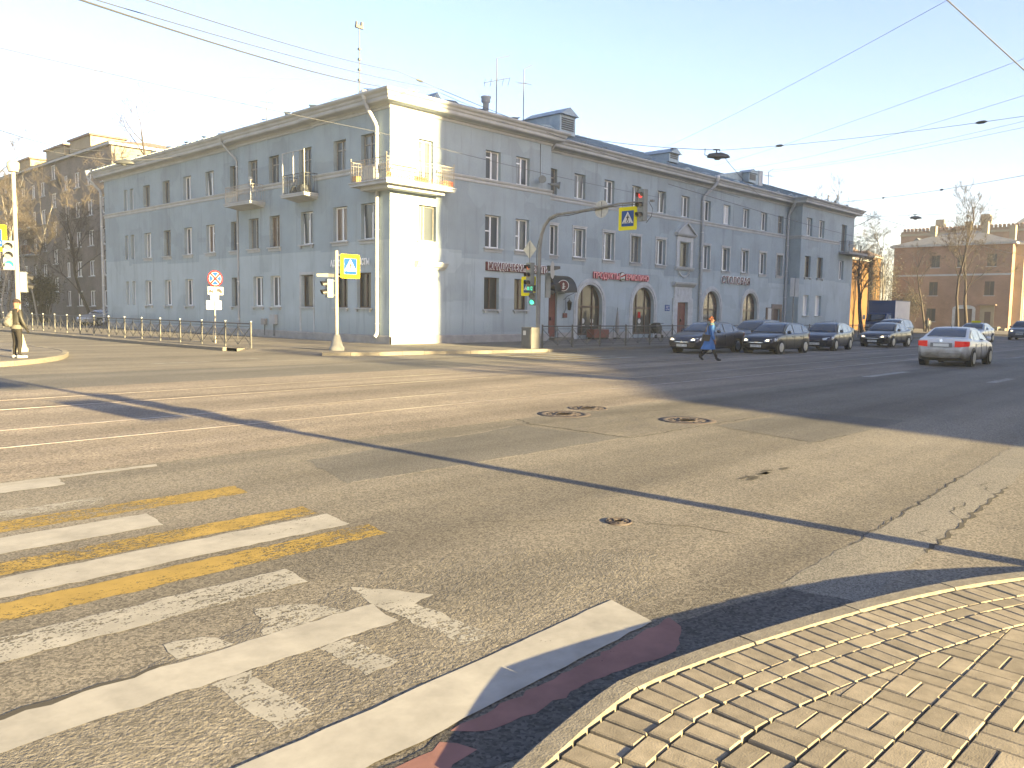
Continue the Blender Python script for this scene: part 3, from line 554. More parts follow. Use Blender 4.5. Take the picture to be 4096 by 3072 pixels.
# ------------------------------------------------------------------ grey corner building
bld = thing('corner_building', 'long grey three-storey corner building with balconies and arched shop windows', 'building')
class Fac:
    """a facade plane: origin O, u along it, n outward"""
    def __init__(s, O, U, n): s.O = Vector(O); s.U = Vector(U); s.n = Vector(n)
    def P(s, u, d, z): return s.O + s.U * u + s.n * d + Vector((0, 0, z))
    def box(s, mb, u0, u1, d0, d1, z0, z1):
        q = [s.P(u0, d0, z0), s.P(u1, d0, z0), s.P(u1, d1, z0), s.P(u0, d1, z0)]; return mb.prism(q, (0, 0, z1 - z0))
def wall_mesh(F, u0, u1, z0, z1, ops, depth=.24):
    us = sorted({u0, u1, *[o[0] for o in ops], *[o[1] for o in ops]}); zs = sorted({z0, z1, *[o[2] for o in ops], *[o[3] for o in ops]})
    us = [u for u in us if u0 <= u <= u1]; zs = [z for z in zs if z0 <= z <= z1]; mb = MB()
    for a, b in zip(us[:-1], us[1:]):
        run = None
        for c, d in zip(zs[:-1], zs[1:]):
            inside = any(o[0] - 1e-6 <= a and b <= o[1] + 1e-6 and o[2] - 1e-6 <= c and d <= o[3] + 1e-6 for o in ops)
            if not inside: mb.quad(F.P(a, 0, c), F.P(b, 0, c), F.P(b, 0, d), F.P(a, 0, d))
    for o in ops:
        a, b, c, d = o[:4]; k = o[4] if len(o) > 4 else 'rect'
        if k == 'rect':
            for p, q in (((a, c), (a, d)), ((a, d), (b, d)), ((b, d), (b, c)), ((b, c), (a, c))):
                mb.quad(F.P(p[0], 0, p[1]), F.P(q[0], 0, q[1]), F.P(q[0], -depth, q[1]), F.P(p[0], -depth, p[1]))
        else:
            rr = (b - a) / 2; cu = (a + b) / 2; zc = d - rr; n = 16
            arc = [(cu - rr * math.cos(math.pi * i / n), zc + rr * math.sin(math.pi * i / n)) for i in range(n + 1)]
            for i in range(n // 2): mb.poly([F.P(a, 0, d), F.P(arc[i][0], 0, arc[i][1]), F.P(arc[i + 1][0], 0, arc[i + 1][1])])
            for i in range(n // 2, n): mb.poly([F.P(b, 0, d), F.P(arc[i][0], 0, arc[i][1]), F.P(arc[i + 1][0], 0, arc[i + 1][1])])
            path = [(a, c)] + arc + [(b, c)]
            for p, q in zip(path[:-1], path[1:]): mb.quad(F.P(p[0], 0, p[1]), F.P(q[0], 0, q[1]), F.P(q[0], -depth, q[1]), F.P(p[0], -depth, p[1]))
    return mb
def window(F, a, b, c, d, style='pvc', sill=None, trim=False, pane=None, dep=.2, par=None, mull=None, transom=None, tilt=False):
    par = par or bld
    fm = {'pvc': 'pvc', 'old': 'wood', 'brown': 'brownframe', 'none': 'wood'}[style]; fw = .065 if style == 'pvc' else .055
    mb = MB(); e = .01
    A, B, C_, D_ = a + e, b - e, c + e, d - e
    for q in ((A, A + fw, C_, D_), (B - fw, B, C_, D_), (A + fw, B - fw, C_, C_ + fw), (A + fw, B - fw, D_ - fw, D_)): F.box(mb, q[0], q[1], -dep - .06, -dep + .01, q[2], q[3])
    mu = mull if mull is not None else (a + b) / 2
    if mu: F.box(mb, mu - .045, mu + .045, -dep - .05, -dep + .016, C_ + fw, D_ - fw)
    if transom:
        F.box(mb, A + fw, mu - .045 if mu else B - fw, -dep - .05, -dep + .013, transom - .03, transom + .03)
        if mu and style != 'pvc': F.box(mb, mu + .045, B - fw, -dep - .05, -dep + .013, transom - .03, transom + .03)
    w = obj('window', mb, fm, par)
    pm = pane or ('pane' if style != 'brown' else 'pane_dark')
    halves = [(A + fw * .5, mu), (mu, B - fw * .5)] if mu else [(A + fw * .5, B - fw * .5)]
    for i, (p, q) in enumerate(halves):
        ti = .06 if tilt and i == len(halves) - 1 else 0
        mb = MB().quad(F.P(p, -dep - .03, C_ + fw * .5), F.P(q, -dep - .03, C_ + fw * .5), F.P(q, -dep - .03 + ti, D_ - fw * .5), F.P(p, -dep - .03 + ti, D_ - fw * .5)); obj('pane', mb, pm, w, fix=False)
    if sill:
        mb = MB(); o_ = .12; F.box(mb, a - o_, b + o_, -.2, .14, c - .07, c - .004)
        if sill == 'bracket':
            for k in (a - .02, b - .1): F.box(mb, k, k + .12, -.02, .10, c - .19, c - .07)
        if sill == 'apron': F.box(mb, a - .08, b + .08, -.02, .05, c - .22, c - .07)
        obj('sill', mb, 'trim_grey' if sill != 'dark' else 'plinth', w)
    if trim:
        mb = MB(); t = .11
        F.box(mb, a - t, a, -.02, .035, c, d + t); F.box(mb, b, b + t, -.02, .035, c, d + t); F.box(mb, a, b, -.02, .035, d, d + t); F.box(mb, a - t - .03, b + t + .03, -.02, .07, d + t, d + t + .05)
        obj('architrave', mb, 'trim', w)
    return w
Z1, Z2, Z3 = (1.73, 3.45), (5.05, 6.78), (8.56, 10.06)
BT = 11.35      # wall top, hidden by the cornice
FL1 = Fac((0, 0, 0), (0, 1, 0), (-1, 0, 0)); FL2 = Fac((.10, 0, 0), (0, 1, 0), (-1, 0, 0)); FL3 = Fac((.26, 0, 0), (0, 1, 0), (-1, 0, 0))
FS1 = Fac((0, 0, 0), (1, 0, 0), (0, -1, 0)); FS2 = Fac((0, 1.15, 0), (1, 0, 0), (0, -1, 0))
W = []     # (facade, u0, u1, z0, z1, kwargs)
def row(F, lst, zz, **kw):
    for a, b, *ex in lst: W.append((F, a, b, zz[0], zz[1], {**kw, **(ex[0] if ex else {})}))
# --- left street front
row(FL1, [(1.12, 2.26, dict(style='pvc', sill='apron', tilt=True, mull=1.55)), (3.42, 4.62, dict(style='pvc', sill='apron', pane='pane_orange_reflection'))], Z2)
row(FL1, [(1.12, 2.26), (3.5, 4.58)], Z3, style='old', transom=9.6)
row(FL1, [(1.47, 2.62), (3.4, 4.5)], Z1, style='brown', sill='bracket', pane='pane_dark')
row(FL2, [(6.62, 7.78, dict(sill='bracket', tilt=True)), (9.9, 11.0, dict(style='old', pane='pane_orange_reflection')), (12.17, 13.3, dict(style='old'))], Z2, style='pvc', sill='apron')
row(FL2, [(9.93, 10.98), (12.22, 13.26)], Z3, style='old', transom=9.6)
row(FL2, [(9.9, 10.95), (11.78, 12.85)], Z1, style='pvc', sill='bracket')
W.append((FL2, 6.66, 7.78, 1.75, 3.44, dict(style='brown', mull=0, pane='pane_dark')))
W.append((FL2, 6.72, 7.92, 7.72, 10.1, dict(style='old', mull=7.3, pane='pane_dark', transom=9.5)))
WL3 = [(14.72, 15.72), (17.75, 18.86), (20.82, 21.92), (23.95, 25.02), (27.05, 28.15)]
for zz, sty, sl in ((Z1, 'pvc', 'bracket'), (Z2, 'pvc', 'apron'), (Z3, 'pvc', None)):
    for i, (a, b) in enumerate(WL3):
        k = dict(style=sty, sill=sl)
        if i in (0,) : k['style'] = 'old'
        if zz is Z2 and i == 1: k['pane'] = 'pane_orange_reflection'; k['transom'] = 6.25
        if zz is Z3 and i in (3, 4): k['style'] = 'old'
        if zz is Z2 and i == 3: k['style'] = 'old'
        if zz is Z3 and i == 1: k['tilt'] = True
        W.append((FL3, a, b, zz[0], zz[1], k))
    for a, b in ((29.86, 30.44), (30.95, 31.52)):
        W.append((FL3, a, b, zz[0], zz[1], dict(style='pvc', mull=0, pane='pane_white' if zz is Z1 else None)))
    W.append((FL3, 30.44 + .02, 30.44 + .03, zz[0], zz[0] + .01, None))
W = [w for w in W if w[5] is not None]
# --- right street front
W.append((FS1, 1.76, 2.88, 5.03, 6.76, dict(style='old', mull=2.2)))
W.append((FS1, 1.72, 2.68, 7.72, 9.9, dict(style='pvc', transom=9.42, pane='pane')))
row(FS1, [(6.3, 7.42), (8.62, 9.7)], Z3, style='pvc', transom=9.72)
row(FS1, [(6.3, 7.48, dict(transom=5.9, mull=6.85)), (8.64, 9.74, dict(transom=5.8, mull=9.1))], (5.0, 6.72), style='pvc', sill='apron')
row(FS1, [(6.27, 7.4), (8.6, 9.68)], (1.75, 3.44), style='brown', sill='bracket', pane='pane_dark')
S3 = [(12.6, 13.4), (15.03, 16.1), (18.04, 19.1), (21.05, 22.12), (24.08, 25.14), (27.12, 28.2), (30.15, 31.22), (33.15, 34.22), (36.22, 37.26), (39.3, 40.38), (42.4, 43.46)]
for i, (a, b) in enumerate(S3):
    st = 'old' if i in (0, 10) else 'pvc'; W.append((FS2, a, b, 8.62, 10.1, dict(style=st, tilt=i in (1, 3, 4), transom=9.6 if st == 'old' or i == 2 else None, pane='pane_white' if i in (7,) else None)))
    if i == 5: W.append((FS2, 27.15, 28.3, 5.05, 6.8, dict(style='old', mull=0, pane='pane_dark'))); continue
    W.append((FS2, a, b + .08, 5.05, 6.8, dict(style='old' if i in (3, 10) else 'pvc', trim=True, sill='apron', transom=5.95 if i in (1, 2, 8) else None, mull=(a * .6 + b * .4) if i in (1, 2, 7) else None)))
for a, b in ((45.46, 46.62), (48.02, 49.2)):
    W.append((FS1, a, b, 1.66, 3.46, dict(style='pvc', pane='pane_white', mull=0, sill='plain'))); W.append((FS1, a, b, 5.02, 6.86, dict(style='brown', sill='bracket', pane='pane_dark', mull=0))); W.append((FS1, a, b, 8.62, 10.15, dict(style='pvc')))
W.append((FS1, 52.96, 53.95, 5.1, 6.84, dict(style='pvc'))); W.append((FS1, 53.1, 54.3, 7.75, 10.2, dict(style='old', mull=53.4)))
ARCH = [(15.56, 18.08, .24, 3.42), (21.46, 23.98, .24, 3.42), (30.56, 33.04, .24, 3.42), (36.72, 39.2, .24, 3.42)]
DOORS = [(12.45, 13.62, .16, 2.85), (26.9, 28.32, .12, 2.5), (42.15, 43.4, .15, 2.2)]
def ops_for(F, u0, u1): return [w[1:5] for w in W if w[0] is F and u0 <= w[1] <= u1]
SEC = [(FL1, 0, 6.35, ()), (FL2, 6.35, 14.45, ()), (FL3, 14.45, 35.2, ()), (FS1, 0, 11.5, ()), (FS2, 11.5, 44.5, [(*a, 'arch') for a in ARCH] + DOORS), (FS1, 44.5, 56.05, ())]
for F, a, b, more in SEC: obj('wall', wall_mesh(F, a, b, 0, BT, ops_for(F, a, b) + list(more)), 'plaster', bld)
mb = MB()
for q in [((0, 6.35), (.10, 6.35)), ((.10, 14.45), (.26, 14.45)), ((11.5, 0), (11.5, 1.15)), ((44.5, 1.15), (44.5, 0)), ((56.05, 0), (56.05, 12.6)), ((56.05, 12.6), (12.6, 12.6)), ((12.6, 12.6), (12.6, 35.2)), ((12.6, 35.2), (.26, 35.2))]:
    (x0, y0), (x1, y1) = q; mb.quad((x0, y0, 0), (x1, y1, 0), (x1, y1, BT), (x0, y0, BT))
obj('wall', mb, 'plaster', bld)
for F, a, b, c, d, k in W: window(F, a, b, c, d, **k)
def along(F, name, u0, u1, prof, m_, par=bld):
    """a moulding: profile (d, z) swept along the facade"""
    rows = [[F.P(u, d, z) for d, z in prof] for u in (u0, u1)]; mb = MB().grid(rows, smooth=False); mb.poly(rows[0]); mb.poly(rows[1]); return obj(name, mb, m_, par)
# plinth and string course, one run for each stretch of wall
for F, a, b, s0, s1 in ((FL1, -.05, 6.35, 0, 0), (FL2, 6.4, 14.45, 0, 0), (FL3, 14.5, 35.25, 0, 0), (FS1, -.047, 11.55, 0, 0), (FS2, 13.75, 15.2, 0, 0), (FS2, 18.45, 21.1, 0, 0), (FS2, 24.35, 26.3, 0, 0), (FS2, 29.0, 30.2, 0, 0), (FS2, 33.4, 36.36, 0, 0), (FS2, 39.56, 42.0, 0, 0), (FS1, 44.45, 56.1, 0, 0)):
    along(F, 'plinth', a, b, [(-.05, 0), (.05, 0), (.05, .36), (.02, .42), (-.05, .42)], 'plinth')
CP = [(-.05, 8.26), (.03, 8.26), (.05, 8.31), (.05, 8.40), (.10, 8.45), (.13, 8.52), (.12, 8.545), (-.05, 8.55)]
for F, a, b in ((FL1, -.1, 6.35), (FL2, 6.4, 6.5), (FL2, 8.1, 14.45), (FL3, 14.5, 35.25), (FS1, -.097, 1.55), (FS1, 2.85, 11.6), (FS2, 11.5, 44.5), (FS1, 44.4, 52.6), (FS1, 54.8, 56.1)):
    along(F, 'string_course', a, b, CP, 'trim_grey')
along(Fac((44.5, 0, 0), (0, 1, 0), (-1, 0, 0)), 'string_course', .0, 1.15, CP, 'trim_grey')
# ---- cornice with mitred corners
CO = [(-.02, 11.02), (.05, 11.02), (.07, 11.10), (.05, 11.14), (.10, 11.17), (.14, 11.22), (.50, 11.25), (.55, 11.30), (.56, 11.42), (.62, 11.47), (.66, 11.56), (.76, 11.62), (.80, 11.68), (.80, 11.735), (-.02, 11.75)]
def sweep(pts, prof, closed=False):
    """offset the wall line outward (to the right of travel) with mitres"""
    rows = []; n = len(pts)
    for i in range(n):
        p = Vector((*pts[i], 0)); d0 = (p - Vector((*pts[i - 1], 0))).normalized() if i else None; d1 = (Vector((*pts[i + 1], 0)) - p).normalized() if i < n - 1 else None
        a = d0 or d1; b = d1 or d0; na = Vector((a.y, -a.x, 0)); nb = Vector((b.y, -b.x, 0)); mn = na + nb; mn = mn / max(mn.dot(na), .2)
        rows.append([p + mn * d + Vector((0, 0, z)) for d, z in prof])
    return rows
line = [(56.05, 12.6), (56.05, 0), (44.5, 0), (44.5, 1.15), (11.5, 1.15), (11.5, 0), (0, 0), (0, 6.35), (.10, 6.35), (.10, 14.45), (.26, 14.45), (.26, 35.2), (12.6, 35.2)]
line = [(x, y) for x, y in line]
rows = sweep(line[::-1], [(d, z) for d, z in CO])
# check the side: outward must be away from the block
rows_b = sweep(line, CO)
out_ok = rows_b[6][10][0] < 0
cr = rows_b if out_ok else rows
for r0, r1 in zip(cr[:-1], cr[1:]):
    mb = MB().grid([r0, r1], smooth=False); obj('cornice', mb, 'trim_grey', bld)
# ---- roof: low hipped sheet metal with standing seams
RE = 11.757; SL = .34
def rz(d): return RE + SL * d
ov = .56
roof = MB()
E_ = dict(sw=(-ov, -ov), se=(56.05 + ov, -ov), ne=(56.05 + ov, 12.6 + ov), iv=(12.6 + ov, 12.6 + ov), nw2=(12.6 + ov, 35.2 + ov), nw=(-ov, 35.2 + ov))
hw = (12.6 + 2 * ov) / 2; ridge = rz(hw)
A = (hw - ov, hw - ov, ridge); Bp = (56.05 + ov - hw, hw - ov, ridge); Cp = (hw - ov, 35.2 + ov - hw, ridge); e3 = lambda k: (*E_[k], RE)
ys = 1.15 - ov; xa, xb = 11.5 + ov, 44.5 - ov; ry = hw - ov
roof.poly([e3('sw'), (xa, -ov, RE), (xa, ry, ridge), A]); roof.poly([(xa, ys, RE), (xb, ys, RE), (xb, ry, ridge), (xa, ry, ridge)]); roof.poly([(xb, -ov, RE), e3('se'), Bp, (xb, ry, ridge)])
for xx in (xa, xb): roof.poly([(xx, -ov, RE), (xx, ys, RE), (xx, ry, ridge)])
roof.poly([e3('se'), e3('ne'), Bp]); roof.poly([e3('ne'), e3('iv'), A, Bp]); roof.poly([e3('iv'), e3('nw2'), Cp, A]); roof.poly([e3('nw2'), e3('nw'), Cp]); roof.poly([e3('nw'), e3('sw'), A, Cp])
ro = obj('roof', roof, 'roofmetal', bld)
mb = MB()
for k in range(90):
    x = -ov + .65 * k
    if x > 56: break
    d = min(hw, x + ov + .02, 56.05 + ov - x)
    y0 = (1.15 - ov) if 12.4 < x < 43.6 else -ov; d = d if y0 < 0 else hw - 1.15; sl_ = SL if y0 < 0 else SL * hw / (hw - 1.15)
    if d > .3: mb.prism([(x - .012, y0, RE), (x + .012, y0, RE), (x + .012, y0, RE + .035), (x - .012, y0, RE + .035)], (0, d, sl_ * d))
    if False: mb.prism([(x - .012, -ov, RE), (x + .012, -ov, RE), (x + .012, -ov, RE + .035), (x - .012, -ov, RE + .035)], (0, d, SL * d))
for k in range(56):
    y = -ov + .65 * k
    d = min(hw, y + ov + .02, 35.2 + ov - y)
    if d > .3: mb.prism([(-ov, y - .012, RE), (-ov, y + .012, RE), (-ov, y + .012, RE + .035), (-ov, y - .012, RE + .035)], (d, 0, SL * d))
obj('standing_seams', mb, 'roofmetal', ro)['kind'] = 'stuff'
mb = MB()      # snow guard flaps along the eaves, set slightly askew
r_ = random.Random(3)
for k in range(24):
    x = .5 + k * 2.35; y = .6 if 11.5 < x < 43 else -.55; z = rz(.3)
    mb.prism([(x, y, z), (x + r_.uniform(.5, 1.5), y + r_.uniform(-.1, .25), z + .02), (x + .8, y + .03, z + r_.uniform(.08, .16))], (0, .02, 0))
for k in range(15):
    y = .5 + k * 2.35; x = -.55; z = rz(.3)
    mb.prism([(x, y, z), (x + r_.uniform(-.1, .25), y + r_.uniform(.5, 1.5), z + .02), (x + .03, y + .8, z + r_.uniform(.08, .16))], (.02, 0, 0))
obj('snow_guard', mb, 'roofmetal', ro)['kind'] = 'stuff'
def dormer(x, y, w, l, h, m_='roofmetal', louvre=True, shed=False):
    """gabled dormer facing the street with its louvred front"""
    z = rz(y + ov) - .1; d = obj('dormer', MB().box(x, x + w, y, y + l, z, z + h), m_, bld)
    mb = MB().prism([(x - .15, y - .2, z + h), (x + w + .15, y - .2, z + h), (x + w / 2, y - .2, z + h + w * .32)], (0, l + .25, 0)); obj('dormer_roof', mb, 'roofmetal', d)
    mb = MB()
    for k in range(6): mb.box(x + .18, x + w - .18, y - .03, y + .0, z + .25 + k * .13, z + .33 + k * .13)
    obj('louvre', mb, 'darkgrey', d)
dormer(14.9, 2.3, 1.5, 3.0, 1.15); dormer(28.2, 3.0, 1.3, 2.6, .62)
mb = MB().prism([(35.2, 3.2, 12.6), (42.6, 3.2, 12.6), (42.6, 3.2, 14.05), (41.6, 3.2, 14.0), (35.2, 3.2, 12.75)], (0, 5, 0)); big = obj('dormer', mb, 'roofmetal', bld)
mb = MB().box(42.6, 43.25, 3.15, 5.2, 12.8, 14.1); obj('dormer_end', mb, 'trim', big)
mb = MB().box(39.7, 41.0, 2.6, 3.6, 12.75, 13.5); mb.prism([(39.55, 2.5, 13.5), (41.15, 2.5, 13.5), (40.35, 2.5, 13.85)], (0, 1.2, 0)); dw = obj('dormer_window', mb, 'roofmetal', big)
obj('louvre', MB().box(39.85, 40.85, 2.57, 2.6, 12.95, 13.42), 'darkgrey', big)
mb = MB().prism([(4.55, 2.2, 12.7), (5.15, 2.2, 12.7), (4.85, 2.2, 13.05)], (0, 1.2, 0)); obj('roof_vent', mb, 'roofmetal', bld)
mb = MB().lathe([(.17, 12.2), (.17, 13.45), (.20, 13.45), (.26, 13.5), (.26, 13.72), (.30, 13.74), (.30, 13.8), (0, 13.86)], (9.2, 3, 0), 14); obj('flue_pipe', mb, 'zinc', bld)
# ---- downpipes
def pipe(F, u, zt=10.3, zb=.35, r=.085, hop=.62, m_='zincpaint', du=.45, elbow=True):
    d = .14
    pts = [F.P(u + du, hop, 11.62), F.P(u + du, hop, 11.35), F.P(u + du * .75, hop * .75, 11.0), F.P(u + du * .15, d + .06, zt + .12), F.P(u, d, zt - .1), F.P(u, d, zb + .25)]
    if elbow: pts += [F.P(u, d + .02, zb + .12), F.P(u, d + .14, zb - .03)]
    o = obj('downpipe', MB().tube(pts, r, 10), m_, bld)
    mb = MB(); c0 = F.P(u + du, hop, 0); mb.lathe([(r, 11.45), (.19, 11.72), (.19, 11.86), (.16, 11.86)], c0, 10); obj('hopper', mb, 'zinc', o)
    mb = MB()
    for k in range(5):
        z = zb + .6 + k * (zt - zb - 1) / 4; mb.lathe([(r + .012, z), (r + .012, z + .05)], F.P(u, d, 0), 10); F.box(mb, u - .015, u + .015, -.01, d, z + .01, z + .04)
    obj('bracket', mb, 'zinc', o)
pipe(FL1, .82, du=.3, r=.10); pipe(FL3, 14.62, r=.07, du=.9); pipe(FL3, 35.5, r=.10, du=.7, hop=.8)
pipe(FS2, 30.0 - .1, r=.11, du=.75, hop=.8); pipe(FS2, 44.05, r=.11, du=0, hop=.75); pipe(FS2, 11.85, r=.07, du=.5, hop=.7, zb=5)
# ---- balconies
def rail(name, par, F, u0, u1, d, z0, z1, step=.125, m_='fence', sides=(True, True), r=.011, post=0.0, bars=None):
    mb = MB()
    def run(p, q, n):
        for k in range(n + 1):
            t = k / n; a = p.lerp(q, t); mb.tube([a + Vector((0, 0, z0)), a + Vector((0, 0, z1))], r, 4, cap=False, smooth=False)
        for z, rr in ((z1, .02), (z0 + .06, .012), (z1 - .16, .011)): mb.tube([p + Vector((0, 0, z)), q + Vector((0, 0, z))], rr, 5, smooth=False)
    P0, P1 = F.P(u0, d, 0), F.P(u1, d, 0); run(P0, P1, int((u1 - u0) / step))
    if sides[0]: run(F.P(u0, 0, 0), P0, int(d / step))
    if sides[1]: run(F.P(u1, 0, 0), P1, int(d / step))
    for q, on in ((P0, 1), (P1, 1)): mb.tube([q + Vector((0, 0, z0)), q + Vector((0, 0, z1 + post))], .022, 6)
    return obj(name, mb, m_, par)
def slab(F, u0, u1, d, z=7.6, t=.16):
    mb = MB(); F.box(mb, u0, u1, -.05, d, z - t, z); F.box(mb, u0 - .04, u1 + .04, -.05, d + .04, z - .05, z + .01)
    a = [F.P(u0 + .1, 0, z - t), F.P(u1 - .1, 0, z - t), F.P(u1 - .1, 0, z - t - .14), F.P(u0 + .1, 0, z - t - .14)]; b = [F.P(u0 + .1, d - .15, z - t), F.P(u1 - .1, d - .15, z - t)]
    mb.add(a + b, [(0, 1, 5, 4), (3, 2, 5, 4), (0, 3, 4), (1, 2, 5)]); return obj('balcony', mb, 'trim_grey', bld)
b1 = slab(FL2, 11.4, 14.35, .95); rail('railing', b1, FL2, 11.45, 14.3, .88, 7.62, 8.55, .14, 'polewhite')
mb = MB(); FL2.box(mb, 11.43, 11.47, .86, .9, 7.6, 8.75); FL2.box(mb, 11.38, 11.52, .8, .94, 8.72, 8.9); obj('flag_holder', mb, 'trim', b1)
b2 = slab(FL2, 5.95, 8.2, .95); rail('railing', b2, FL2, 6.0, 8.12, .88, 7.62, 8.6, .13, 'darkgrey')
mb = MB()
for p, q in (((6.02, .88, 7.62), (6.02, .88, 9.75)), ((8.1, .88, 7.62), (8.1, .88, 9.75)), ((7.06, .88, 8.2), (7.06, .88, 9.72)), ((6.02, .88, 9.75), (8.1, .88, 9.75))):
    mb.tube([FL2.P(*p), FL2.P(*q)], .03, 5)
obj('glazing_frame', mb, 'trim', b2)
mb = MB(); r_ = random.Random(5)
for k in range(7):
    c = FL2.P(6.3 + k * .26, .45 + r_.uniform(-.2, .25), 0); s_ = r_.uniform(.12, .24); mb.lathe([(s_ * .8, 7.62), (s_, 7.62 + s_), (s_ * .7, 7.62 + s_ * 1.8), (0, 7.62 + s_ * 2.1)], c, 7)
obj('stored_bundles', mb, 'darkgrey', b2)
# corner balcony wrapping round both fronts
mb = MB(); mb.prism([(-.93, 1.9, 7.42), (.02, 1.9, 7.42), (.02, .02, 7.42), (3.3, .02, 7.42), (3.3, -.93, 7.42), (-.93, -.93, 7.42)][::-1], (0, 0, .18)); mb.prism([(-.99, 1.95, 7.56), (.01, 1.95, 7.56), (.01, .01, 7.56), (3.36, .01, 7.56), (3.36, -.99, 7.56), (-.99, -.99, 7.56)][::-1], (0, 0, .065))
mb.prism([(-.6, 1.5, 7.26), (.03, 1.5, 7.26), (.03, .03, 7.26), (2.9, .03, 7.26), (2.9, -.6, 7.26), (-.6, -.6, 7.26)][::-1], (0, 0, .165)); bc = obj('balcony', mb, 'trim_grey', bld)
FBc = Fac((0, 0, 0), (1, 0, 0), (0, -1, 0)); FBl = Fac((0, 0, 0), (0, 1, 0), (-1, 0, 0))
rail('railing', bc, FBc, -.88, 3.25, .88, 7.63, 8.6, .13, 'polewhite', (False, True), post=.18); rail('railing', bc, FBl, -.88, 1.85, .88, 7.63, 8.6, .13, 'polewhite', (False, True), post=.15)
MT['rust'] = mat('rust_red', (.30, .06, .035), (.38, .11, .06), scale=8, rough=.8)
mb = MB()
for k in range(26):   # scrolls along the foot of the railing
    x = -.8 + k * .155
    for s_ in (-1, 1): mb.tube([(x - s_ * .05, -.885, 7.70), (x, -.885, 7.76), (x + s_ * .05, -.885, 7.84), (x, -.885, 7.90)], .012, 4, False)
obj('scrollwork', mb, 'rust', bc)
mb = MB()
for x0, x1 in ((-.86, -.6), (.78, 1.5), (2.55, 3.2)): mb.box(x0, x1, -.872, -.868, 7.66, 7.92)
obj('rust_panel', mb, 'rust', bc)
mb = MB().box(-.84, -.55, 1.55, 1.82, 7.62, 7.95); obj('storage_box', mb, MT['pane_orange_reflection'] if False else mat('orange_box', (.55, .27, .07), rough=.6), bc)
mb = MB().box(-.80, -.76, .2, 1.0, 7.63, 8.25); obj('board', mb, 'zincpaint', bc)
# far wing balcony turning its corner
mb = MB(); mb.prism([(52.6, .02, 7.44), (52.6, -1.0, 7.44), (57.1, -1.0, 7.44), (57.1, 1.6, 7.44), (56.0, 1.6, 7.44), (56.0, .02, 7.44)], (0, 0, .2)); bw = obj('balcony', mb, 'plinth', bld)
rail('railing', bw, Fac((0, 0, 0), (1, 0, 0), (0, -1, 0)), 52.65, 57.0, .95, 7.64, 8.6, .2, 'darkgrey', (True, False))
# ---- ornament
along(FS1, 'door_cornice', 1.5, 3.45, [(-.02, 3.66), (.06, 3.66), (.10, 3.74), (.22, 3.80), (.30, 3.92), (.34, 3.98), (.34, 4.03), (-.02, 4.06)], 'trim')
mb = MB(); FS1.box(mb, 1.78, 2.86, -.02, .03, 4.15, 4.98); FS1.box(mb, 1.66, 2.98, -.02, .09, 4.94, 5.02); apr = obj('window_apron', mb, 'trim', bld)
def garland(F, u0, u1, z, par, s=1.0):
    mb = MB(); n = 12
    for k in range(n + 1):
        t = k / n; u = u0 + (u1 - u0) * t; zz = z - .30 * s * (1 - (2 * t - 1) ** 2); c = F.P(u, .05, zz); rr = (.045 + .035 * (1 - abs(2 * t - 1))) * s
        mb.lathe([(0, -rr), (rr * .8, -rr * .5), (rr, 0), (rr * .8, rr * .5), (0, rr)], c, 7)
    for u in (u0, u1):
        for k in range(5): c = F.P(u, .05, z - .09 * k * s); rr = (.055 - .007 * k) * s; mb.lathe([(0, -rr), (rr, 0), (0, rr)], c, 6)
    return obj('garland', mb, 'trim', par)
garland(FS1, 1.98, 2.7, 4.80, apr)
mb = MB()
for q in ((1.86, 1.92, .43, 3.66), (2.78, 2.84, .43, 3.66)): FS1.box(mb, q[0], q[1], -.02, .022, q[2], q[3])
obj('niche_edge', mb, 'plaster', bld)
# main entrance
mb = MB(); FS2.box(mb, 26.32, 26.9, -.02, .10, 0, 2.78); FS2.box(mb, 28.32, 28.98, -.02, .10, 0, 2.78); FS2.box(mb, 26.9, 28.32, -.02, .10, 2.5, 2.78); FS2.box(mb, 26.5, 28.85, -.02, .06, 2.78, 3.6); FS2.box(mb, 26.95, 28.4, .05, .09, 2.92, 3.45)
pt = obj('portal', mb, 'trim', bld); along(FS2, 'portal_cornice', 26.2, 29.12, [(-.02, 3.6), (.1, 3.62), (.2, 3.72), (.3, 3.80), (.34, 3.92), (-.02, 3.97)], 'trim_grey', pt)
mb = MB(); FS2.box(mb, 26.62, 26.95, -.02, .08, 5.03, 7.2); FS2.box(mb, 28.45, 28.78, -.02, .08, 5.03, 7.2); FS2.box(mb, 26.95, 28.45, -.02, .06, 6.86, 7.2); su = obj('window_surround', mb, 'trim', bld)
along(FS2, 'pediment_cornice', 26.4, 29.0, [(-.02, 7.2), (.14, 7.22), (.24, 7.32), (.26, 7.4), (-.02, 7.42)], 'trim_grey', su)
mb = MB(); mb.prism([FS2.P(26.4, -.02, 7.42), FS2.P(29.0, -.02, 7.42), FS2.P(27.7, -.02, 8.2)], Vector((0, -.16, 0)))
for (ua, za), (ub_, zb_) in (((26.35, 7.42), (27.7, 8.28)), ((29.05, 7.42), (27.7, 8.28))):
    dv = Vector((ub_ - ua, 0, zb_ - za)).normalized(); nn = Vector((-dv.z, 0, dv.x)) * (.12 if ua < ub_ else -.12)
    p, q = FS2.P(ua, .0, za), FS2.P(ub_, 0, zb_); mb.prism([p, q, q - nn, p - nn], Vector((0, -.3, 0)))
obj('pediment', mb, 'trim_grey', su)
along(FS2, 'surround_sill', 26.45, 28.85, [(-.02, 4.78), (.12, 4.8), (.2, 4.9), (.24, 5.02), (-.02, 5.04)], 'trim_grey', su); garland(FS2, 26.95, 28.4, 4.72, su, 1.25)
mb = MB(); FS2.box(mb, 26.92, 28.3, -.2, -.14, .12, 2.48); dr = obj('door', mb, 'reddoor', bld)
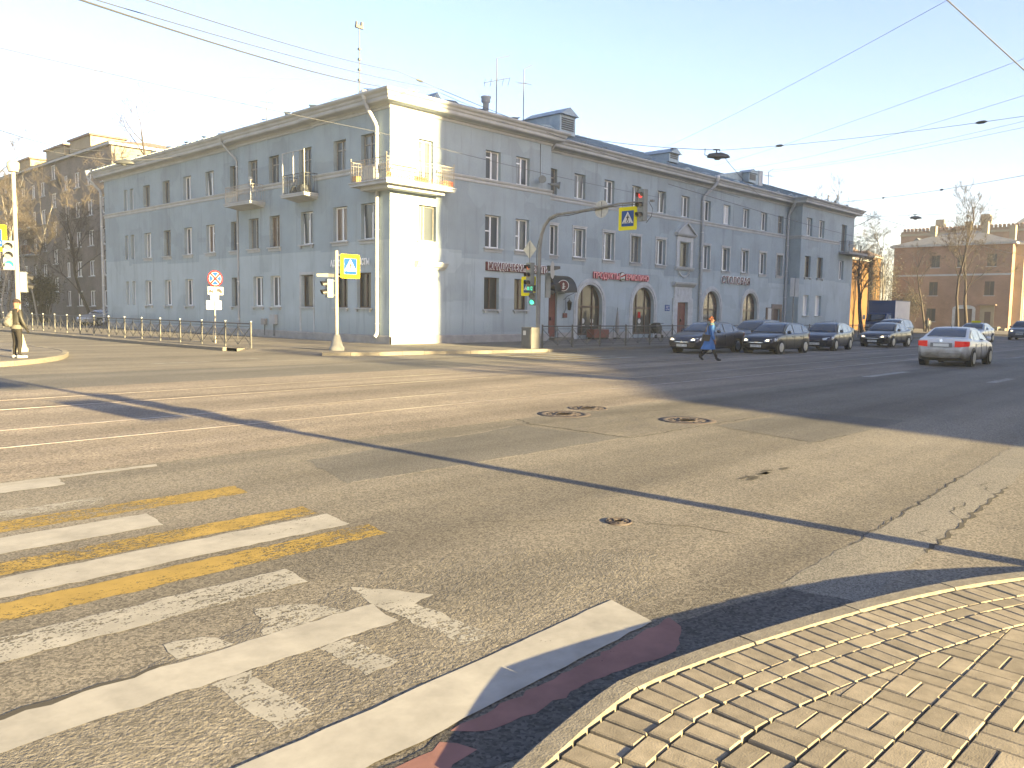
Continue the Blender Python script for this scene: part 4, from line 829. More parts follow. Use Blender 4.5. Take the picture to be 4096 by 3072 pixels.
mb = MB(); FS2.box(mb, 27.58, 27.62, -.138, -.13, .12, 2.3); FS2.box(mb, 27.66, 27.72, -.138, -.08, 1.1, 1.3); obj('door_leaf_joint', mb, 'black', dr)
mb = MB().lathe([(.42, -.25), (.42, .0), (.4, .05)], FS2.P(28.05, .12, 2.3), 12, 'x'); 
# arched shop windows
def arch_trim(a, b, z0, zt, par=bld):
    rr = (b - a) / 2; cu = (a + b) / 2; zc = zt - rr; t = obj('arch_moulding', MB(), 'trim', par, fix=False); 
    for k, (r0, r1, dp) in enumerate(((0.0, .13, .04), (.13, .26, .085), (.26, .37, .05))):
        mb = MB(); n = 20; ins = [(cu - (rr + r0) * math.cos(math.pi * i / n), zc + (rr + r0) * math.sin(math.pi * i / n)) for i in range(n + 1)]; ou = [(cu - (rr + r1) * math.cos(math.pi * i / n), zc + (rr + r1) * math.sin(math.pi * i / n)) for i in range(n + 1)]
        ins = [(a - r0, 0.0)] + ins + [(b + r0, 0.0)]; ou = [(a - r1, 0.0)] + ou + [(b + r1, 0.0)]
        rows = [[FS2.P(u, -.02, z) for u, z in ins], [FS2.P(u, dp, z) for u, z in ins], [FS2.P(u, dp, z) for u, z in ou], [FS2.P(u, -.02, z) for u, z in ou]]
        mb.grid(rows, smooth=False)
        if k == 0:
            me = mb.mesh('arch_moulding'); me.materials.append(MT['trim']); t.data = me
        else: obj('moulding_band', mb, 'trim', t)
    return t
for i, (a, b, z0, zt) in enumerate(ARCH):
    arch_trim(a, b, z0, zt); dep = .3; rr = (b - a) / 2; cu = (a + b) / 2; zc = zt - rr
    mb = MB(); F = FS2; mu1, mu2 = a + .75, b - .75
    def arc_z(u): return zc + math.sqrt(max(0, rr * rr - (u - cu) ** 2))
    for u in ((mu1, mu2) if i < 2 else (cu,)): F.box(mb, u - .05, u + .05, -dep, -dep + .08, z0, arc_z(u) - .02)
    F.box(mb, a, b, -dep, -dep + .07, 1.95, 2.09); F.box(mb, a, a + .07, -dep, -dep + .07, z0, zc); F.box(mb, b - .07, b, -dep, -dep + .07, z0, zc); F.box(mb, a, b, -dep, -dep + .07, z0, z0 + .1)
    n = 16; o1 = [F.P(cu - rr * math.cos(math.pi * q / n), -dep + .07, zc + rr * math.sin(math.pi * q / n)) for q in range(n + 1)]; o2 = [F.P(cu - (rr - .07) * math.cos(math.pi * q / n), -dep + .07, zc + (rr - .07) * math.sin(math.pi * q / n)) for q in range(n + 1)]; mb.grid([o1, o2], False)
    w = obj('arched_window', mb, 'brownframe', bld)
    cols = [(a, mu1), (mu1, mu2), (mu2, b)] if i < 2 else [(a, cu), (cu, b)]
    for p, q in cols:
        mb = MB().quad(F.P(p, -dep + .03, z0), F.P(q, -dep + .03, z0), F.P(q, -dep + .03, 2.02), F.P(p, -dep + .03, 2.02)); obj('pane', mb, 'pane_dark', w, fix=False)
        nn = 8; tp = [(p + (q - p) * k / nn) for k in range(nn + 1)]
        mb = MB().poly([F.P(p, -dep + .03, 2.02), F.P(q, -dep + .03, 2.02)] + [F.P(u, -dep + .03, max(arc_z(u), 2.03)) for u in tp[::-1]]); obj('pane', mb, 'pane_poster' if i >= 2 else 'pane_dark', w, fix=False)
    if i < 2:      # pale prints stuck on the glass
        for u in ([cu - .35, cu + .55] if i == 0 else [cu - .05]):
            mb = MB().lathe([(.17, 0), (.17, .004)], F.P(u, -dep + .035, 1.12), 10, 'y'); mb.box(u - .2, u + .2, 1.15 + dep - .04, 1.15 + dep - .035, .78, .86); obj('window_print', mb, 'sign_white', w)
    if i == 1: obj('window_print', MB().box(cu - .25, cu + .05, 1.15 + dep - .045, 1.15 + dep - .038, 1.35, 1.75), 'sign_red', w)
    if i == 2:
        for k, tx in enumerate(('ПРОДОВОЛ', 'БАНКЕТЫ', 'ОБЕДЫ')): text('window_print', tx, .24, 'sign_white', w, frame(F.P(a + .5, -dep + .036, 1.45 - .36 * k), (1, 0, 0), (0, -1, 0)), .001)
# red side door with rounded awning
mb = MB(); FS2.box(mb, 12.47, 13.6, -.2, -.14, .16, 2.83); d2 = obj('door', mb, 'reddoor', bld); mb = MB(); FS2.box(mb, 13.02, 13.05, -.139, -.132, .16, 2.83); FS2.box(mb, 13.1, 13.14, -.138, -.06, 1.15, 1.35); obj('door_leaf_joint', mb, 'black', d2)
mb = MB(); FS2.box(mb, 12.4, 14.2, 0, .9, 0, .14); obj('doorstep', mb, 'kerb', bld)
# small service door and poster case near the wing
mb = MB(); FS2.box(mb, 41.8, 42.15, -.02, .05, 0, 2.6); FS2.box(mb, 43.4, 43.75, -.02, .05, 0, 2.6); FS2.box(mb, 42.15, 43.4, -.02, .05, 2.2, 2.6); sv = obj('door_surround', mb, mat('brown_stone', (.16, .13, .11), (.22, .18, .15), scale=6), bld)
mb = MB(); FS2.box(mb, 42.17, 43.38, -.2, -.14, .15, 2.18); obj('door', mb, 'brownframe', sv)
# moulded frame of the walled-up ground floor doorway on the left front
mb = MB(); FL2.box(mb, 6.5, 6.62, -.02, .03, .42, 3.6); FL2.box(mb, 7.82, 7.94, -.02, .03, .42, 3.6); FL2.box(mb, 6.62, 7.82, -.02, .03, 3.46, 3.6); obj('doorway_frame', mb, 'trim', bld); mb = MB(); FL2.box(mb, 6.55, 7.9, -.02, .1, 1.66, 1.74); obj('sill', mb, 'trim_grey', bld)
# ------------------------------------------------------------------ buildings behind and beside
def simple_building(name, label, x0, x1, y0, y1, h, wallm, faces, roofh=0.0, roofm='roofmetal', over=.5, win=None, band=None, z0=RZ, cat='building', group=None, framem='pvc', eave=True, panem='pane_dark'):
    """faces: list of (side, [(u0,u1,z0,z1)...]) with side 'w' (x0, facing -x) or 's' (y0, facing -y); u runs along y or x"""
    t = thing(name, label, cat, (0, 0, 0), 0, group)
    FS = {'w': Fac((x0, 0, 0), (0, 1, 0), (-1, 0, 0)), 's': Fac((0, y0, 0), (1, 0, 0), (0, -1, 0)), 'e': Fac((x1, 0, 0), (0, 1, 0), (1, 0, 0)), 'n': Fac((0, y1, 0), (1, 0, 0), (0, 1, 0))}
    ext = {'w': (y0, y1), 's': (x0, x1), 'e': (y0, y1), 'n': (x0, x1)}; ops = {k: [] for k in 'wsen'}
    for side, lst in faces: ops[side] += lst
    for k in 'wsen': obj('wall', wall_mesh(FS[k], ext[k][0], ext[k][1], z0, h, ops[k], .18), wallm, t)
    for k in 'ws':
        for a, b, c, d in ops[k]:
            F = FS[k]; mb = MB(); fw = .07
            for q in ((a, a + fw, c, d), (b - fw, b, c, d), (a + fw, b - fw, c, c + fw), (a + fw, b - fw, d - fw, d), ((a + b) / 2 - .04, (a + b) / 2 + .04, c + fw, d - fw)): F.box(mb, q[0], q[1], -.16, -.08, q[2], q[3])
            w = obj('window', mb, framem, t); obj('pane', MB().quad(F.P(a, -.14, c), F.P(b, -.14, c), F.P(b, -.14, d), F.P(a, -.14, d)), panem, w, fix=False)
            mb = MB(); F.box(mb, a - .1, b + .1, -.15, .08, c - .09, c - .005); obj('sill', mb, 'trim_grey', w)
    o = over; mb = MB()
    if eave: obj('eaves', MB().box(x0 - o, x1 + o, y0 - o, y1 + o, h - .02, h + .22), 'trim_grey', t)
    o += .06; zr = h + (.225 if eave else .005); L_, B_ = x1 - x0 + 2 * o, y1 - y0 + 2 * o; hh = min(L_, B_) / 2
    c = [(x0 - o, y0 - o, zr), (x1 + o, y0 - o, zr), (x1 + o, y1 + o, zr), (x0 - o, y1 + o, zr)]
    if L_ > B_: r0, r1 = (x0 - o + hh, y0 - o + hh, zr + roofh), (x1 + o - hh, y0 - o + hh, zr + roofh); fs = [(0, 1, 5, 4), (1, 2, 5), (2, 3, 4, 5), (3, 0, 4)]
    else: r0, r1 = (x0 - o + hh, y0 - o + hh, zr + roofh), (x0 - o + hh, y1 + o - hh, zr + roofh); fs = [(0, 1, 4), (1, 2, 5, 4), (2, 3, 5), (3, 0, 4, 5)]
    mb.add(c + [r0, r1], fs); obj('roof', mb, roofm, t)
    for (k, u0, u1, zz) in (band or []): along(FS[k], 'band', u0, u1, [(-.02, zz), (.08, zz), (.08, zz + .25), (-.02, zz + .25)], 'trim_grey', t)
    return t, FS
MT['brickgrey'] = brickmat('silicate_brick', (.20, .175, .155), (.155, .13, .115), (.23, .21, .19))
MT['brickred'] = brickmat('red_brick', (.29, .17, .112), (.24, .135, .088), (.27, .21, .165))
MT['yellow_wall'] = mat('yellow_render', (.105, .056, .016), (.088, .047, .013), scale=.7, rough=.9)
MT['cream_wall'] = mat('cream_render', (.30, .26, .185), (.25, .215, .15), scale=.7, rough=.9)
MT['pink_wall'] = mat('orange_render', (.20, .105, .06), (.16, .08, .045), scale=.7, rough=.9)
MT['rust_roof'] = mat('brown_roof', (.16, .11, .09), (.22, .16, .13), scale=1.5, rough=.7)
MT['slate_roof'] = mat('grey_roof', (.085, .088, .10), (.125, .128, .14), scale=1.0, rough=.6)
# five-storey block on the far left
wn_ = []
for k, y in enumerate([47.6, 50.7, 53.9, 57.1, 60.4, 63.7, 66.9, 70.1, 73.3, 76.6, 80]):
    for fl in range(5):
        zz = 1.6 + 2.83 * fl + (1.4 if k in (4, 9) else 0)
        if zz < 14.5: wn_.append((y, y + (1.35 if k % 3 else 1.0), zz, zz + 1.45))
blk, FB = simple_building('apartment_block', 'grey brown five-storey brick block behind the left fence and bare trees', 5.0, 17.0, 46.0, 92.0, 15.9, 'brickgrey', [('w', wn_)], 1.6, 'rust_roof', .35)
for k, (y, hh) in enumerate(((52.5, 1.6), (59.5, 1.5), (70, 1.4))):
    c = obj('roof_box', MB().box(5.6, 8.8, y, y + 5.4, 16.0, 16.1 + hh), 'cream_wall', blk); obj('roof_box_cap', MB().box(5.4, 9.0, y - .3, y + 5.7, 16.1 + hh, 16.28 + hh), 'rust_roof', c)
mb = MB()
for y in (66.0, 68.5):
    for fl in range(1, 4): mb.box(4.1, 5.0, y, y + 2.2, 1.2 + 2.83 * fl, 1.35 + 2.83 * fl)
bk = obj('balcony', mb, 'trim_grey', blk); mb = MB()
MT['balcony_rust'] = mat('balcony_rust', (.20, .085, .035), (.16, .11, .08), scale=1.2)
for y in (66.0, 68.5):
    for fl in range(1, 4): obj('balcony_front', MB().box(4.08, 4.12, y, y + 2.2, 1.35 + 2.83 * fl, 2.3 + 2.83 * fl), 'balcony_rust', bk)
# brick house on the right, at the end of the street
ws = [(-.4, .85, 9.0, 10.75), (3.5, 4.7, 9.0, 10.75), (7.0, 8.2, 9.0, 10.75), (-.3, .95, 4.9, 6.9), (7.1, 8.3, 4.9, 6.9), (7.2, 8.5, 1.1, 3.0)]
bh, FBH = simple_building('brick_house', 'reddish brick house behind the tall bare trees at the end of the street', 107.0, 121.0, -2.3, 13.5, 12.1, 'brickred', [('w', ws)], 2.6, 'slate_roof', .5, framem='brownframe', band=[('w', -2.4, 13.6, 7.75)])
F = FBH['w']; mb = MB(); F.box(mb, 1.9, 4.9, -.05, .12, RZ, 3.0); n = 10
mb.prism([F.P(3.4 + 1.5 * math.cos(math.pi * k / n), -.05, 3.0 + .55 * math.sin(math.pi * k / n)) for k in range(n + 1)], (-.17, 0, 0)); gt = obj('gateway_frame', mb, 'trim', bh)
mb = MB(); F.box(mb, 2.3, 4.5, .10, .14, RZ, 3.0); obj('gateway_door', mb, 'brownframe', gt)
mb = MB(); F.box(mb, -.5, 1.3, -.05, .10, .5, 3.5); dv = obj('porch_surround', mb, 'cream_wall', bh); mb = MB(); F.box(mb, -.1, .7, .09, .13, .5, 2.6); obj('porch_door', mb, 'brownframe', dv); mb = MB(); F.box(mb, -.8, 1.6, 0, .9, 3.5, 3.62); obj('porch_canopy', mb, 'rust_roof', dv)
mb = MB(); F.box(mb, -1.4, 2.2, 0, 1.6, RZ, .5); F.box(mb, -2.2, -1.4, 0, 1.2, RZ, .3); obj('porch_steps', mb, 'kerb', dv)
for k, (y, x, h) in enumerate(((9, 111, 15.5), (5, 114, 16.2), (2.2, 112, 15.8), (-.5, 116, 15.5))): obj('chimney', MB().box(x, x + .9, y, y + .8, 12.6, h), 'cream_wall', bh)
mb = MB().prism([(109.2, 10.3, 12.9), (109.2, 11.9, 12.9), (109.2, 11.1, 13.7)], (3, 0, 0)); obj('dormer', mb, 'slate_roof', bh)
# cream house right of it, front lit by the sun
cs = []
for x in (109.9, 112.8, 115.7, 118.6, 121.5):
    for z in (1.2, 4.9, 8.4): cs.append((x, x + 1.2, z, z + 2.0))
simple_building('cream_house', 'sunlit cream house cut by the right edge, with a drainpipe at its corner', 108.6, 136, -3.4, 8, 12.0, 'cream_wall', [('s', cs)], 1.8, 'slate_roof', .45, framem='trim')
ch = bpy.data.objects['cream_house']; obj('downpipe', MB().tube([(109.0, -3.9, 12.1), (109.0, -3.85, 11.5), (109.0, -3.55, 11.0), (109.0, -3.55, .2)], .09, 8), 'zincpaint', ch)
mb = MB()
for x in (112.6, 118.4): mb.box(x - .3, x + 1.7, -4.3, -3.4, 8.0, 8.15); mb.box(x - .3, x + 1.7, -4.3, -4.25, 8.15, 9.0)
obj('balcony', mb, 'rust_roof', ch)
# tall building with battlements behind
tb = thing('battlement_building', 'tall brick building with toothed parapet rising behind the brick house roof', 'building')
obj('wall', MB().box(150, 178, -18, 27, RZ, 18.6), 'brickred', tb)
for k in range(64): obj('battlement', MB().box(149.7, 150.4, -18 + k * .7, -17.6 + k * .7, 18.6, 19.15), 'brickred', tb)
obj('parapet_band', MB().box(149.6, 150.5, -18, 27, 17.7, 18.1), 'cream_wall', tb)
for y, h in ((12, 21.5), (4.5, 22.5), (-4, 21.8), (-7, 22.6), (20, 21)): obj('chimney', MB().box(153, 154.6, y, y + 1.6, 18.6, h), 'cream_wall', tb)
obj('roof', MB().prism([(150.5, -18, 18.6), (177, -18, 18.6), (164, -18, 22.0)], (0, 26, 0)), 'slate_roof', tb)
# sunlit yellow house glimpsed past the far wing
ys_ = [(69.5 + 4.0 * k, 70.7 + 4.0 * k, 1.6, 3.4) for k in range(3)] + [(69.5 + 4.0 * k, 70.7 + 4.0 * k, 5.0, 6.8) for k in range(3)]
simple_building('yellow_house', 'sunlit yellow house glimpsed between the far wing and the blue truck', 66, 84.8, 9.0, 20, 8.7, 'yellow_wall', [('s', ys_)], 1.5, 'rust_roof', .3)
simple_building('narrow_yellow_house', 'narrow strip of sunlit yellow wall right of the yellow house', 102.8, 106.2, 15.0, 26, 10.5, 'yellow_wall', [], 1.0, 'rust_roof', .25)
simple_building('orange_house', 'taller orange house with pointed roof behind the yellow house', 118, 134, 27, 38, 12.0, 'pink_wall', [('s', [(121, 122.2, 9, 10.8), (126, 127.2, 9, 10.8), (130.5, 131.7, 9, 10.8)])], 5.0, 'rust_roof', .4)
# houses on the near side of the street, outside the picture: they shade the street and the right front
t = thing('house_across', 'tall house across the street that shades the right front', 'building')
obj('wall', MB().box(6.75, 74.3, -76, -62, RZ, 27.5), 'cream_wall', t); obj('roof', MB().prism([(6.5, -76.5, 27.5), (6.5, -61.5, 27.5), (6.5, -69, 30)], (68, 0, 0)), 'slate_roof', t)
mb = MB()
for z in (17.0, 23.6): mb.box(6.2, 6.9, -66, -64, z, z + 1.1)
mb.box(6.35, 6.9, -70, -63, 20.2, 21.4); obj('balcony', mb, 'trim_grey', t)  # unseen boxes added to make the shadow edge on the right front bulge
t = thing('low_house_across', 'low gabled house across the street next to the tall one', 'building')
mb = MB().prism([(-9.9, -70, RZ), (6.6, -70, RZ), (6.6, -70, 11.3), (.4, -70, 10.1), (-7.8, -70, 8.5), (-9.7, -70, 7.0)], (0, 8, 0)); obj('wall', mb, 'cream_wall', t)
obj('roof', MB().box(-4, -3.2, -67, -66, 8.5, 10.9), 'brickred', t)
# ------------------------------------------------------------------ trees
def grow(seed, h, r0, lean=(0, 0), first=.35, levels=6, spread=.55, nb=(3, 4), fork=False, up=.25, droop=0.0, twigr=.0065, ratio=.62):
    rr = random.Random(seed); trunk = MB(); crown = MB()
    def branch(p, d, ln, r, lv, mb):
        n = 5 if lv == 0 else (4 if lv <= 2 else (3 if lv < 5 else 2)); pts = [p]; q = p; dd = d.copy()
        for i in range(n):
            dd = (dd + Vector((rr.gauss(0, .10 + .03 * lv), rr.gauss(0, .10 + .03 * lv), rr.gauss(0, .06 + .02 * lv) + up * .12 - droop * lv * .05))).normalized(); q = q + dd * (ln / n); pts.append(q)
        rs = [r * (1 - .5 * i / n) for i in range(n + 1)]
        (trunk if lv <= 1 else crown).tube(pts, [max(x, twigr) for x in rs], 7 if lv == 0 else (5 if lv < 3 else 3), cap=False)
        if lv >= levels: return
        k = rr.randint(*nb) + (3 if lv == 0 else 0)
        for j in range(k):
            t = (first + (1 - first) * (j + rr.random()) / k) if lv == 0 else rr.uniform(.3, 1); i = min(int(t * n), n - 1); o = pts[i].lerp(pts[i + 1], t * n - i)
            a = rr.uniform(0, 2 * math.pi); ax = dd.orthogonal().normalized(); ax.rotate(Matrix.Rotation(a, 3, dd)); s_ = spread * rr.uniform(.7, 1.35)
            nd = (d * math.cos(s_) + ax * math.sin(s_) + Vector((0, 0, up * .5))).normalized()
            branch(o, nd, ln * ratio * rr.uniform(.6, 1.1) * (1 - .35 * t if lv == 0 else 1), r * (.36 if lv == 0 else .52) * (1 - .3 * t), lv + 1, mb)
        if lv == 0: branch(pts[-1], dd, ln * .4, r * .45, 1, mb)
    branch(Vector((0, 0, -.1)), Vector((lean[0], lean[1], 1)).normalized(), h * .72, r0, 0, trunk)
    return trunk, crown
def tree(name, label, x, y, seed, h, r0, bark='bark', tw='twig', z=RZ, group='bare trees', **k):
    t = thing(name, label, 'tree', (x, y, z), 0, group); a, b = grow(seed, h, r0, **k)
    obj('trunk', a, bark, t, fix=False); obj('crown', b, tw, t, fix=False); return t
G_R = 'bare trees at the end of the street'; G_L = 'bare trees by the apartment block'
tree('bare_tree', 'dark crooked bare tree just right of the far wing, before the yellow house', 62.4, 1.1, 3, 9.8, .22, lean=(-.06, .03), first=.3, spread=.75, group=G_R, nb=(3, 4))
tree('bare_tree', 'thin leaning bare tree behind the standing man in dark clothes', 80.8, .6, 9, 9.5, .15, lean=(-.05, .06), first=.45, spread=.5, nb=(2, 4), group=G_R)
tree('bare_tree', 'left one of the two tall bare trees before the brick house', 76.9, -4.05, 14, 14.6, .17, first=.5, spread=.42, group=G_R)
tree('bare_tree', 'right one of the two tall bare trees, widely forked, before the brick house', 80.9, -3.9, 21, 12.8, .21, lean=(.03, -.02), first=.42, spread=.62, group=G_R, nb=(3, 4))
tree('birch_tree', 'white stemmed birch with fine drooping twigs left of the brick house', 79, 5.2, 5, 12.0, .14, 'birch', droop=.9, spread=.42, first=.3, group=G_R)
tree('birch_tree', 'second birch with fine twigs behind the dark crooked tree', 88, 11.5, 8, 14.5, .15, 'birch', droop=.9, spread=.42, first=.3, group=G_R)
tree('bare_tree', 'broad bare crown showing above the roof of the far wing', 60.8, 4.2, 31, 15.2, .28, first=.4, spread=.7, group=G_R, nb=(3, 4))
tree('bare_tree', 'bare tree crown showing over the left half of the grey roof', 8.6, 45, 33, 17.5, .3, first=.45, spread=.75, nb=(3, 4), group=G_L)
tree('bare_tree', 'bushy bare tree standing at the end wall of the grey building', 2.0, 43.0, 36, 11.5, .14, lean=(-.08, .06), first=.3, spread=.55, nb=(3, 4), group=G_L)
tree('birch_tree', 'bare birch before the apartment block, left of the bushy tree', -.5, 57, 41, 12.5, .16, 'birch', droop=.6, spread=.5, first=.25, nb=(3, 4), group=G_L)
tree('bare_tree', 'bare tree behind the green traffic light at the left edge', -4.0, 57, 44, 12.5, .2, first=.3, spread=.65, nb=(3, 4), group=G_L)
tree('bare_tree', 'tall pale bare crown at the upper left, rising above the apartment block roof', 3.2, 74.5, 47, 22, .25, first=.4, spread=.5, nb=(3, 4), group=G_L)
for i_, (x_, y_, h_) in enumerate([(-2.6, 51, 11.5), (.6, 52.5, 12), (2.6, 60, 13), (-6.5, 66, 13.5), (-1.8, 68, 14)]):
    tree('birch_tree', ['slender birch right behind the left railing end, before the block', 'slender birch close to the dense dark shrub', 'slender birch before the middle of the apartment block', 'leaning slender birch far down the left street', 'slender birch before the block balconies'][i_], x_, y_, 60 + i_, h_, .10, 'birch', droop=.7, spread=.38, first=.3, nb=(3, 4), group=G_L)
def bush(label, x, y, seed, h, w, n=70, leaf=(.10, .08, .03), group='shrubs'):
    t = thing('shrub', label, 'shrub', (x, y, RZ), 0, group); rr = random.Random(seed); mb = MB(); lf = MB()
    for k in range(n):
        a = rr.uniform(0, 6.28); d = Vector((math.cos(a), math.sin(a), 0)); p0 = d * rr.uniform(0, w * .35); p1 = p0 + d * w * rr.uniform(.05, .35) + Vector((0, 0, h * rr.uniform(.4, .7))); p2 = p1 + d * w * rr.uniform(-.1, .3) + Vector((rr.gauss(0, .2), rr.gauss(0, .2), h * rr.uniform(.1, .35)))
        mb.tube([p0, p1, p2], [.022, .014, .006], 3, False)
        for j in range(5):
            c = p1.lerp(p2, rr.random()); e = c + Vector((rr.gauss(0, .35), rr.gauss(0, .35), rr.uniform(.1, .6))); mb.tube([c, e], [.009, .004], 3, False)
        for j in range(26):
            c = p1.lerp(p2, rr.random()) + Vector((rr.gauss(0, .28), rr.gauss(0, .28), rr.gauss(-.2, .45))); u = Vector((rr.gauss(0, 1), rr.gauss(0, 1), rr.gauss(0, 1))).normalized() * rr.uniform(.06, .15); v = u.orthogonal().normalized() * rr.uniform(.03, .08)
            if c.z > .05: lf.add([c - u, c + v, c + u, c - v], [(0, 1, 2, 3)])
    obj('stems', mb, 'bark', t, fix=False); obj('foliage', lf, mat('shrub_leaf_%d' % seed, leaf, tuple(c * 1.9 for c in leaf), scale=1.5, rough=.9), t, fix=False); return t
G_S = 'shrubs along the apartment block'
bush('dense dark shrub before the block, next to the silver car', 1.5, 55, 2, 5.2, 2.6, 110, (.05, .045, .02), G_S)
bush('dark shrub left of the dense one, under the birch', -3.0, 56, 3, 5.0, 2.8, 110, (.05, .04, .022), G_S)
bush('sunlit yellowish shrub behind the pole of the green traffic light', -7.5, 47, 4, 3.6, 1.8, 80, (.16, .12, .03), G_S)
bush('brown shrub at the far end of the left fence', -8.5, 62, 6, 4.2, 2.4, 90, (.07, .05, .025), G_S)
bush('grey green thicket filling the gap left of the brick house', 98, 12.5, 7, 11.0, 4.5, 110, (.04, .037, .024), 'thicket right')
bush('lower thicket between the truck and the brick house', 92, 6.5, 8, 6.0, 3.2, 80, (.045, .04, .025), 'thicket right')
# bare street trees on the near side, outside the picture: they streak the road with shade
tree('bare_tree', 'street tree across the road near the low house', -4.5, -52, 51, 11.5, .3, first=.3, spread=.7, nb=(3, 4), group='street trees across')
tree('bare_tree', 'second street tree across the road', 1.2, -50, 53, 12.5, .3, first=.3, spread=.7, nb=(3, 4), group='street trees across')
# ------------------------------------------------------------------ railings
def railing_fence(name, label, pts, h=1.02, group='pedestrian railings'):
    """posts with caps; between them a top rail, a thin second rail and a W of braces"""
    t = thing(name, label, 'railing', (0, 0, 0), 0, group)
    for i, (x, y) in enumerate(pts):
        p = obj('post', MB().box(x - .028, x + .028, y - .028, y + .028, 0, h + .05), 'fence', t); obj('post_cap', MB().box(x - .036, x + .036, y - .036, y + .036, h + .05, h + .085), 'zincpaint', p)
    for (x0, y0), (x1, y1) in zip(pts[:-1], pts[1:]):
        a, b = Vector((x0, y0, 0)), Vector((x1, y1, 0)); d = (b - a).normalized() * .035; a, b = a + d, b - d; up = lambda z: Vector((0, 0, z)); m_ = (a + b) / 2
        p = obj('rail', MB().tube([a + up(h - .02), b + up(h - .02)], .028, 8), 'fence', t); obj('rail', MB().tube([a + up(h - .14), b + up(h - .14)], .012, 6), 'fence', p)
        for q, r_ in (((a + up(h - .16)), (a.lerp(b, .5) + up(.12))), ((m_ + up(h - .16)), a + up(.12)), ((m_ + up(h - .16)), b + up(.12)), ((b + up(h - .16)), (m_ + up(.12))), (m_ + up(h - .02), m_ + up(.12))):
            obj('brace', MB().tube([q, r_], .015, 5), 'fence', p)
    return t
fl = [(-7.42 + .12 * math.sin(k * .9) * 0 + .035 * k, -.38 + 2.22 * k) for k in range(18)]
railing_fence('pedestrian_railing', 'long grey railing along the kerb left of the building corner', fl)
fr = [(3.75 + 2.1 * k, -6.38 - .045 * k) for k in range(22)]
railing_fence('pedestrian_railing', 'grey railing before the arched shop windows, ending at the mast pole', fr)
# ------------------------------------------------------------------ signs
def crossing_sign(par, o, u, n, w=.9, h=.9):
    """yellow bordered pedestrian crossing sign; o centre, u right, n facing"""
    o, u, n = Vector(o), Vector(u).normalized(), Vector(n).normalized(); U = Vector((0, 0, 1))
    P = lambda a, b, d: o + u * a * w + U * b * h + n * d
    def pl(name, ps, d, m_, p): return obj(name, MB().prism([P(a, b, d) for a, b in ps], n * .003), m_, p)
    def rr(s, c=.06):
        q = []
        for sx_, sy_ in ((1, 1), (-1, 1), (-1, -1), (1, -1)):
            for k in range(4):
                a = math.pi / 2 * (k / 3) + {(1, 1): 0, (-1, 1): math.pi / 2, (-1, -1): math.pi, (1, -1): 1.5 * math.pi}[(sx_, sy_)]; q.append((sx_ * (s - c) + c * math.cos(a), sy_ * (s - c) + c * math.sin(a)))
        return q
    s = obj('sign_plate', MB().prism([P(a, b, -.02) for a, b in rr(.5)], n * .02), 'sign_yellow', par)
    pl('blue_field', rr(.335, .03), .001, 'sign_blue', s); pl('white_triangle', [(-.31, -.20), (.31, -.20), (0, .30)], .005, 'sign_white', s)
    fig = [[(-.02, .14), (.02, .175), (.055, .14), (.02, .105)], [(-.035, .10), (.05, .10), (.03, -.03), (-.03, -.03)], [(-.03, -.02), (.01, -.03), (-.06, -.18), (-.10, -.18)], [(0, -.02), (.035, -.03), (.09, -.18), (.05, -.18)], [(-.035, .10), (-.01, .08), (-.06, .01), (-.085, .02)], [(.05, .09), (.03, .06), (.09, .0), (.105, .02)]]
    for q in fig: pl('walking_figure', q, .009, 'black', s)
    for x in (-.19, .0, .17): pl('stripe_mark', [(x - .03, -.19), (x + .02, -.19), (x + .035, -.15), (x - .01, -.15)], .009, 'black', s)
    return s
def disc(name, o, n, r, m_, par, t=.004, seg=32, back=0.0):
    n = Vector(n).normalized(); a = n.orthogonal().normalized(); b = n.cross(a); o = Vector(o)
    return obj(name, MB().prism([o + (a * math.cos(2 * math.pi * k / seg) + b * math.sin(2 * math.pi * k / seg)) * r - n * back for k in range(seg)], n * t), m_, par)
def ang(n): n = Vector(n); return math.atan2(n.x, -n.y)
def lamp_head(par, o, n, lenses, w=.30, cell=.33, depth=.22, name='signal_head'):
    """traffic signal housing with round lenses under deep visors; o = top centre, n facing"""
    o, n = Vector(o), Vector(n).normalized(); u = n.cross(Vector((0, 0, 1))) * -1; U = Vector((0, 0, 1)); H = cell * len(lenses) + .06
    mb = MB(); q = [o + u * a + n * b for a, b in ((-w / 2, -depth), (w / 2, -depth), (w / 2, 0), (-w / 2, 0))]; mb.prism([p - U * H for p in q], U * H); s = obj(name, mb, 'headgrey', par)
    for i, m_ in enumerate(lenses):
        c = o - U * (.03 + cell * (i + .5)); disc('lens', c + n * .012, n, .115, m_, s, .01, 20)
        rows = []; rad = .13
        for d, cut in ((.0, 0), (.1, .0), (.27, .0)):
            rows.append([c + n * (d if k not in () else d) + (u * math.cos(a) + U * math.sin(a)) * rad - U * d * .12 for k, a in enumerate([math.pi * (-.12 + 1.24 * j / 12) for j in range(13)])])
        rows[2] = [p - n * (.14 * abs(j - 6) / 6) for j, p in enumerate(rows[2])]
        mb = MB().grid(rows); obj('visor', mb, 'black', s, fix=False)
    return s
CAMd = (CAM - Vector((-5, -3, 0))); 
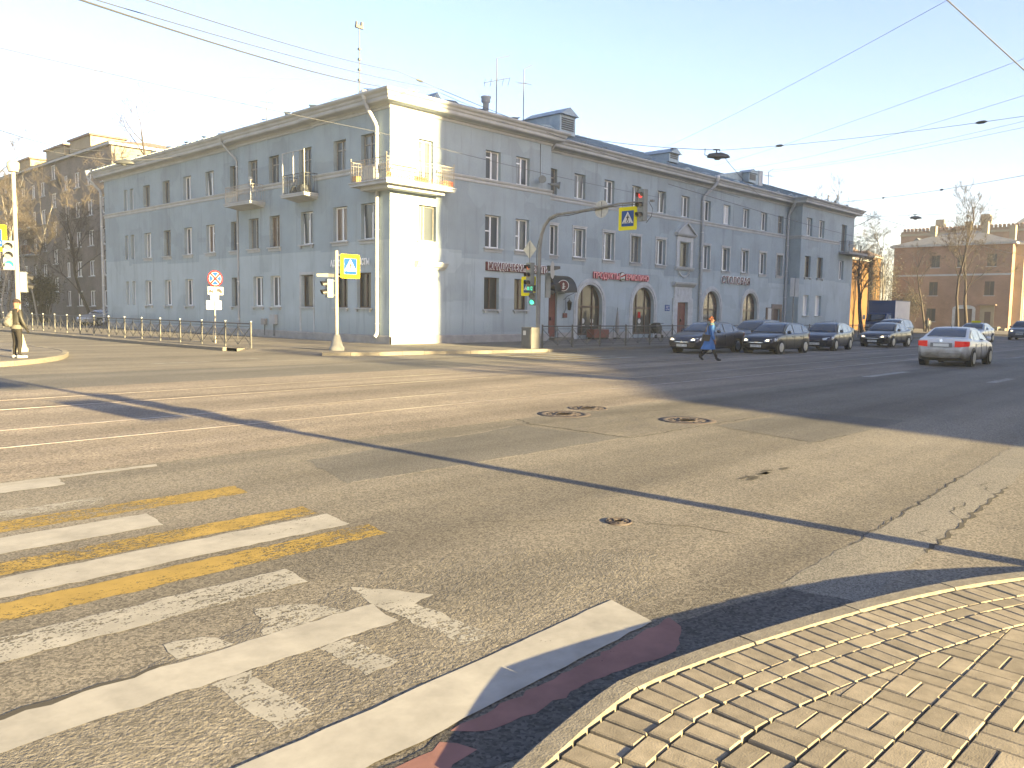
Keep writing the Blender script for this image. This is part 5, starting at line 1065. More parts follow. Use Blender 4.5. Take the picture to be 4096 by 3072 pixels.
# corner pole with crossing sign and signal
t = thing('signal_pole', 'pale pole with conical foot at the building corner, carrying a crossing sign', 'pole', (-5.44, -3.54, 0)); gp = 'traffic signal poles'
t['group'] = gp
obj('shaft', MB().tube([(0, 0, .4), (0, 0, 3.95)], .068, 14), 'polewhite', t); obj('foot', MB().lathe([(.30, 0), (.30, .12), (.25, .17), (.12, .62), (.07, .64)], n=18), 'polegrey', t)
n_ = Vector((0, -1, 0)); u_ = Vector((1, 0, 0))
crossing_sign(t, Vector((0, 0, 3.36)) + u_ * .62 + n_ * .06, u_, n_, .93, .95)
mb = MB(); [mb.tube([(0, 0, z), Vector((0, 0, z)) + u_ * 1.0 - n_ * -.03], .018, 6) for z in (2.95, 3.78)]; obj('sign_arm', mb, 'polegrey', t)
n2 = Vector((-.9, .25, 0)).normalized(); lamp_head(t, Vector((0, 0, 2.82)) + n2 * .42, n2, ['greyglass', 'greyglass'], depth=.24)
mb = MB().prism([Vector((0, 0, 2.9)) + n2 * .16 + u_ * -.2, Vector((0, 0, 2.9)) + n2 * .62 + u_ * -.2, Vector((0, 0, 3.02)) + n2 * .64 + u_ * -.2, Vector((0, 0, 3.04)) + n2 * .16 + u_ * -.2], u_ * .34); obj('hood', mb, 'darkgrey', t)
mb = MB(); [mb.tube([(0, 0, z), Vector((0, 0, z)) + n2 * .2], .02, 6) for z in (2.2, 2.75)]; obj('bracket', mb, 'polegrey', t)
# no-stopping sign
t = thing('no_stopping_sign', 'round red and blue no stopping sign with tow truck plate behind the left railing', 'sign', (-6.28, 4.91, 0))
obj('post', MB().tube([(0, 0, 0), (0, 0, 3.0)], .03, 10), 'polewhite', t); n_ = Vector((0, -1, 0)); u_ = Vector((1, 0, 0))
s = disc('sign_plate', Vector((0, 0, 2.96)) + n_ * .06, n_, .365, 'sign_red', t, .006); disc('blue_field', Vector((0, 0, 2.96)) + n_ * .067, n_, .29, 'sign_blue', s)
disc('white_rim', Vector((0, 0, 2.96)) + n_ * .064, n_, .30, 'sign_white', s, .004)
for sg in (-1, 1):
    d = (u_ * .7071 + Vector((0, 0, .7071 * sg))); e = (u_ * -.7071 * sg + Vector((0, 0, .7071))); c = Vector((0, 0, 2.96))
    for w_, dd, m_ in ((.058, .0715, 'sign_white'), (.042, .0755, 'sign_red')):
        obj('cross_bar', MB().prism([c + d * .3 + e * w_ + n_ * dd, c - d * .3 + e * w_ + n_ * dd, c - d * .3 - e * w_ + n_ * dd, c + d * .3 - e * w_ + n_ * dd], n_ * (.002 + .001 * sg)), m_, s)
def plate(par, c, u, n, w, h, m_, name='sign_plate', t_=.006):
    c, u, n = Vector(c), Vector(u), Vector(n); U = Vector((0, 0, 1)); return obj(name, MB().prism([c + u * a + U * b for a, b in ((-w, -h), (w, -h), (w, h), (-w, h))], n * t_), m_, par)
pp = plate(t, Vector((.02, 0, 2.40)) + n_ * .04, u_, n_, .37, .18, 'sign_white')
def plate_poly(par, c, u, n, pts, m_='black', name='tow_symbol'): return obj(name, MB().prism([Vector(c) + Vector(u) * a + Vector((0, 0, b)) for a, b in pts], Vector(n) * .003), m_, par)
c = Vector((.02, 0, 2.40)) + n_ * .047
plate_poly(pp, c, u_, n_, [(-.33, -.06), (-.12, -.06), (-.12, .0), (-.2, .0), (-.22, .06), (-.29, .06), (-.33, .0)]); plate_poly(pp, c, u_, n_, [(-.2, .0), (-.12, .0), (-.02, .11), (-.04, .12)]); plate_poly(pp, c, u_, n_, [(.02, .05), (.08, .10), (.22, .11), (.32, .0), (.33, -.08), (.22, -.09), (.12, -.02), (.03, .0)])
for a, b, r_ in ((-.28, -.075, .035), (-.16, -.075, .035), (.1, -.05, .035), (.26, -.1, .035)): disc('tow_symbol', c + u_ * a + Vector((0, 0, b)) , n_, r_, 'black', pp, .004, 12)
plate(t, Vector((.0, 0, 2.08)) + n_ * .0, u_, -n_, .2, .16, 'sign_back', 'sign_back')
plate(t, Vector((-.02, 0, 1.75)) - n_ * .04, u_, -n_, .37, .2, 'sign_white', 'sign_back')
# mast-arm signal pole before the right front
t = thing('mast_arm_signal', 'curved mast arm pole with red signal and crossing sign over the road', 'signal', (4.0, -5.88, 0)); t['group'] = gp
off = lambda y, z: (0, y + 5.88, z)
obj('shaft', MB().tube([off(-5.88, 0), off(-5.88, 2.2), off(-5.9, 4.5), off(-6.0, 5.15), off(-6.18, 5.55), off(-6.5, 5.88), off(-6.9, 6.02), off(-8.1, 6.06), off(-9.0, 6.13), off(-9.8, 6.18), off(-10.3, 6.23), off(-11.5, 6.22)], [.10, .10, .085, .08, .075, .07, .065, .055, .05, .045, .042, .04], 12), 'polegrey', t)
obj('foot', MB().lathe([(.16, 0), (.16, .5), (.11, .55)], n=16), 'polegrey', t)
mb = MB().tube([off(-5.78, 2.0), off(-5.76, 3.2), off(-5.72, 3.9), off(-5.74, 4.6), off(-6.0, 5.35), off(-6.45, 5.78), off(-7.0, 5.93), off(-7.6, 5.93), off(-8.4, 6.02), off(-9.1, 6.05), off(-9.6, 6.12), off(-10.4, 6.14), off(-11.3, 6.14)], .018, 6); obj('cable', mb, 'cable', t)
nW = Vector((-1, 0, 0)); uW = Vector((0, -1, 0))
nL = Vector((-.97, .22, 0)).normalized(); lamp_head(t, Vector(off(-11.6, 6.68)) + nL * .22, nL, ['redlit', 'greyglass', 'greyglass'], w=.36, cell=.40)
mb = MB(); mb.box(-.06, .10, -6.15, -6.0, 6.18, 6.26); obj('lamp_bracket', mb, 'polegrey', t); obj('lamp_cable', MB().tube([off(-11.8, 6.2), off(-12.0, 5.9), off(-11.95, 5.6), off(-11.7, 5.35)], .014, 5), 'cable', t)
cs_ = crossing_sign(t, Vector(off(-10.83, 5.57)) + nW * .08, uW, nW, .92, .96); mb = MB(); [mb.tube([off(-10.83 + s_ * .33, 6.2), off(-10.83 + s_ * .33, 6.03)], .014, 5) for s_ in (-1, 1)]; obj('sign_hanger', mb, 'polegrey', t)
rb = disc('sign_back', Vector(off(-9.35, 6.08)) - nW * .07, nW, .37, 'sign_back', t, .006); obj('sign_rib', MB().tube([Vector(off(-9.35, 5.75)) + nW * -.055, Vector(off(-9.35, 6.4)) + nW * -.055], .015, 5), 'polegrey', rb)
# lower signals on the same pole
nS = Vector((-.86, -.5, 0)).normalized(); lamp_head(t, Vector((-.22, .42, 3.9)) + nS * .1, Vector((-.99, .12, 0)), ['reddim', 'amberdim', 'amberdim'], w=.34, cell=.36)
nE = Vector((.75, -.66, 0)).normalized(); lamp_head(t, Vector((.30, -.28, 3.45)) + nE * .12, nE, ['greyglass', 'greyglass', 'greyglass'], w=.34, cell=.36); mb = MB().prism([Vector((.2, -.35, 3.5)), Vector((.7, -.62, 3.62)), Vector((.7, -.62, 3.74)), Vector((.15, -.32, 3.76))], Vector((-.2, -.24, 0))); obj('hood', mb, 'darkgrey', t)
crossing_sign(t, Vector((.02, .66, 2.84)), uW, nW, .9, .9)
dd_ = [Vector((.0, .58, 4.53)) + uW * a + Vector((0, 0, b)) for a, b in ((0, -.43), (.41, 0), (0, .43), (-.41, 0))]; sb = obj('diamond_sign_back', MB().prism(dd_, nW * .006), 'sign_back', t); obj('sign_rib', MB().tube([Vector((.0, .58, 3.9)) + nW * .02, Vector((.0, .58, 4.86)) + nW * .02], .016, 5), 'polegrey', sb)
disc('round_sign_back', Vector((.0, -.82, 3.55)), (.45, -.9, 0), .40, 'sign_back', t, .006)
cb = obj('countdown_box', MB().prism([Vector((-.2, .42, 2.57)) + uW * a for a in (0, .42)] + [Vector((-.2, .42, 2.87)) + uW * a for a in (.42, 0)], nW * .14), 'black', t)
text('countdown_digits', '0:12', .24, 'greenlit', cb, frame(Vector((-.2, .42, 2.64)) + uW * .02 + nW * .143, uW, nW), .002, xs=.8)
ph = lamp_head(t, Vector((-.12, .26, 2.54)) + nS * .1, nS, ['greyglass', 'greenlit'], w=.26, cell=.27, name='pedestrian_signal_head')
MT['cabinet'] = mat('cabinet_paint_shaded', (.075, .078, .082), (.10, .10, .10), scale=4, rough=.7)  # grey darkened to stand in for shade on the cabinet
t = thing('utility_cabinet', 'grey metal utility cabinet at the foot of the mast arm pole', 'cabinet', (3.2, -6.15, 0)); obj('body', MB().box(-.28, .28, -.3, .3, 0, .95), 'cabinet', t); obj('door', MB().box(-.295, -.281, -.25, .25, .1, .88), 'cabinet', t); obj('notice', MB().box(-.302, -.296, .02, .18, .6, .8), 'sign_white', t)
# left traffic light pole
t = thing('signal_pole', 'tall sunlit traffic light pole with green light at the left edge', 'pole', (-15.4, 1.18, 0)); t['group'] = gp
obj('shaft', MB().tube([(0, 0, .3), (0, 0, 6.45)], [.08, .065], 12), 'polewhite', t); obj('foot', MB().lathe([(.26, 0), (.26, .1), (.22, .16), (.11, .6), (.08, .64)], n=18), 'polewhite', t)
obj('street_lamp_cap', MB().lathe([(.16, 6.2), (.2, 6.35), (.2, 6.5), (.1, 6.6), (0, 6.62)], n=14), 'polewhite', t)
nV = (CAM - Vector((-15.4, 1.2, 0))); nV.z = 0; nV.normalize(); uV = Vector((-nV.y, nV.x, 0)); MT['headsun'] = MT['headgrey']
lamp_head(t, Vector((-.25, -.05, 3.82)) + nV * .2, nV, ['greyglass', 'greyglass', 'greenlit'], w=.34, cell=.31); lamp_head(t, Vector((.12, .0, 2.78)) + Vector((.2, 0, 0)), Vector((.92, -.38, 0)), ['greyglass', 'greyglass'], w=.34, cell=.32)
crossing_sign(t, Vector((-.75, -.05, 3.9)) + nV * .03, uV * 1, nV, .9, .9)
obj('cable_loop', MB().tube([(.05, 0, 6.4), (.25, 0, 6.3), (.3, 0, 6.0), (.2, 0, 5.7)], .012, 5), 'cable', t)
# pole outside the picture at the right whose shadow crosses the road
t = thing('signal_pole', 'signal pole with crossing sign at the near right corner', 'pole', (-17.45, -33.2, 0)); t['group'] = gp
obj('shaft', MB().tube([(0, 0, 0), (0, 0, 5.2)], [.095, .08], 12), 'polewhite', t); crossing_sign(t, (-.62, 0, 3.42), (1, 0, 0), (0, -1, 0), .75, .8); lamp_head(t, (.16, .2, 4.0), (.6, .8, 0), ['greyglass', 'greyglass', 'greenlit']); lamp_head(t, (.12, -.1, 3.3), (.9, -.3, 0), ['greyglass', 'greyglass'])
mb = MB().box(-.9, -.15, -.03, .03, 4.5, 5.2); obj('sign_back', mb, 'sign_back', t)
# tall sign seen from behind between the parked cars
t = thing('lane_sign', 'back of a tall grey road sign before the last arched window', 'sign', (29.1, -6.6, 0)); obj('post', MB().tube([(0, 0, 0), (0, 0, 4.0)], .04, 8), 'polegrey', t); plate(t, (0, -.05, 3.55), (1, 0, 0), (0, -1, 0), .68, .62, 'zincpaint', 'sign_back'); obj('sign_rib', MB().tube([(0, -.06, 2.95), (0, -.06, 4.15)], .03, 6), 'polegrey', t)
# ------------------------------------------------------------------ shop signs and fittings on the front
MT['sign_dkred'] = mat('sign_dark_red', (.10, .02, .025), rough=.5); MT['letter_white'] = mat('letter_white', (.80, .80, .80), rough=.4); MT['letter_pink'] = mat('letter_pink', (.75, .32, .34), rough=.4); MT['letter_redside'] = mat('letter_red', (.33, .03, .06), rough=.4)
def letters(name, label, body, size, F, u, z, width, m_, d=.06, back=None, backm=None, ext=.03, halo=None, bold=.0, mir=False):
    t = thing(name, label, 'shop sign'); uu, nn = F.U, F.n
    if mir: O = F.P(u, d, z); fr_ = frame(O, -uu, nn)
    else: O = F.P(u, d, z); fr_ = frame(O, uu, nn)
    if halo: text('letter_back', body, size, halo, t, fr_, ext, bold=bold + .022, width=width)
    fr2 = fr_.copy(); fr2.translation = fr2.translation + nn * (ext + .012)
    text('lettering', body, size, m_, t, fr2, .008, bold=bold, width=width)
    if back:
        a, b, c, e = back; mb = MB(); F.box(mb, a, b, .0, d - .01, c, e); obj('backing_board', mb, backm, t)
    return t
letters('shop_sign', 'white letters АДВОКАТЫ ЮРИСТЫ on the left front above the ground floor', 'АДВОКАТЫ ЮРИСТЫ', .42, FL1, 4.75, 3.82, 3.28, 'letter_white', bold=.012, mir=True)
letters('shop_sign', 'dark red and white sign ЮРИДИЧЕСКИЕ УСЛУГИ above two ground floor windows', 'ЮРИДИЧЕСКИЕ УСЛУГИ', .50, FS1, 6.45, 3.87, 4.75, 'sign_dkred', d=.10, halo='letter_white', bold=.006, back=(6.35, 11.3, 3.80, 4.26), backm='sign_dkred')
t = letters('shop_sign', 'red and pink sign ПРОДУКТЫ ЕРМОЛИНО with round emblem over the arched windows', 'ПРОДУКТЫ', .52, FS2, 16.95, 3.84, 2.75, 'letter_pink', d=.10, halo='letter_redside', bold=.004)
for nm, mm_, ex, dd, bo in (('letter_back', 'letter_redside', .03, .10, .026), ('lettering', 'letter_pink', .008, .142, .004)):
    o = text(nm, 'ЕРМОЛИНО', .52, mm_, t, frame(FS2.P(20.42, dd, 3.84), (1, 0, 0), (0, -1, 0)), ex, bold=bo, width=2.65)
e_ = disc('emblem', FS2.P(20.05, .02, 4.03), (0, -1, 0), .30, 'brownframe', t, .12, 24); disc('emblem_face', FS2.P(20.05, .145, 4.03), (0, -1, 0), .26, 'sign_white', e_, .004, 24)
obj('emblem_ribbon', MB().prism([FS2.P(a, .152, b) for a, b in ((19.78, 3.96), (19.82, 4.06), (20.3, 4.2), (20.3, 4.1))], (0, -.004, 0)), 'sign_red', e_); obj('emblem_ribbon', MB().prism([FS2.P(a, .152, b) for a, b in ((19.85, 3.88), (20.0, 3.80), (20.25, 3.86), (20.2, 3.93))], (0, -.004, 0)), mat('emblem_green', (.12, .16, .05)), e_)
letters('shop_sign', 'slanted white edged sign СТОЛОВАЯ above the right pair of arched windows', 'СТОЛОВАЯ', .74, FS2, 33.0, 4.08, 4.5, 'sign_dkred', d=.10, halo='letter_white', bold=.01)
# rounded awning with emblem over the red side door
t = thing('awning', 'rounded black awning with round emblem over the red side door', 'awning'); mb = MB(); n = 10; R0 = .95
arc = [(R0 * math.sin(math.pi / 2 * k / n), 1.0 * math.cos(math.pi / 2 * k / n)) for k in range(n + 1)]
mb.grid([[FS2.P(12.3, d, 2.85 + z) for d, z in arc], [FS2.P(14.35, d, 2.85 + z) for d, z in arc]]); obj('canopy', mb, 'black', t, fix=False)
for u in (12.3, 14.35): obj('canopy_side', MB().poly([FS2.P(u, 0, 2.85)] + [FS2.P(u, d, 2.85 + z) for d, z in arc]), 'black', t, fix=False)
nA = Vector((-.85, -.52, 0)).normalized(); c = FS2.P(12.95, 1.02, 3.22); em = disc('emblem', c, nA, .30, 'sign_dkred', t, .02, 24); disc('emblem_ring', c + nA * -.002, nA, .325, 'letter_white', em, .012, 24)
uA = Vector((.52, -.85, 0)); 
for ps in ([(-.03, .02), (.05, .02), (.07, -.2), (-.06, -.2)], [(-.06, .05), (0, .18), (.08, .1), (.04, .03)], [(.06, -.02), (.13, -.05), (.12, -.09), (.05, -.06)]): plate_poly(em, c + nA * .022, uA, nA, ps, 'sign_white', 'emblem_figure')
for u in (12.4, 14.2): obj('scroll_bracket', MB().tube([FS2.P(u, .02, 2.4), FS2.P(u, .3, 2.62), FS2.P(u, .85, 2.82)], .015, 5), 'black', t)
t = thing('wall_lantern', 'black wrought iron lantern hanging beside the red side door', 'lantern'); c = FS2.P(14.3, .4, 0); obj('lantern_frame', MB().lathe([(.05, 1.78), (.10, 1.82), (.15, 2.22), (.17, 2.24), (.03, 2.4), (0, 2.46)], c, 6), 'black', t); obj('lantern_glass', MB().lathe([(.085, 1.84), (.135, 2.2)], FS2.P(14.3, .402, 0), 6), 'greyglass', t); obj('bracket', MB().tube([FS2.P(14.3, .0, 1.6), FS2.P(14.3, .12, 1.9), FS2.P(14.3, .1, 2.5), FS2.P(14.3, .4, 2.5), FS2.P(14.3, .4, 2.42)], .014, 5), 'black', t); mb = MB(); FS2.box(mb, 14.12, 14.5, .04, .08, 1.32, 1.6); obj('hanging_board', mb, 'sign_dkred', t)
t = thing('wall_plaque', 'small dark blue plaque left of the main entrance', 'plaque'); mb = MB(); FS2.box(mb, 25.4, 25.96, .0, .03, 1.85, 2.28); obj('plate', mb, MT['sign_blue'], t)
for k, (tx, s_) in enumerate((('ЖИЛКОМ', .1), ('СЕРВИС', .1), ('ПАСПОРТ', .1))): text('print', tx, s_, 'letter_white', t, frame(FS2.P(25.44, .032, 2.15 - .12 * k), (1, 0, 0), (0, -1, 0)), .001)
t = thing('street_plate', 'small white house number plate 13/15 on the sunlit corner', 'plate'); mb = MB(); FS1.box(mb, .78, 1.12, 0, .02, 2.62, 2.84); obj('plate', mb, 'sign_white', t); text('print', '13/15', .15, 'black', t, frame(FS1.P(.8, .022, 2.67), (1, 0, 0), (0, -1, 0)), .001); mb = MB(); FS1.box(mb, .6, 1.3, 0, .02, 2.92, 3.2); obj('name_plate', mb, 'sign_white', t)
t = thing('loudspeakers', 'pair of grey horn loudspeakers at the end of the projecting front', 'loudspeaker')
for k, (u, dv) in enumerate(((10.5, Vector((-.7, -.7, 0))), (11.25, Vector((.75, -.6, -.1))))):
    o = FS1.P(u, .2, 8.95 - .1 * k); dv.normalize(); obj('horn', MB().tube([o, o + dv * .18, o + dv * .4, o + dv * .52], [.09, .07, .14, .22], 14), 'headgrey', t); obj('bracket', MB().tube([FS1.P(u, 0, 8.9), o], .02, 5), 'cable', t)
obj('feed_cable', MB().tube([FS1.P(10.55, .03, 11.0), FS1.P(10.55, .03, 9.6), FS1.P(10.5, .1, 9.05)], .016, 5), 'cable', t)
t = thing('meter_box', 'larger grey utility box low on the left front', 'box'); mb = MB(); FL2.box(mb, 10.2, 10.75, 0, .22, .75, 1.3); obj('case', mb, 'zincpaint', t); obj('conduit', MB().tube([FL2.P(10.5, .08, .75), FL2.P(10.5, .08, .1)], .025, 5), 'darkgrey', t); t['group'] = 'wall boxes'
t = thing('meter_box', 'smaller grey utility box beside the larger one on the left front', 'box'); mb = MB(); FL2.box(mb, 11.35, 11.75, 0, .18, .7, 1.05); obj('case', mb, 'plinth', t); obj('conduit', MB().tube([FL2.P(11.55, .06, .7), FL2.P(11.55, .06, .1)], .02, 5), 'darkgrey', t); t['group'] = 'wall boxes'
t = thing('poster_case', 'white poster case between the last arch and the brown service door', 'poster'); mb = MB(); FS2.box(mb, 40.8, 41.7, .0, .08, .7, 2.3); obj('frame', mb, 'brownframe', t); mb = MB(); FS2.box(mb, 41.05, 41.66, .082, .09, .8, 2.24); obj('sheet', mb, 'sign_white', t)
# pots and things standing before the shop
t = thing('planter_box', 'brown wooden planter box before the first arched window', 'planter', (16.6, .3, 0)); obj('trough', MB().box(-.75, .75, -.3, .3, .12, .62), 'reddoor', t); obj('feet', MB().box(-.7, .7, -.25, .25, 0, .12), 'black', t)
t = thing('folded_parasol', 'closed grey parasol standing right of the first arched window', 'parasol', (18.35, .1, 0)); obj('canopy', MB().lathe([(.05, .35), (.15, .5), (.12, 1.1), (.05, 1.75), (0, 1.85)], n=8), 'plinth', t); obj('pole', MB().tube([(0, 0, 0), (0, 0, 2.0)], .02, 6), 'black', t); obj('base', MB().lathe([(.25, 0), (.25, .08), (.05, .1)], n=12), 'black', t)
t = thing('pushchair', 'dark pushchair parked before the second arched window', 'pushchair', (22.3, -.2, 0))
mb = MB(); mb.prism([(-.3, -.22, .35), (.35, -.22, .30), (.42, -.22, .75), (.1, -.22, 1.05), (-.32, -.22, .95)], (0, .44, 0)); obj('hood', mb, 'black', t); mb = MB(); [mb.tube([(a, s_, .12), (b, s_, .9)], .015, 5) for s_ in (-.24, .24) for a, b in ((-.35, .35), (.4, -.3))]; mb.tube([(.55, -.24, 1.0), (.55, .24, 1.0)], .015, 5); obj('frame', mb, 'darkgrey', t)
for a in (-.35, .4):
    for s_ in (-.26, .26): obj('wheel', MB().lathe([(.12, -.02), (.12, .02)], (a, s_, .12), 12, 'y'), 'tyre', t)
# roof antennas
def antenna(label, x, y, h, kind, base):
    t = thing('roof_antenna', label, 'antenna', (x, y, base), 0, 'roof antennas'); obj('mast', MB().tube([(0, 0, -.3), (0, 0, h)], .028, 6), 'cable_pale', t); mb = MB()
    if kind == 'mast':
        for z in (.6, 1.1, 1.6, 2.1): mb.box(-.06, .06, -.06, .06, z * h / 3.4, z * h / 3.4 + .1)
        mb.box(-.22, .22, -.06, .06, h - .25, h - .12); mb.box(-.2, -.12, -.05, .05, h - .12, h + .05); mb.box(.1, .2, -.05, .05, h - .12, h + .08)
    elif kind == 'yagi':
        mb.tube([(-.55, .5, h * .55), (.6, -.5, h * .66)], .018, 5)
        for k in range(5): c_ = Vector((-.5 + .26 * k, .46 - .23 * k, h * .555 + .024 * k * h / 3)); mb.tube([c_ - Vector((.55, .6, 0)), c_ + Vector((.55, .6, 0))], .012, 4)
        mb.tube([(0, 0, h), (.75, -.35, h + .25)], .018, 5)
    else:
        mb.tube([(0, 0, h), (.45, -.25, h + .3)], .018, 5)
        for a in range(3): mb.tube([(-.5 * math.cos(a * 1.05), -.5 * math.sin(a * 1.05), h * .72 - .1), (.5 * math.cos(a * 1.05), .5 * math.sin(a * 1.05), h * .72 + .12)], .012, 4)
    obj('elements', mb, 'cable_pale', t)
antenna('tall pale antenna mast with brackets standing by the roof corner', .45, 3.0, 3.35, 'mast', 12.25)
antenna('television antenna with crossed rods right of the metal flue', 10.05, 3.0, 3.1, 'yagi', 13.0); antenna('slim antenna with small cross, right of the crossed rod one', 12.35, 3.0, 2.95, 'slim', 13.05)
antenna('short thin antenna on the left roof slope above the downpipe', 3.6, 17.2, 2.2, 'slim', 13.1); antenna('tiny antenna at the far end of the right roof', 44.8, 3.4, 1.3, 'slim', 13.0)
# ------------------------------------------------------------------ vehicles
def carpaint(name, c, rough=.3, coat=.7, metal=.2):
    return mat(name, c, rough=rough, coat=coat, metal=metal)
MT['car_graphite'] = carpaint('paint_graphite', (.03, .03, .04)); MT['car_black'] = carpaint('paint_black', (.010, .010, .014)); MT['car_navy'] = carpaint('paint_navy', (.010, .013, .028)); MT['car_silver'] = carpaint('paint_silver', (.33, .34, .36)); MT['car_grey'] = carpaint('paint_grey', (.10, .105, .115)); MT['car_taxi'] = carpaint('paint_pale', (.42, .44, .46))
def dirty_white():
    m_ = mat('paint_white_dirty', (.62, .61, .58), rough=.35, coat=.6); N = m_.node_tree.nodes; L = m_.node_tree.links; b = N['Principled BSDF']
    tc = N.new('ShaderNodeTexCoord'); sp = N.new('ShaderNodeSeparateXYZ'); L.new(tc.outputs['Object'], sp.inputs[0]); n = N.new('ShaderNodeTexNoise'); n.inputs['Scale'].default_value = 4; n.inputs['Detail'].default_value = 6; L.new(tc.outputs['Object'], n.inputs['Vector'])
    ma = N.new('ShaderNodeMath'); ma.operation = 'MULTIPLY_ADD'; ma.inputs[1].default_value = -.45; L.new(n.outputs['Fac'], ma.inputs[0]); L.new(sp.outputs[2], ma.inputs[2])
    r = N.new('ShaderNodeValToRGB'); r.color_ramp.elements[0].position = .12; r.color_ramp.elements[1].position = .62; r.color_ramp.elements[0].color = (.09, .075, .055, 1); r.color_ramp.elements[1].color = (.60, .59, .57, 1); L.new(ma.outputs[0], r.inputs[0]); L.new(r.outputs[0], b.inputs['Base Color']); return m_
MT['car_white'] = dirty_white()
def lerp_tab(tab, x):
    for (x0, v0), (x1, v1) in zip(tab[:-1], tab[1:]):
        if x <= x1: t = (x - x0) / (x1 - x0); t = max(0, min(1, t)); return v0 + (v1 - v0) * t
    return tab[-1][1]
SPEC = {
 'sedan': dict(L=4.5, W=1.75, wb=2.62, top=[(-2.25, .62), (-2.2, .90), (-2.12, 1.02), (-1.6, 1.05), (-1.0, .99), (.75, .95), (.95, .95), (1.5, .89), (1.95, .78), (2.15, .66), (2.25, .52)],
     prof=[(1.02, .94), (.75, 1.13), (.42, 1.32), (.2, 1.405), (-.1, 1.45), (-.5, 1.455), (-.85, 1.43), (-1.15, 1.33), (-1.45, 1.18), (-1.72, 1.04)], h=1.455, bp=-.12, rb=-1.02),
 'hatch': dict(L=4.15, W=1.70, wb=2.57, top=[(-2.08, .60), (-2.05, .85), (-2.0, 1.0), (-1.6, 1.02), (-1.0, .98), (.75, .95), (.95, .95), (1.45, .88), (1.85, .76), (2.0, .64), (2.08, .50)],
     prof=[(1.0, .94), (.72, 1.13), (.4, 1.33), (.15, 1.42), (-.15, 1.465), (-.6, 1.47), (-1.1, 1.445), (-1.5, 1.38), (-1.75, 1.24), (-1.98, 1.0)], h=1.47, bp=-.15, rb=-1.15),
 'suv': dict(L=4.4, W=1.8, wb=2.62, top=[(-2.2, .70), (-2.17, .95), (-2.1, 1.12), (-1.0, 1.10), (.8, 1.06), (1.0, 1.06), (1.5, 1.0), (2.0, .90), (2.15, .75), (2.2, .58)],
     prof=[(1.05, 1.05), (.8, 1.25), (.5, 1.47), (.2, 1.6), (-.3, 1.66), (-1.0, 1.67), (-1.6, 1.63), (-1.9, 1.45), (-2.1, 1.1)], h=1.67, bp=-.15, rb=-1.3)}
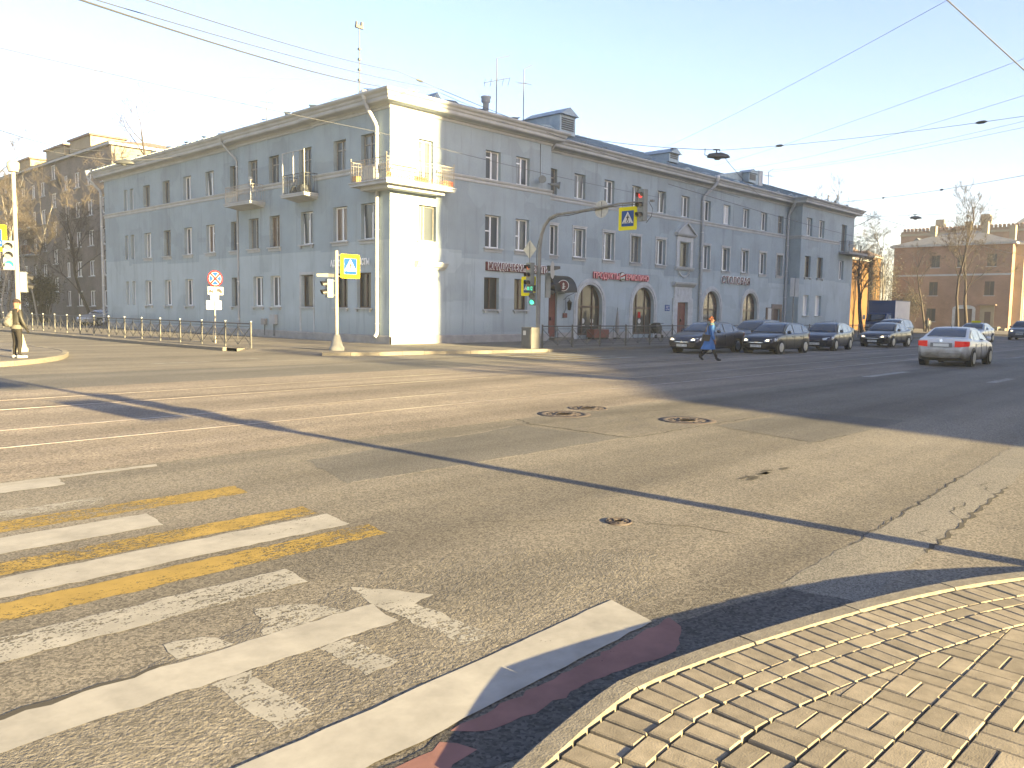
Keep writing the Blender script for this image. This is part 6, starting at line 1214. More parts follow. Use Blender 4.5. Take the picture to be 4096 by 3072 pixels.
def car(label, kind, x, y, heading, paint, lamps='clear', plate_txt=None, z=RZ, group='cars', tail='tailred', scale=1.0, name='parked_car', detail=True, roofsign=False, mark=None):
    S_ = SPEC[kind]; t = thing(name, label, 'car', (x, y, z), R(heading), group); t.scale = (scale,) * 3; L_, Wd = S_['L'], S_['W'] / 2; r = .315; wb = S_['wb'] / 2
    xs = [-L_ / 2 + L_ * i / 40 for i in range(41)]
    def hw(xx):
        k = abs(xx) / (L_ / 2); return Wd * (1 - .05 * max(0, (k - .55) / .45) ** 2 - .17 * max(0, (k - .82) / .18) ** 2.2)
    def bot(xx): k = abs(xx) / (L_ / 2); return .20 + .13 * max(0, (k - .86) / .14)
    rows = []
    for xx in xs:
        w = hw(xx); tp = lerp_tab(S_['top'], xx); b = bot(xx); sh = max(tp - .09, b + .2)
        pts = [(0, b), (w * .80, b), (w * .95, b + .05), (w * .985, b + .18), (w, .52), (w * .995, min(.70, sh - .05)), (w * .985, sh), (w * .95, tp - .025), (w * .86, tp + .005), (w * .5, tp + .022), (0, tp + .03)]
        half = [(xx, p, q) for p, q in pts]; rows.append(half + [(a, -p, q) for a, p, q in half[-2:0:-1]])
    mb = MB().grid(rows, True, True); mb.poly(rows[0]); mb.poly(rows[-1]); body = obj('body', mb, paint, t)
    # cabin
    pr = S_['prof']; hz = S_['h']; zb = pr[0][1] - .03; fine = []
    for (a, b) in zip(pr[:-1], pr[1:]):
        for k in range(3): q = k / 3; fine.append((a[0] + (b[0] - a[0]) * q, a[1] + (b[1] - a[1]) * q))
    fine.append(pr[-1]); cw0, cw1 = Wd * .93, Wd * .68
    def cwid(zz): q = max(0, min(1, (zz - zb) / (hz - zb))); return cw0 + (cw1 - cw0) * (q ** 1.25)
    rows = [[(xx, cwid(zz) * s_, zz - .035 * abs(s_) ** 3 * (1 if zz > zb + .3 else .3)) for s_ in (-1, -.85, -.5, 0, .5, .85, 1)] for xx, zz in fine]
    mb = MB().grid(rows)
    for s_ in (-1, 1):
        e = [(xx, cwid(zz) * s_, zz - .035 * (1 if zz > zb + .3 else .3)) for xx, zz in fine]; lo = [(xx, cw0 * s_, zb - .04) for xx, zz in fine]; mb.grid([[Vector(p).lerp(Vector(q), k / 4) for p, q in zip(e, lo)] for k in range(5)])
    roof = obj('roof', mb, paint, t)
    # glass
    def zprof(xx):
        return float(np.interp(xx, [p[0] for p in pr][::-1], [p[1] for p in pr][::-1]))
    def glassband(name, i0, i1, inset):
        sel = [p for p in fine if i0 >= p[0] >= i1]; rows = []
        for xx, zz in sel: rows.append([(xx, cwid(zz) * s_ * inset, zz + .012 - .035 * abs(s_ * inset) ** 3 * .6) for s_ in (-1, -.6, -.2, .2, .6, 1)])
        q = 1 if i0 > 0 else -1; rows = [[(a + q * .012, b, c) for a, b, c in rw] for rw in rows]
        return obj(name, MB().grid(rows), 'carglass', t, fix=False)
    xf = [p[0] for p in pr if p[1] > hz - .08][0]; xr = [p[0] for p in pr if p[1] > hz - .06][-1]
    glassband('windscreen', pr[0][0] - .02, xf + .05, .9); glassband('rear_window', xr - .06, pr[-1][0] + .06 if kind == 'sedan' else pr[-1][0] + .14, .86)
    zt = hz - .11
    def sidepoly(x0, x1):
        n = 8; bt = [(x0 + (x1 - x0) * k / n) for k in range(n + 1)]; lo = zb + .035
        return [(xx, lo) for xx in bt] + [(xx, max(lo + .005, min(zt, zprof(xx) - .085))) for xx in bt[::-1]]
    for s_ in (-1, 1):
        for a, b in ((pr[0][0] - .22, S_['bp'] + .035), (S_['bp'] - .035, S_['rb'] + .03), (S_['rb'] - .03, pr[-1][0] + .28)):
            ps = sidepoly(a, b); mb = MB().poly([(xx, s_ * (cw0 + (cwid(zz) - cw0) * max(0, min(1, (zz - zb + .04) / (max(zprof(xx), zz + .01) - zb + .04))) + .012) if False else s_ * (cwid(zz) + .016), zz) for xx, zz in ps]); obj('side_window', mb, 'carglass', t, fix=False)
        m2 = MB().lathe([(0, -.09), (.07, -.07), (.085, 0), (.07, .07), (0, .09)], (pr[0][0] - .38, s_ * (Wd + .07), zb + .10), 8, 'y'); obj('mirror', m2, paint, t)
        # doors: shut lines and handles
        for xx in (pr[0][0] - .3, S_['bp'], S_['rb'] + .05):
            w = hw(xx); obj('door_gap', MB().box(xx - .006, xx + .006, s_ * (w + .001) - .004, s_ * (w + .001) + .004, .34, zb - .06), 'black', body)
        for xx in (S_['bp'] + .2, S_['rb'] + .3): obj('door_handle', MB().box(xx - .1, xx + .08, s_ * (Wd * .99) - .02, s_ * (Wd * .99) + .02, .78, .81), paint, body)
    # wheels
    for fx in (wb, -wb):
        for s_ in (-1, 1):
            w = hw(fx); obj('wheel_arch', MB().lathe([(.375, 0), (.375, .21)], (fx, (w - .195) if s_ > 0 else -(w + .015), r + .01), 24, 'y'), 'black', body)
            o = obj('wheel', MB().lathe([(.2, -.1), (r - .015, -.1), (r, -.07), (r, .07), (r - .015, .1), (.2, .1)], (fx, s_ * (w - .065), r), 24, 'y'), 'tyre', t)
            mb = MB(); c = Vector((fx, s_ * (w + .036), r)); mb.lathe([(.215, -.01), (.205, .008), (.175, .0)], c, 20, 'y')
            for k in range(7):
                a = 2 * math.pi * k / 7; ca, sa = math.cos(a), math.sin(a); p = [(ca * .03 - sa * .025, sa * .03 + ca * .025), (ca * .03 + sa * .025, sa * .03 - ca * .025), (ca * .2 + sa * .018, sa * .2 - ca * .018), (ca * .2 - sa * .018, sa * .2 + ca * .018)]
                mb.prism([c + Vector((u, 0, v)) for u, v in p], (0, s_ * .01, 0))
            mb.lathe([(.05, -.012), (.05, .012)], c, 10, 'y'); obj('rim', mb, 'rim', o)
    fx = L_ / 2; tz = lerp_tab(S_['top'], fx - .12)
    # front
    for s_ in (-1, 1):
        y0 = s_ * hw(fx - .1) * .52; y1 = s_ * hw(fx - .38) * .985; zz = tz - .03
        ln = [(fx - .03, y0, -.10, .0), (fx - .05, s_ * hw(fx - .05) * .78, -.115, .035), (fx - .12, s_ * hw(fx - .1) * .945, -.11, .06), (fx - .26, s_ * hw(fx - .26) * .992, -.06, .085), (fx - .44, s_ * hw(fx - .44) * 1.0, .0, .09)]
        hl = obj('headlight', MB().grid([[(a_ + .012, b_ + s_ * .008, zz + lo_) for a_, b_, lo_, hi_ in ln], [(a_ + .004, b_ + s_ * .012, zz + (lo_ + hi_) / 2) for a_, b_, lo_, hi_ in ln], [(a_ - .03, b_ * .985, zz + hi_) for a_, b_, lo_, hi_ in ln]]), 'lampclear', t, fix=False)
        if lamps == 'on': c = Vector((fx - .12, s_ * hw(fx - .1) * .72, zz - .035)); disc('lamp_glow', c + Vector((.045, 0, 0)), (1, s_ * .15, .05), .075, 'lampon', hl, .03, 14)
        fg = obj('fog_lamp', MB().lathe([(.05, 0), (.05, .02)], (fx - .12, s_ * Wd * .68, .36), 10, 'x'), 'lampclear' if detail else 'black', t)
    w3 = Wd * .5; mb = MB().prism([(fx - .035, -w3, tz - .10), (fx - .035, w3, tz - .10), (fx - .01, w3 * .92, tz - .2), (fx - .01, -w3 * .92, tz - .2)], (.022, 0, 0)); g = obj('grille', mb, 'black', t); obj('grille_bar', MB().prism([(fx - .012, -w3 * .9, tz - .14), (fx - .012, w3 * .9, tz - .14), (fx - .01, w3 * .6, tz - .16), (fx - .01, -w3 * .6, tz - .16)], (.03, 0, 0)), 'chrome', g)
    if mark: 
        for q in mark: obj('emblem', MB().prism([(fx + .02, a, tz - .14 + b) for a, b in q], (.006, 0, 0)), 'chrome', g)
    obj('intake', MB().prism([(fx - .03, -Wd * .72, .42), (fx - .03, Wd * .72, .42), (fx - .05, Wd * .62, .27), (fx - .05, -Wd * .62, .27)], (.035, 0, 0)), 'black', t)
    if plate_txt:
        p = obj('number_plate', MB().box(fx + .005, fx + .03, -.26, .26, tz - .36, tz - .25), 'plate', t); text('plate_print', plate_txt, .105, 'black', p, frame((fx + .032, -.25, tz - .34), (0, 1, 0), (1, 0, 0)), .0005, xs=.86)
    # rear
    rx = -L_ / 2; rt = lerp_tab(S_['top'], rx + .12)
    for s_ in (-1, 1):
        y0, y1 = s_ * hw(rx + .1) * .58, s_ * hw(rx + .35) * .99; zz = rt - .13
        ln = [(rx + .0, y0), (rx + .02, s_ * hw(rx + .03) * .88), (rx + .09, s_ * hw(rx + .09) * .985), (rx + .22, s_ * hw(rx + .22) * 1.0), (rx + .36, s_ * hw(rx + .36) * 1.0)]
        obj('tail_light', MB().grid([[(a_ - .012, b_ + s_ * .012, zz + dz_ * (1 - .25 * k_ / 4)) for k_, (a_, b_) in enumerate(ln)] for dz_ in (-.15, -.04, .07)]), tail, t, fix=False)
    p = obj('rear_plate', MB().box(rx - .012, rx + .03, -.26, .26, rt - .27, rt - .16), 'plate', t); obj('rear_bumper_lip', MB().box(rx - .02, rx + .1, -Wd * .8, Wd * .8, .50, .53), paint, t)
    obj('plate_recess', MB().box(rx - .006, rx + .03, -.36, .36, rt - .29, rt - .13), 'darkgrey' if paint != 'car_white' else 'polegrey', t); disc('rear_emblem', (rx + .0, 0, rt - .05), (-1, 0, .1), .055, 'chrome', t, .02, 16)
    obj('roof_antenna', MB().tube([(-.9, 0, hz - .02), (-1.05, 0, hz + .12)], .008, 5), 'black', roof)
    if roofsign: obj('taxi_sign', MB().prism([(-.12, -.3, hz), (.12, -.3, hz), (.06, -.24, hz + .14), (-.06, -.24, hz + .14)], (0, .6, 0)), 'sign_yellow', t)
    return t
gC = 'cars waiting and driving on the street'
tri = [[(-.005, .06), (.03, .0), (-.03, .0)], [(-.035, .0), (-.07, -.05), (-.01, -.05)], [(.035, .0), (.07, -.05), (.01, -.05)]]
car('dark graphite sedan with lit headlights behind the woman in the blue coat', 'sedan', 10.15, -11.15, 180, 'car_graphite', 'on', 'О573РК 178', group=gC, mark=tri)
car('near black hatchback with lit headlights, nearest of the facing cars', 'hatch', 12.75, -13.35, 180, 'car_black', 'on', 'Х200НР 178', group=gC, mark=[[(-.07, -.03), (-.04, .04), (-.01, .04), (-.04, -.03)], [(.04, -.03), (.07, .04), (.1, .04), (.07, -.03)], [(-.02, -.01), (.06, .01), (.06, .03), (-.02, .01)]])
car('dark navy hatchback with clear unlit headlights behind the black hatchback', 'hatch', 18.85, -13.25, 186, 'car_navy', 'clear', 'М442УО 178', group=gC)
car('black sedan with one headlight glowing, last of the facing row before the truck', 'sedan', 27.4, -13.34, 180, 'car_black', 'on', 'В768НО 47', group=gC)
car('dark sedan half hidden between the navy hatchback and the last black sedan', 'sedan', 26.5, -10.2, 180, 'car_black', 'clear', group=gC)
car('dark station wagon hidden behind the near black hatchback, roof showing', 'suv', 16.6, -10.3, 180, 'car_grey', 'clear', group=gC, scale=.93)
car('dirty white sedan driving away with red tail lights', 'sedan', 10.35, -21.85, 2, 'car_white', 'clear', group=gC, tail='tailon', name='driving_car')
car('dark car with bright headlights coming up at the right edge', 'suv', 57.0, -14.6, 181, 'car_grey', 'on', 'К312ОВ 98', group=gC, name='driving_car')
car('pale taxi with roof sign glimpsed over the roof of the white sedan', 'sedan', 44.5, -13.9, 180, 'car_taxi', 'clear', group=gC, roofsign=True, name='driving_car')
car('silver car parked by the end wall of the grey building', 'sedan', 2.3, 41.2, 200, 'car_silver', 'clear', z=0, group=gC)
car('dark car parked at the kerb in front of the blue truck', 'suv', 38, -10.1, 180, 'car_black', 'clear', group=gC)
# box truck
t = thing('box_truck', 'box truck with blue front and pale grey side at the end of the street', 'truck', (66.9, .3, RZ), R(181), None)
MT['truck_blue'] = mat('truck_blue', (.02, .05, .13), (.03, .065, .16), scale=.6, rough=.5); MT['truck_grey'] = mat('truck_side', (.38, .39, .41), (.45, .46, .47), scale=.8, rough=.5)
obj('cargo_box', MB().box(-3.2, 1.6, -1.33, 1.33, .95, 3.45), 'truck_grey', t); obj('cargo_front', MB().box(1.6, 1.63, -1.35, 1.35, .95, 3.47), 'truck_blue', t); obj('roof_edge', MB().box(-3.22, 1.64, -1.36, 1.36, 3.47, 3.52), 'truck_blue', t)
mb = MB().prism([(1.7, -1.0, .55), (3.35, -1.0, .55), (3.4, -1.0, 1.25), (2.95, -1.0, 2.1), (1.7, -1.0, 2.2)], (0, 2.0, 0)); cb = obj('cab', mb, 'truck_blue', t); obj('windscreen', MB().poly([(3.40, -.9, 1.3), (3.40, .9, 1.3), (2.98, .85, 2.06), (2.98, -.85, 2.06)]), 'carglass', cb, fix=False); obj('bumper', MB().box(3.3, 3.5, -1.0, 1.0, .45, .75), 'black', cb)
for s_ in (-1, 1): obj('mirror', MB().box(3.0, 3.06, s_ * 1.3 - .12, s_ * 1.3 + .12, 1.5, 1.95), 'sign_white', cb); obj('headlight', MB().box(3.36, 3.44, s_ * .75 - .15, s_ * .75 + .15, .8, 1.0), 'lampclear', cb)
obj('chassis', MB().box(-3.1, 3.2, -.45, .45, .5, .9), 'black', t)
for fx in (2.5, -2.0):
    for s_ in (-1, 1): o = obj('wheel', MB().lathe([(.2, -.13), (.42, -.13), (.44, -.08), (.44, .08), (.42, .13), (.2, .13)], (fx, s_ * .95, .44), 20, 'y'), 'tyre', t); obj('rim', MB().lathe([(.21, -.1), (.21, .1)], (fx, s_ * .96, .44), 16, 'y'), 'rim', o)
# ------------------------------------------------------------------ people
def bodymat(name, zones, top):
    """one skin mesh: trousers, bare skin and shoes told apart by height on the body"""
    m_ = bpy.data.materials.new(name); m_.use_nodes = True; N = m_.node_tree.nodes; L = m_.node_tree.links; b = N['Principled BSDF']; b.inputs['Roughness'].default_value = .8; b.inputs['Specular IOR Level'].default_value = .25
    tc = N.new('ShaderNodeTexCoord'); sp = N.new('ShaderNodeSeparateXYZ'); L.new(tc.outputs['Object'], sp.inputs[0]); mr = N.new('ShaderNodeMath'); mr.operation = 'DIVIDE'; mr.inputs[1].default_value = top; L.new(sp.outputs[2], mr.inputs[0])
    r = N.new('ShaderNodeValToRGB'); r.color_ramp.interpolation = 'CONSTANT'
    for i, (z, c) in enumerate(zones):
        e = r.color_ramp.elements[i] if i < 2 else r.color_ramp.elements.new(z / top); e.position = z / top; e.color = (*c, 1)
    L.new(mr.outputs[0], r.inputs[0]); L.new(r.outputs[0], b.inputs['Base Color']); return m_
def skin_obj(name, verts, edges, radii, m_, parent, root=0, sub=2):
    me = bpy.data.meshes.new(name); me.from_pydata(verts, edges, []); me.update(); o = bpy.data.objects.new(name, me); COL.objects.link(o); o.parent = parent
    me.skin_vertices.new() if hasattr(me.skin_vertices, 'new') and not len(me.skin_vertices) else None
    md = o.modifiers.new('skin', 'SKIN'); md.use_smooth_shade = True
    if len(me.skin_vertices):
        for i, sv in enumerate(me.skin_vertices[0].data):
            r_ = radii[i]; sv.radius = r_ if isinstance(r_, tuple) else (r_, r_); sv.use_root = (i == root)
    sd = o.modifiers.new('sub', 'SUBSURF'); sd.levels = sub; sd.render_levels = sub
    bpy.context.view_layer.update(); dg = bpy.context.evaluated_depsgraph_get(); me2 = bpy.data.meshes.new_from_object(o.evaluated_get(dg)); o.modifiers.clear(); o.data = me2; me2.name = name; me2.materials.clear(); me2.materials.append(m_)
    for p in me2.polygons: p.use_smooth = True
    return o
def figure(t, H, fwd, legs, arms, m_, lean=0.0, headturn=0.0):
    """t parent; x forward. legs/arms: {'l': (knee, ankle, toe)}, {'l': (elbow, wrist)} offsets in body units"""
    V = []; E = []; Rd = []
    def v(p, r, par=None): V.append(tuple(p)); Rd.append(r); (E.append((par, len(V) - 1)) if par is not None else None); return len(V) - 1
    s = H; hip = .515 * s
    pel = v((0, 0, hip), (.085 * s, .07 * s)); wai = v((lean * .3, 0, .60 * s), (.075 * s, .06 * s), pel); che = v((lean * .7, 0, .72 * s), (.088 * s, .065 * s), wai); nb = v((lean, 0, .81 * s), (.05 * s, .045 * s), che); nk = v((lean * 1.1, 0, .855 * s), .031 * s, nb)
    h1 = v((lean * 1.2 + .006, 0, .895 * s), (.043 * s, .05 * s), nk); h2 = v((lean * 1.2 + .01, 0, .945 * s), (.05 * s, .056 * s), h1); h3 = v((lean * 1.2, 0, .98 * s), (.034 * s, .038 * s), h2)
    for k, sg in (('l', 1), ('r', -1)):
        kn, an, to = legs[k]; hp = v((0, sg * .055 * s, .485 * s), .062 * s, pel); a = v((kn[0], sg * .058 * s + kn[1], kn[2]), .042 * s, hp); c = v(((kn[0] + an[0]) / 2 - .01, sg * .058 * s + (kn[1] + an[1]) / 2, (kn[2] + an[2]) / 2 + .02), .038 * s, a); b = v((an[0], sg * .058 * s + an[1], an[2]), .026 * s, c); f_ = v((to[0], sg * .062 * s + to[1], to[2]), (.024 * s, .018 * s), b)
        el, wr = arms[k]; sh = v((lean, sg * .10 * s, .80 * s), .042 * s, nb); e1 = v((el[0], sg * .125 * s + el[1], el[2]), .029 * s, sh); w1 = v((wr[0], sg * .125 * s + wr[1], wr[2]), .02 * s, e1)
        d = (Vector(V[w1]) - Vector(V[e1])).normalized(); side = Vector((1, 0, 0)) - d * d.x; side.normalize(); pm = v(Vector(V[w1]) + d * .045 * s, (.021 * s, .012 * s), w1)
        for q, ln in ((-.018, .036), (-.006, .043), (.007, .042), (.018, .034)):
            k1 = v(Vector(V[pm]) + d * .022 * s + side * q * s * .9, .0062 * s, pm); v(Vector(V[k1]) + d * ln * s * .8 + Vector((.004, -sg * .006, 0)) * s, .005 * s, k1)
        th = v(Vector(V[w1]) + d * .02 * s + side * .022 * s, .007 * s, w1); v(Vector(V[th]) + d * .028 * s + side * .010 * s, .0055 * s, th)
    return skin_obj('body', V, E, Rd, m_, t)
def face(t, c, s, skin, hairm, style, fwd=1):
    """nose, eyes, mouth and ears on the head at c; hair as a cap with thickness"""
    c = Vector(c); mb = MB(); mb.tube([c + Vector((.052, 0, .012)) * s, c + Vector((.070, 0, -.010)) * s, c + Vector((.055, 0, -.016)) * s], [.006 * s, .010 * s, .006 * s], 6); obj('nose', mb, skin, t)
    for sg in (-1, 1):
        obj('eye', MB().lathe([(0, -.006 * s), (.006 * s, 0), (0, .006 * s)], c + Vector((.053, sg * .02, .012)) * s, 8), 'black', t); obj('ear', MB().lathe([(.004 * s, -.016 * s), (.010 * s, 0), (.004 * s, .016 * s)], c + Vector((.0, sg * .052, 0)) * s, 6), skin, t)
    obj('mouth', MB().box(c.x + .052 * s, c.x + .056 * s, c.y - .014 * s, c.y + .014 * s, c.z - .032 * s, c.z - .027 * s), 'sign_dkred', t)
    r_ = random.Random(4); mb = MB()
    for k in range(46 if style == 'curly' else 0):
        a = r_.uniform(0, 6.28); el = r_.uniform(-.35, 1.5); d = Vector((math.cos(a) * math.cos(el), math.sin(a) * math.cos(el), math.sin(el)))
        if d.x > .35 and d.z < .55: continue
        p = c + Vector((-.006, 0, .012)) * s + Vector((d.x * .058, d.y * .058, d.z * .062)) * s; rr = r_.uniform(.014, .026) * s; mb.lathe([(0, -rr), (rr * .8, -rr * .55), (rr, 0), (rr * .8, rr * .55), (0, rr)], p, 7)
    if style == 'cap':
        mb.lathe([(.058 * s, .0), (.06 * s, .02 * s), (.052 * s, .045 * s), (.03 * s, .062 * s), (0, .066 * s)], c + Vector((0, 0, .012)) * s, 14); mb.prism([c + Vector((.04, -.04, .014)) * s, c + Vector((.10, -.028, .006)) * s, c + Vector((.10, .028, .006)) * s, c + Vector((.04, .04, .014)) * s], (0, 0, .008 * s))
    if style == 'short': mb.lathe([(.054 * s, -.02 * s), (.057 * s, .02 * s), (.045 * s, .05 * s), (0, .062 * s)], c + Vector((-.008, 0, .0)) * s, 14)
    return obj('hair' if style != 'cap' else 'cap', mb, hairm, t)
def loft(rings, n=18, wob=0.0, seed=1):
    """rings: (cx, cy, z, rx, ry); closed garment tube"""
    r_ = random.Random(seed); ph = [r_.uniform(0, 6.28) for _ in range(4)]; rows = []
    for cx_, cy_, z, rx, ry in rings:
        k_ = max(0, (rings[0][2] - z)) * wob; rows.append([(cx_ + math.cos(a) * rx * (1 + k_ * math.sin(5 * a + ph[0])), cy_ + math.sin(a) * ry * (1 + k_ * math.sin(4 * a + ph[1])), z) for a in [2 * math.pi * i / n for i in range(n)]])
    return MB().grid(rows, True, True)
def sleeve(pts, rad): return MB().tube(pts, rad, 10)
SK = (.22, .12, .085); MT['skin'] = mat('skin', SK, rough=.6)
# woman in the blue coat, striding along the street
Hh = 1.66
t = thing('person', 'person with curly red hair in a long blue coat crossing before the cars', 'person', (3.6, -15.05, RZ), R(-38)); t['group'] = 'people'
m_ = bodymat('figure_dark_trousers', [(0, (.012, .012, .014)), (.10, (.014, .013, .016)), (.60, SK)], 1.7)
LG = {'l': ((.17, 0, .50), (.33, 0, .10), (.45, 0, .035)), 'r': ((-.06, 0, .48), (-.40, 0, .17), (-.33, 0, .06))}
AR = {'l': ((-.08, .06, 1.08), (.04, .05, .84)), 'r': ((-.03, -.05, 1.05), (.07, -.04, .80))}
figure(t, Hh, 1, LG, AR, m_, .03)
MT['coat_blue'] = mat('coat_blue', (.03, .11, .31), (.045, .15, .38), scale=6, rough=.85)
mb = loft([(.03, 0, 1.40, .07, .10), (.03, 0, 1.36, .11, .19), (.02, 0, 1.24, .13, .205), (.01, 0, 1.05, .135, .19), (0, 0, .92, .155, .205), (-.01, 0, .75, .19, .225), (-.04, 0, .58, .235, .235), (-.07, 0, .45, .28, .24)], 22, .08, 3); coat = obj('coat', mb, 'coat_blue', t, fix=False)
for k, sg in (('l', 1), ('r', -1)):
    e, w = AR[k]; obj('sleeve', sleeve([(.03, sg * .16, 1.36), (0, sg * .205, 1.25), (e[0], sg * .207 + e[1], e[2]), (w[0] * .85 + e[0] * .15, sg * .207 + w[1], w[2] + .03)], [.062, .07, .06, .05]), 'coat_blue', coat)
for sg in (-1, 1): obj('lapel', MB().prism([(.12, sg * .02, 1.37), (.15, sg * .10, 1.33), (.165, sg * .015, 1.12)], (.015, 0, 0)), 'coat_blue', coat)
mb = MB(); [mb.tube([(.03 + .10 * math.cos(a), .11 * math.sin(a), 1.40 + .02 * math.sin(3 * a) + dz) for a in [2 * math.pi * i / 14 for i in range(15)]], .035, 7) for dz in (-.03, .02)]; mb.tube([(.13, .05, 1.38), (.17, .06, 1.26), (.175, .04, 1.16)], [.04, .045, .03], 7); obj('scarf', mb, mat('scarf_teal', (.02, .07, .085), (.12, .2, .22), scale=20), t)
face(t, (.046, 0, .935 * Hh), Hh, 'skin', mat('hair_red', (.12, .030, .008), (.17, .05, .014), scale=25, rough=.6), 'curly')
for k, sg in (('l', 1), ('r', -1)): a_ = LG[k][1]; b_ = LG[k][2]; obj('boot', MB().tube([(a_[0] - .02, sg * .096 + 0, a_[2] + .16), (a_[0] - .015, sg * .096, a_[2]), (a_[0] + .04, sg * .098, max(a_[2] - .05, .045)), (b_[0] + .05, sg * .10, max(b_[2], .035))], [.052, .05, .046, .034], 9), 'black', t)
P = t.matrix_world
def on_person(name, label, cat, loc, rz, grp=None): return thing(name, label, cat, loc, rz, grp)
rot = Matrix.Rotation(R(-38), 4, 'Z'); base = Vector((3.6, -15.05, RZ))
pt = base + (rot @ Vector((-.22, -.14, 0))); t2 = thing('shoulder_bag', 'dark shoulder bag hanging at the side of the person in blue', 'bag', (pt.x, pt.y, RZ), R(-38)); obj('pouch', MB().prism([(-.16, -.06, .78), (.14, -.06, .76), (.16, -.06, 1.0), (-.12, -.06, 1.03)], (0, .12, 0)), 'black', t2); obj('strap', MB().tube([(-.1, 0, 1.0), (.05, .05, 1.30), (.10, .12, 1.5), (.13, 0, 1.02)], .015, 5), 'black', t2)
pt = base + (rot @ Vector((.09, .30, 0))); t2 = thing('shopping_bag', 'white plastic bag carried low by the person in blue', 'bag', (pt.x, pt.y, RZ), R(-38)); obj('bag', loft([(0, 0, .74, .02, .02), (0, 0, .66, .05, .03), (0, 0, .5, .11, .06), (.0, 0, .36, .13, .075), (0, 0, .31, .09, .05), (0, 0, .305, .001, .001)], 14, .25, 5), 'sign_white', t2, fix=False); obj('handle', MB().tube([(-.02, 0, .72), (0, 0, .80), (.02, 0, .72)], .008, 5), 'sign_white', t2)
# person waiting at the far left with a drawstring bag
Hh = 1.80
t = thing('person', 'person in dark cap, jacket and jeans waiting at the left kerb', 'person', (-16.55, -2.65, 0), R(15)); t['group'] = 'people'
m_ = bodymat('figure_jeans', [(0, (.25, .24, .22)), (.075, (.016, .014, .012)), (.95, SK)], 1.9)
LG = {'l': ((.03, .02, .50), (0, .04, .095), (.15, .06, .03)), 'r': ((.02, -.03, .50), (-.03, -.05, .095), (.13, -.07, .03))}; AR = {'l': ((.02, .05, 1.16), (.14, .03, .93)), 'r': ((.0, -.06, 1.15), (.13, -.05, .92))}
figure(t, Hh, 1, LG, AR, m_, .015)
MT['jacket'] = mat('jacket_dark', (.014, .014, .011), (.024, .022, .018), scale=7, rough=.55); MT['shirt'] = mat('shirt_pale', (.10, .095, .085), rough=.9)
jk = obj('jacket', loft([(.02, 0, 1.52, .075, .10), (.02, 0, 1.47, .12, .20), (.015, 0, 1.33, .145, .215), (.01, 0, 1.15, .145, .20), (.0, 0, 1.04, .15, .195), (0, 0, 1.0, .14, .185)], 20, .05, 7), 'jacket', t, fix=False)
obj('shirt_hem', loft([(0, 0, 1.02, .145, .19), (0, 0, .93, .15, .195), (0, 0, .90, .145, .19)], 20, .06, 9), 'shirt', t, fix=False)
for k, sg in (('l', 1), ('r', -1)): e, w = AR[k]; obj('sleeve', sleeve([(.015, sg * .17, 1.46), (.01, sg * .225, 1.36), (e[0], sg * .225 + e[1], e[2]), (w[0] * .9 + e[0] * .1, sg * .225 + w[1], w[2] + .02)], [.07, .074, .062, .05]), 'jacket', jk)
face(t, (.03, 0, .935 * Hh), Hh, 'skin', mat('cap_dark', (.018, .010, .010), rough=.85), 'cap')
for sg, k in ((1, 'l'), (-1, 'r')): a_ = LG[k][1]; b_ = LG[k][2]; obj('shoe', MB().tube([(a_[0] - .06, sg * .104 + a_[1], .045), (a_[0] + .02, sg * .104 + a_[1], .05), (b_[0] + .06, sg * .11 + b_[1], .035)], [.045, .05, .036], 9), 'sign_white', t)
rot = Matrix.Rotation(R(15), 4, 'Z'); base = Vector((-16.55, -2.65, 0)); pt = base + rot @ Vector((-.24, 0, 0)); t2 = thing('drawstring_bag', 'pale drawstring bag on the back of the person at the left', 'bag', (pt.x, pt.y, 0), R(15))
MT['bag_pale'] = mat('bag_pale', (.13, .125, .115), (.06, .058, .055), scale=14, rough=.9, contrast=(.45, .6)); obj('sack', loft([(.10, 0, 1.45, .02, .03), (.06, 0, 1.38, .05, .08), (.0, 0, 1.22, .10, .15), (-.03, 0, 1.08, .125, .185), (-.02, 0, .98, .10, .17), (0, 0, .955, .01, .02)], 16, .3, 11), 'bag_pale', t2, fix=False); mb = MB(); [mb.tube([(.09, 0, 1.46), (.2, s_ * .14, 1.52), (.36, s_ * .15, 1.4), (.36, s_ * .17, 1.2), (.05, s_ * .16, 1.02)], .01, 5) for s_ in (-1, 1)]; obj('cord', mb, 'jacket', t2)
# distant person before the brick house
Hh = 1.78
t = thing('person', 'distant person in dark clothes standing before the brick house', 'person', (78.9, -.25, RZ), R(200)); t['group'] = 'people'
m_ = bodymat('figure_dark', [(0, (.012, .012, .012)), (.09, (.02, .02, .024)), (.95, SK)], 1.9)
LG = {'l': ((.03, .01, .50), (.05, .03, .095), (.19, .04, .03)), 'r': ((-.02, -.02, .50), (-.10, -.04, .095), (.03, -.05, .03))}; figure(t, Hh, 1, LG, AR, m_, .015)
jk = obj('coat', loft([(.02, 0, 1.5, .08, .11), (.02, 0, 1.45, .14, .23), (.015, 0, 1.3, .17, .26), (.01, 0, 1.0, .17, .24), (.0, 0, .82, .18, .25), (0, 0, .78, .17, .24)], 18, .05, 12), 'darkgrey', t, fix=False)
for k, sg in (('l', 1), ('r', -1)): e, w = AR[k]; obj('sleeve', sleeve([(.015, sg * .19, 1.44), (.01, sg * .25, 1.34), (e[0], sg * .24 + e[1], e[2]), (w[0], sg * .23 + w[1], w[2] + .02)], [.08, .085, .07, .055]), 'darkgrey', jk)
face(t, (.03, 0, .935 * Hh), Hh, 'skin', 'black', 'short')
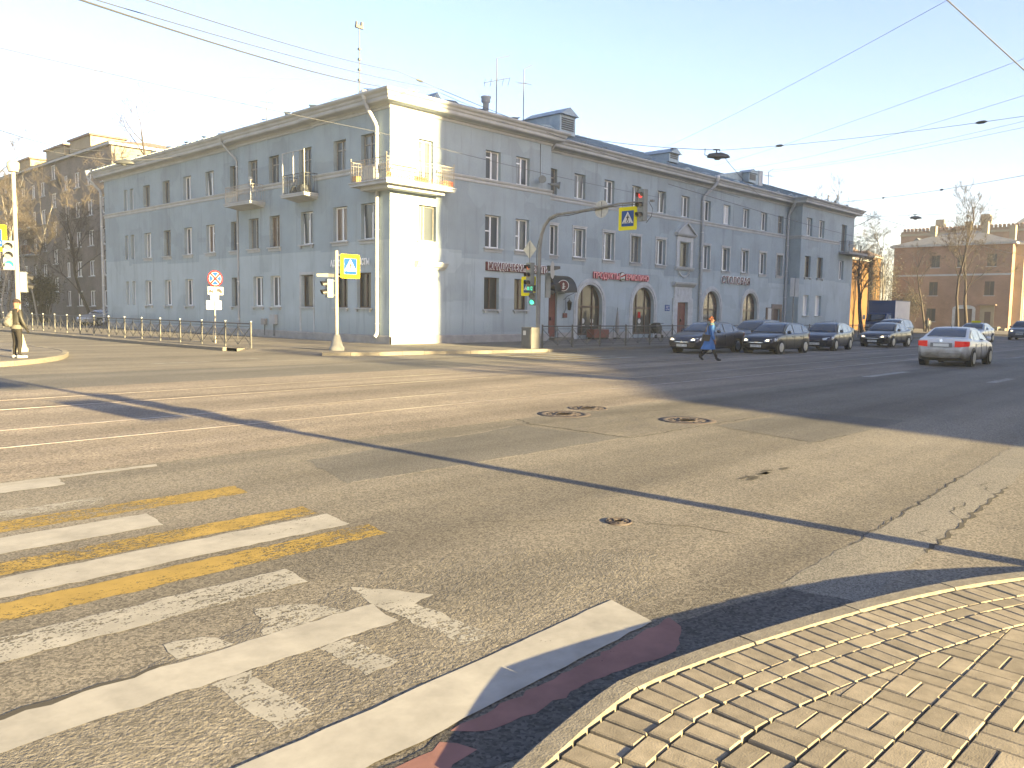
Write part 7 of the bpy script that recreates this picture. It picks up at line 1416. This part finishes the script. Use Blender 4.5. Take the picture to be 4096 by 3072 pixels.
# ------------------------------------------------------------------ overhead wires and hanging lamps
def wire(label, a, b, sag, r=.012, m_='cable', n=24, knobs=(), cat='wire', name='overhead_wire'):
    a, b = Vector(a), Vector(b); pts = [a.lerp(b, k / n) - Vector((0, 0, sag * 4 * (k / n) * (1 - k / n))) for k in range(n + 1)]
    if not knobs: return tag(obj(name, MB().tube(pts, r, 5), m_), label, cat, 'overhead wires')
    t = thing(name, label, cat, (0, 0, 0), 0, 'overhead wires'); obj('cable', MB().tube(pts, r, 5), m_, t)
    for k in knobs: i = int(k * n); d = (pts[i + 1] - pts[i]).normalized(); obj('insulator', MB().tube([pts[i] - d * .22, pts[i] - d * .1, pts[i] + d * .1, pts[i] + d * .22], [.02, .06, .06, .02], 8), 'darkgrey', t)
    return t
def hanging_lamp(label, c, d, s=1.0):
    t = thing('street_lamp', label, 'street lamp', c, math.atan2(d[1], d[0]), 'lamps hung over the street'); t.scale = (s,) * 3
    obj('housing', MB().grid([[(x, y * w, z * h_) for y, z in ((0, .20), (.14, .16), (.2, .04), (.2, -.02), (0, -.03), (-.2, -.02), (-.2, .04), (-.14, .16))] for x, w, h_ in ((-.52, .1, .3), (-.44, .6, .8), (-.2, 1, 1), (.15, 1, 1.1), (.4, .7, .7), (.5, .15, .3))], True, True), 'darkgrey', t)
    obj('diffuser', MB().lathe([(.0, -.10), (.12, -.08), (.17, -.02)], (-.05, 0, -.02), 12), 'greyglass', t); obj('hanger', MB().tube([(-.1, 0, .18), (-.1, 0, .33)], .03, 6), 'darkgrey', t); obj('hanger_bar', MB().box(-.25, .05, -.03, .03, .31, .36), 'darkgrey', t); obj('feed', MB().tube([(-.45, 0, .05), (-.62, 0, .1), (-.62, 0, .38)], .02, 5), 'cable', t)
def ext(a, b, k): a, b = Vector(a), Vector(b); return a + (a - b) * k
wire('thick dark cable from the upper left down to the roof corner', ext((-19.04, -15.79, 7.0), (.21, 1.04, 12.21), .25), (.21, 1.04, 12.21), .25, .02)
wire('upper of the paired cables running over the roof corner', ext((-17.51, -14.39, 7.78), (.17, -.33, 12.64), .25), (.17, -.33, 12.64), .2, .013)
wire('lower of the paired cables running over the roof corner', ext((-17.9, -14.1, 7.62), (1.76, -.6, 12.21), .25), (1.76, -.6, 12.21), .22, .012)
wire('cable along the right roof edge with knobs, sloping down to the far front', (.17, -.33, 12.64), (31.14, -1.26, 10.18), .35, .014, knobs=(.05,))
wire('cable from the roof corner to the dormer', (1.76, -.6, 12.21), (16.69, 2.67, 12.75), .3, .01, 'cable_pale')
wire('pale span wire crossing the left front below the cornice', ext((-18.2, -7.79, 7.96), (-1.94, -1.42, 9.43), .3), (-1.94, -1.42, 9.43), .1, .012, 'cable_pale')
wire('pale span wire continuing across the right front', (-1.94, -1.42, 9.43), (20.25, -1.58, 8.97), .15, .012, 'cable_pale')
wire('wire at the far left leading to the apartment block', ext((-15.23, 3.7, 8.16), (3.01, 43.76, 15.06), .1), (4.9, 47.5, 15.6), .4, .016)
wire('faint guy wire from the left edge to the antenna mast', ext((-15.1, 3.87, 10.54), (.11, 2.68, 12.71), .3), (.4, 2.9, 12.9), .25, .008, 'cable_pale')
wire('thick cable cutting the upper right corner', ext((-14.49, -28.15, 5.17), (-12.09, -28.56, 4.72), .8), ext((-12.09, -28.56, 4.72), (-14.49, -28.15, 5.17), .8), -.0, .008)
wire('thin wire rising steeply to the upper right', ext((-6.32, -26.22, 7.92), (21.22, -2.36, 10.96), .2), (21.22, 1.0, 11.8), .3, .0048, 'cable_pale')
wire('highest of the wires fanning to the right edge', ext((-3.18, -26.68, 7.44), (26.35, -1.91, 11.12), .2), (26.35, .3, 11.5), .3, .0048, 'cable_pale')
wire('second of the wires fanning to the right edge', ext((-.85, -26.23, 7.36), (29.38, -2.13, 11.66), .2), (29.38, .2, 12.0), .6, .0048, 'cable_pale')
wire('third of the wires fanning to the right edge', ext((3.83, -25.29, 7.68), (32.38, -2.32, 12.12), .2), (32.38, .2, 12.3), .5, .0048, 'cable_pale')
wire('lowest of the wires fanning to the right edge', ext((3.82, -25.31, 7.43), (32.74, -2.73, 11.94), .2), (32.74, .2, 12.2), .4, .0048, 'cable_pale')
wire('double feed cable from the right edge to the hanging lamp, with knobs', ext((10.91, -23.81, 9.3), (13.87, -9.34, 9.84), .5), (13.82, -9.3, 10.0), .3, .009, knobs=(.45, .85))
wire('wire with two long insulators over the end of the street', ext((22.55, -21.57, 8.86), (48.73, -2.13, 11.7), .2), (48.73, -.6, 11.7), .3, .012, knobs=(.45, .68))
wire('suspension cable holding the near hanging lamp', (16.69, 2.67, 12.75), (13.82, -9.3, 10.02), .15, .014)
wire('suspension cable from the near hanging lamp to the far wing', (13.82, -9.3, 10.02), (40.42, 1.0, 11.0), .3, .014)
wire('suspension cable of the far hanging lamp', (56.3, -.2, 11.2), (59.2, -4.55, 11.35), .05, .014)
wire('suspension cable from the far lamp to the right', (59.2, -4.55, 11.35), (75.27, -10.98, 13.61), .3, .014)
wire('pale contact wire low before the far arches', (4.5, -12.4, 6.9), (40, -9.5, 6.9), .15, .012, 'cable_pale')
wire('second contact wire low before the far arches', (8.5, -14.8, 7.1), (60, -14.0, 7.1), .2, .012, 'cable_pale')
hanging_lamp('dark street lamp hung over the road before the right roof line', (13.82, -9.3, 9.65), (.7, -.7), 1.15); hanging_lamp('small far street lamp hung over the end of the street', (59.2, -4.55, 11.0), (.7, -.7), 1.1); hanging_lamp('sunlit street lamp hung over the left street at the roof end', (-3.75, 21.06, 10.27), (.7, -.7), 1.15)
wire('suspension cable of the left hanging lamp', (.0, 21.3, 11.3), (-13.8, 20.8, 11.6), 1.1, .014)
# ------------------------------------------------------------------ thin evening haze over the whole place
hz_ = MB().box(-1520, 1520, -1520, 1520, RZ - 1.2, 31.5); ho = obj('haze', hz_, [], None, fix=False); ho['kind'] = 'stuff'
hm = bpy.data.materials.new('haze_air'); hm.use_nodes = True; HN = hm.node_tree.nodes; HN.remove(HN['Principled BSDF']); pv = HN.new('ShaderNodeVolumePrincipled'); pv.inputs['Color'].default_value = (.84, .92, 1.0, 1); pv.inputs['Density'].default_value = .0007; pv.inputs['Anisotropy'].default_value = .2
hm.node_tree.links.new(pv.outputs[0], HN['Material Output'].inputs['Volume']); ho.data.materials.clear(); ho.data.materials.append(hm)
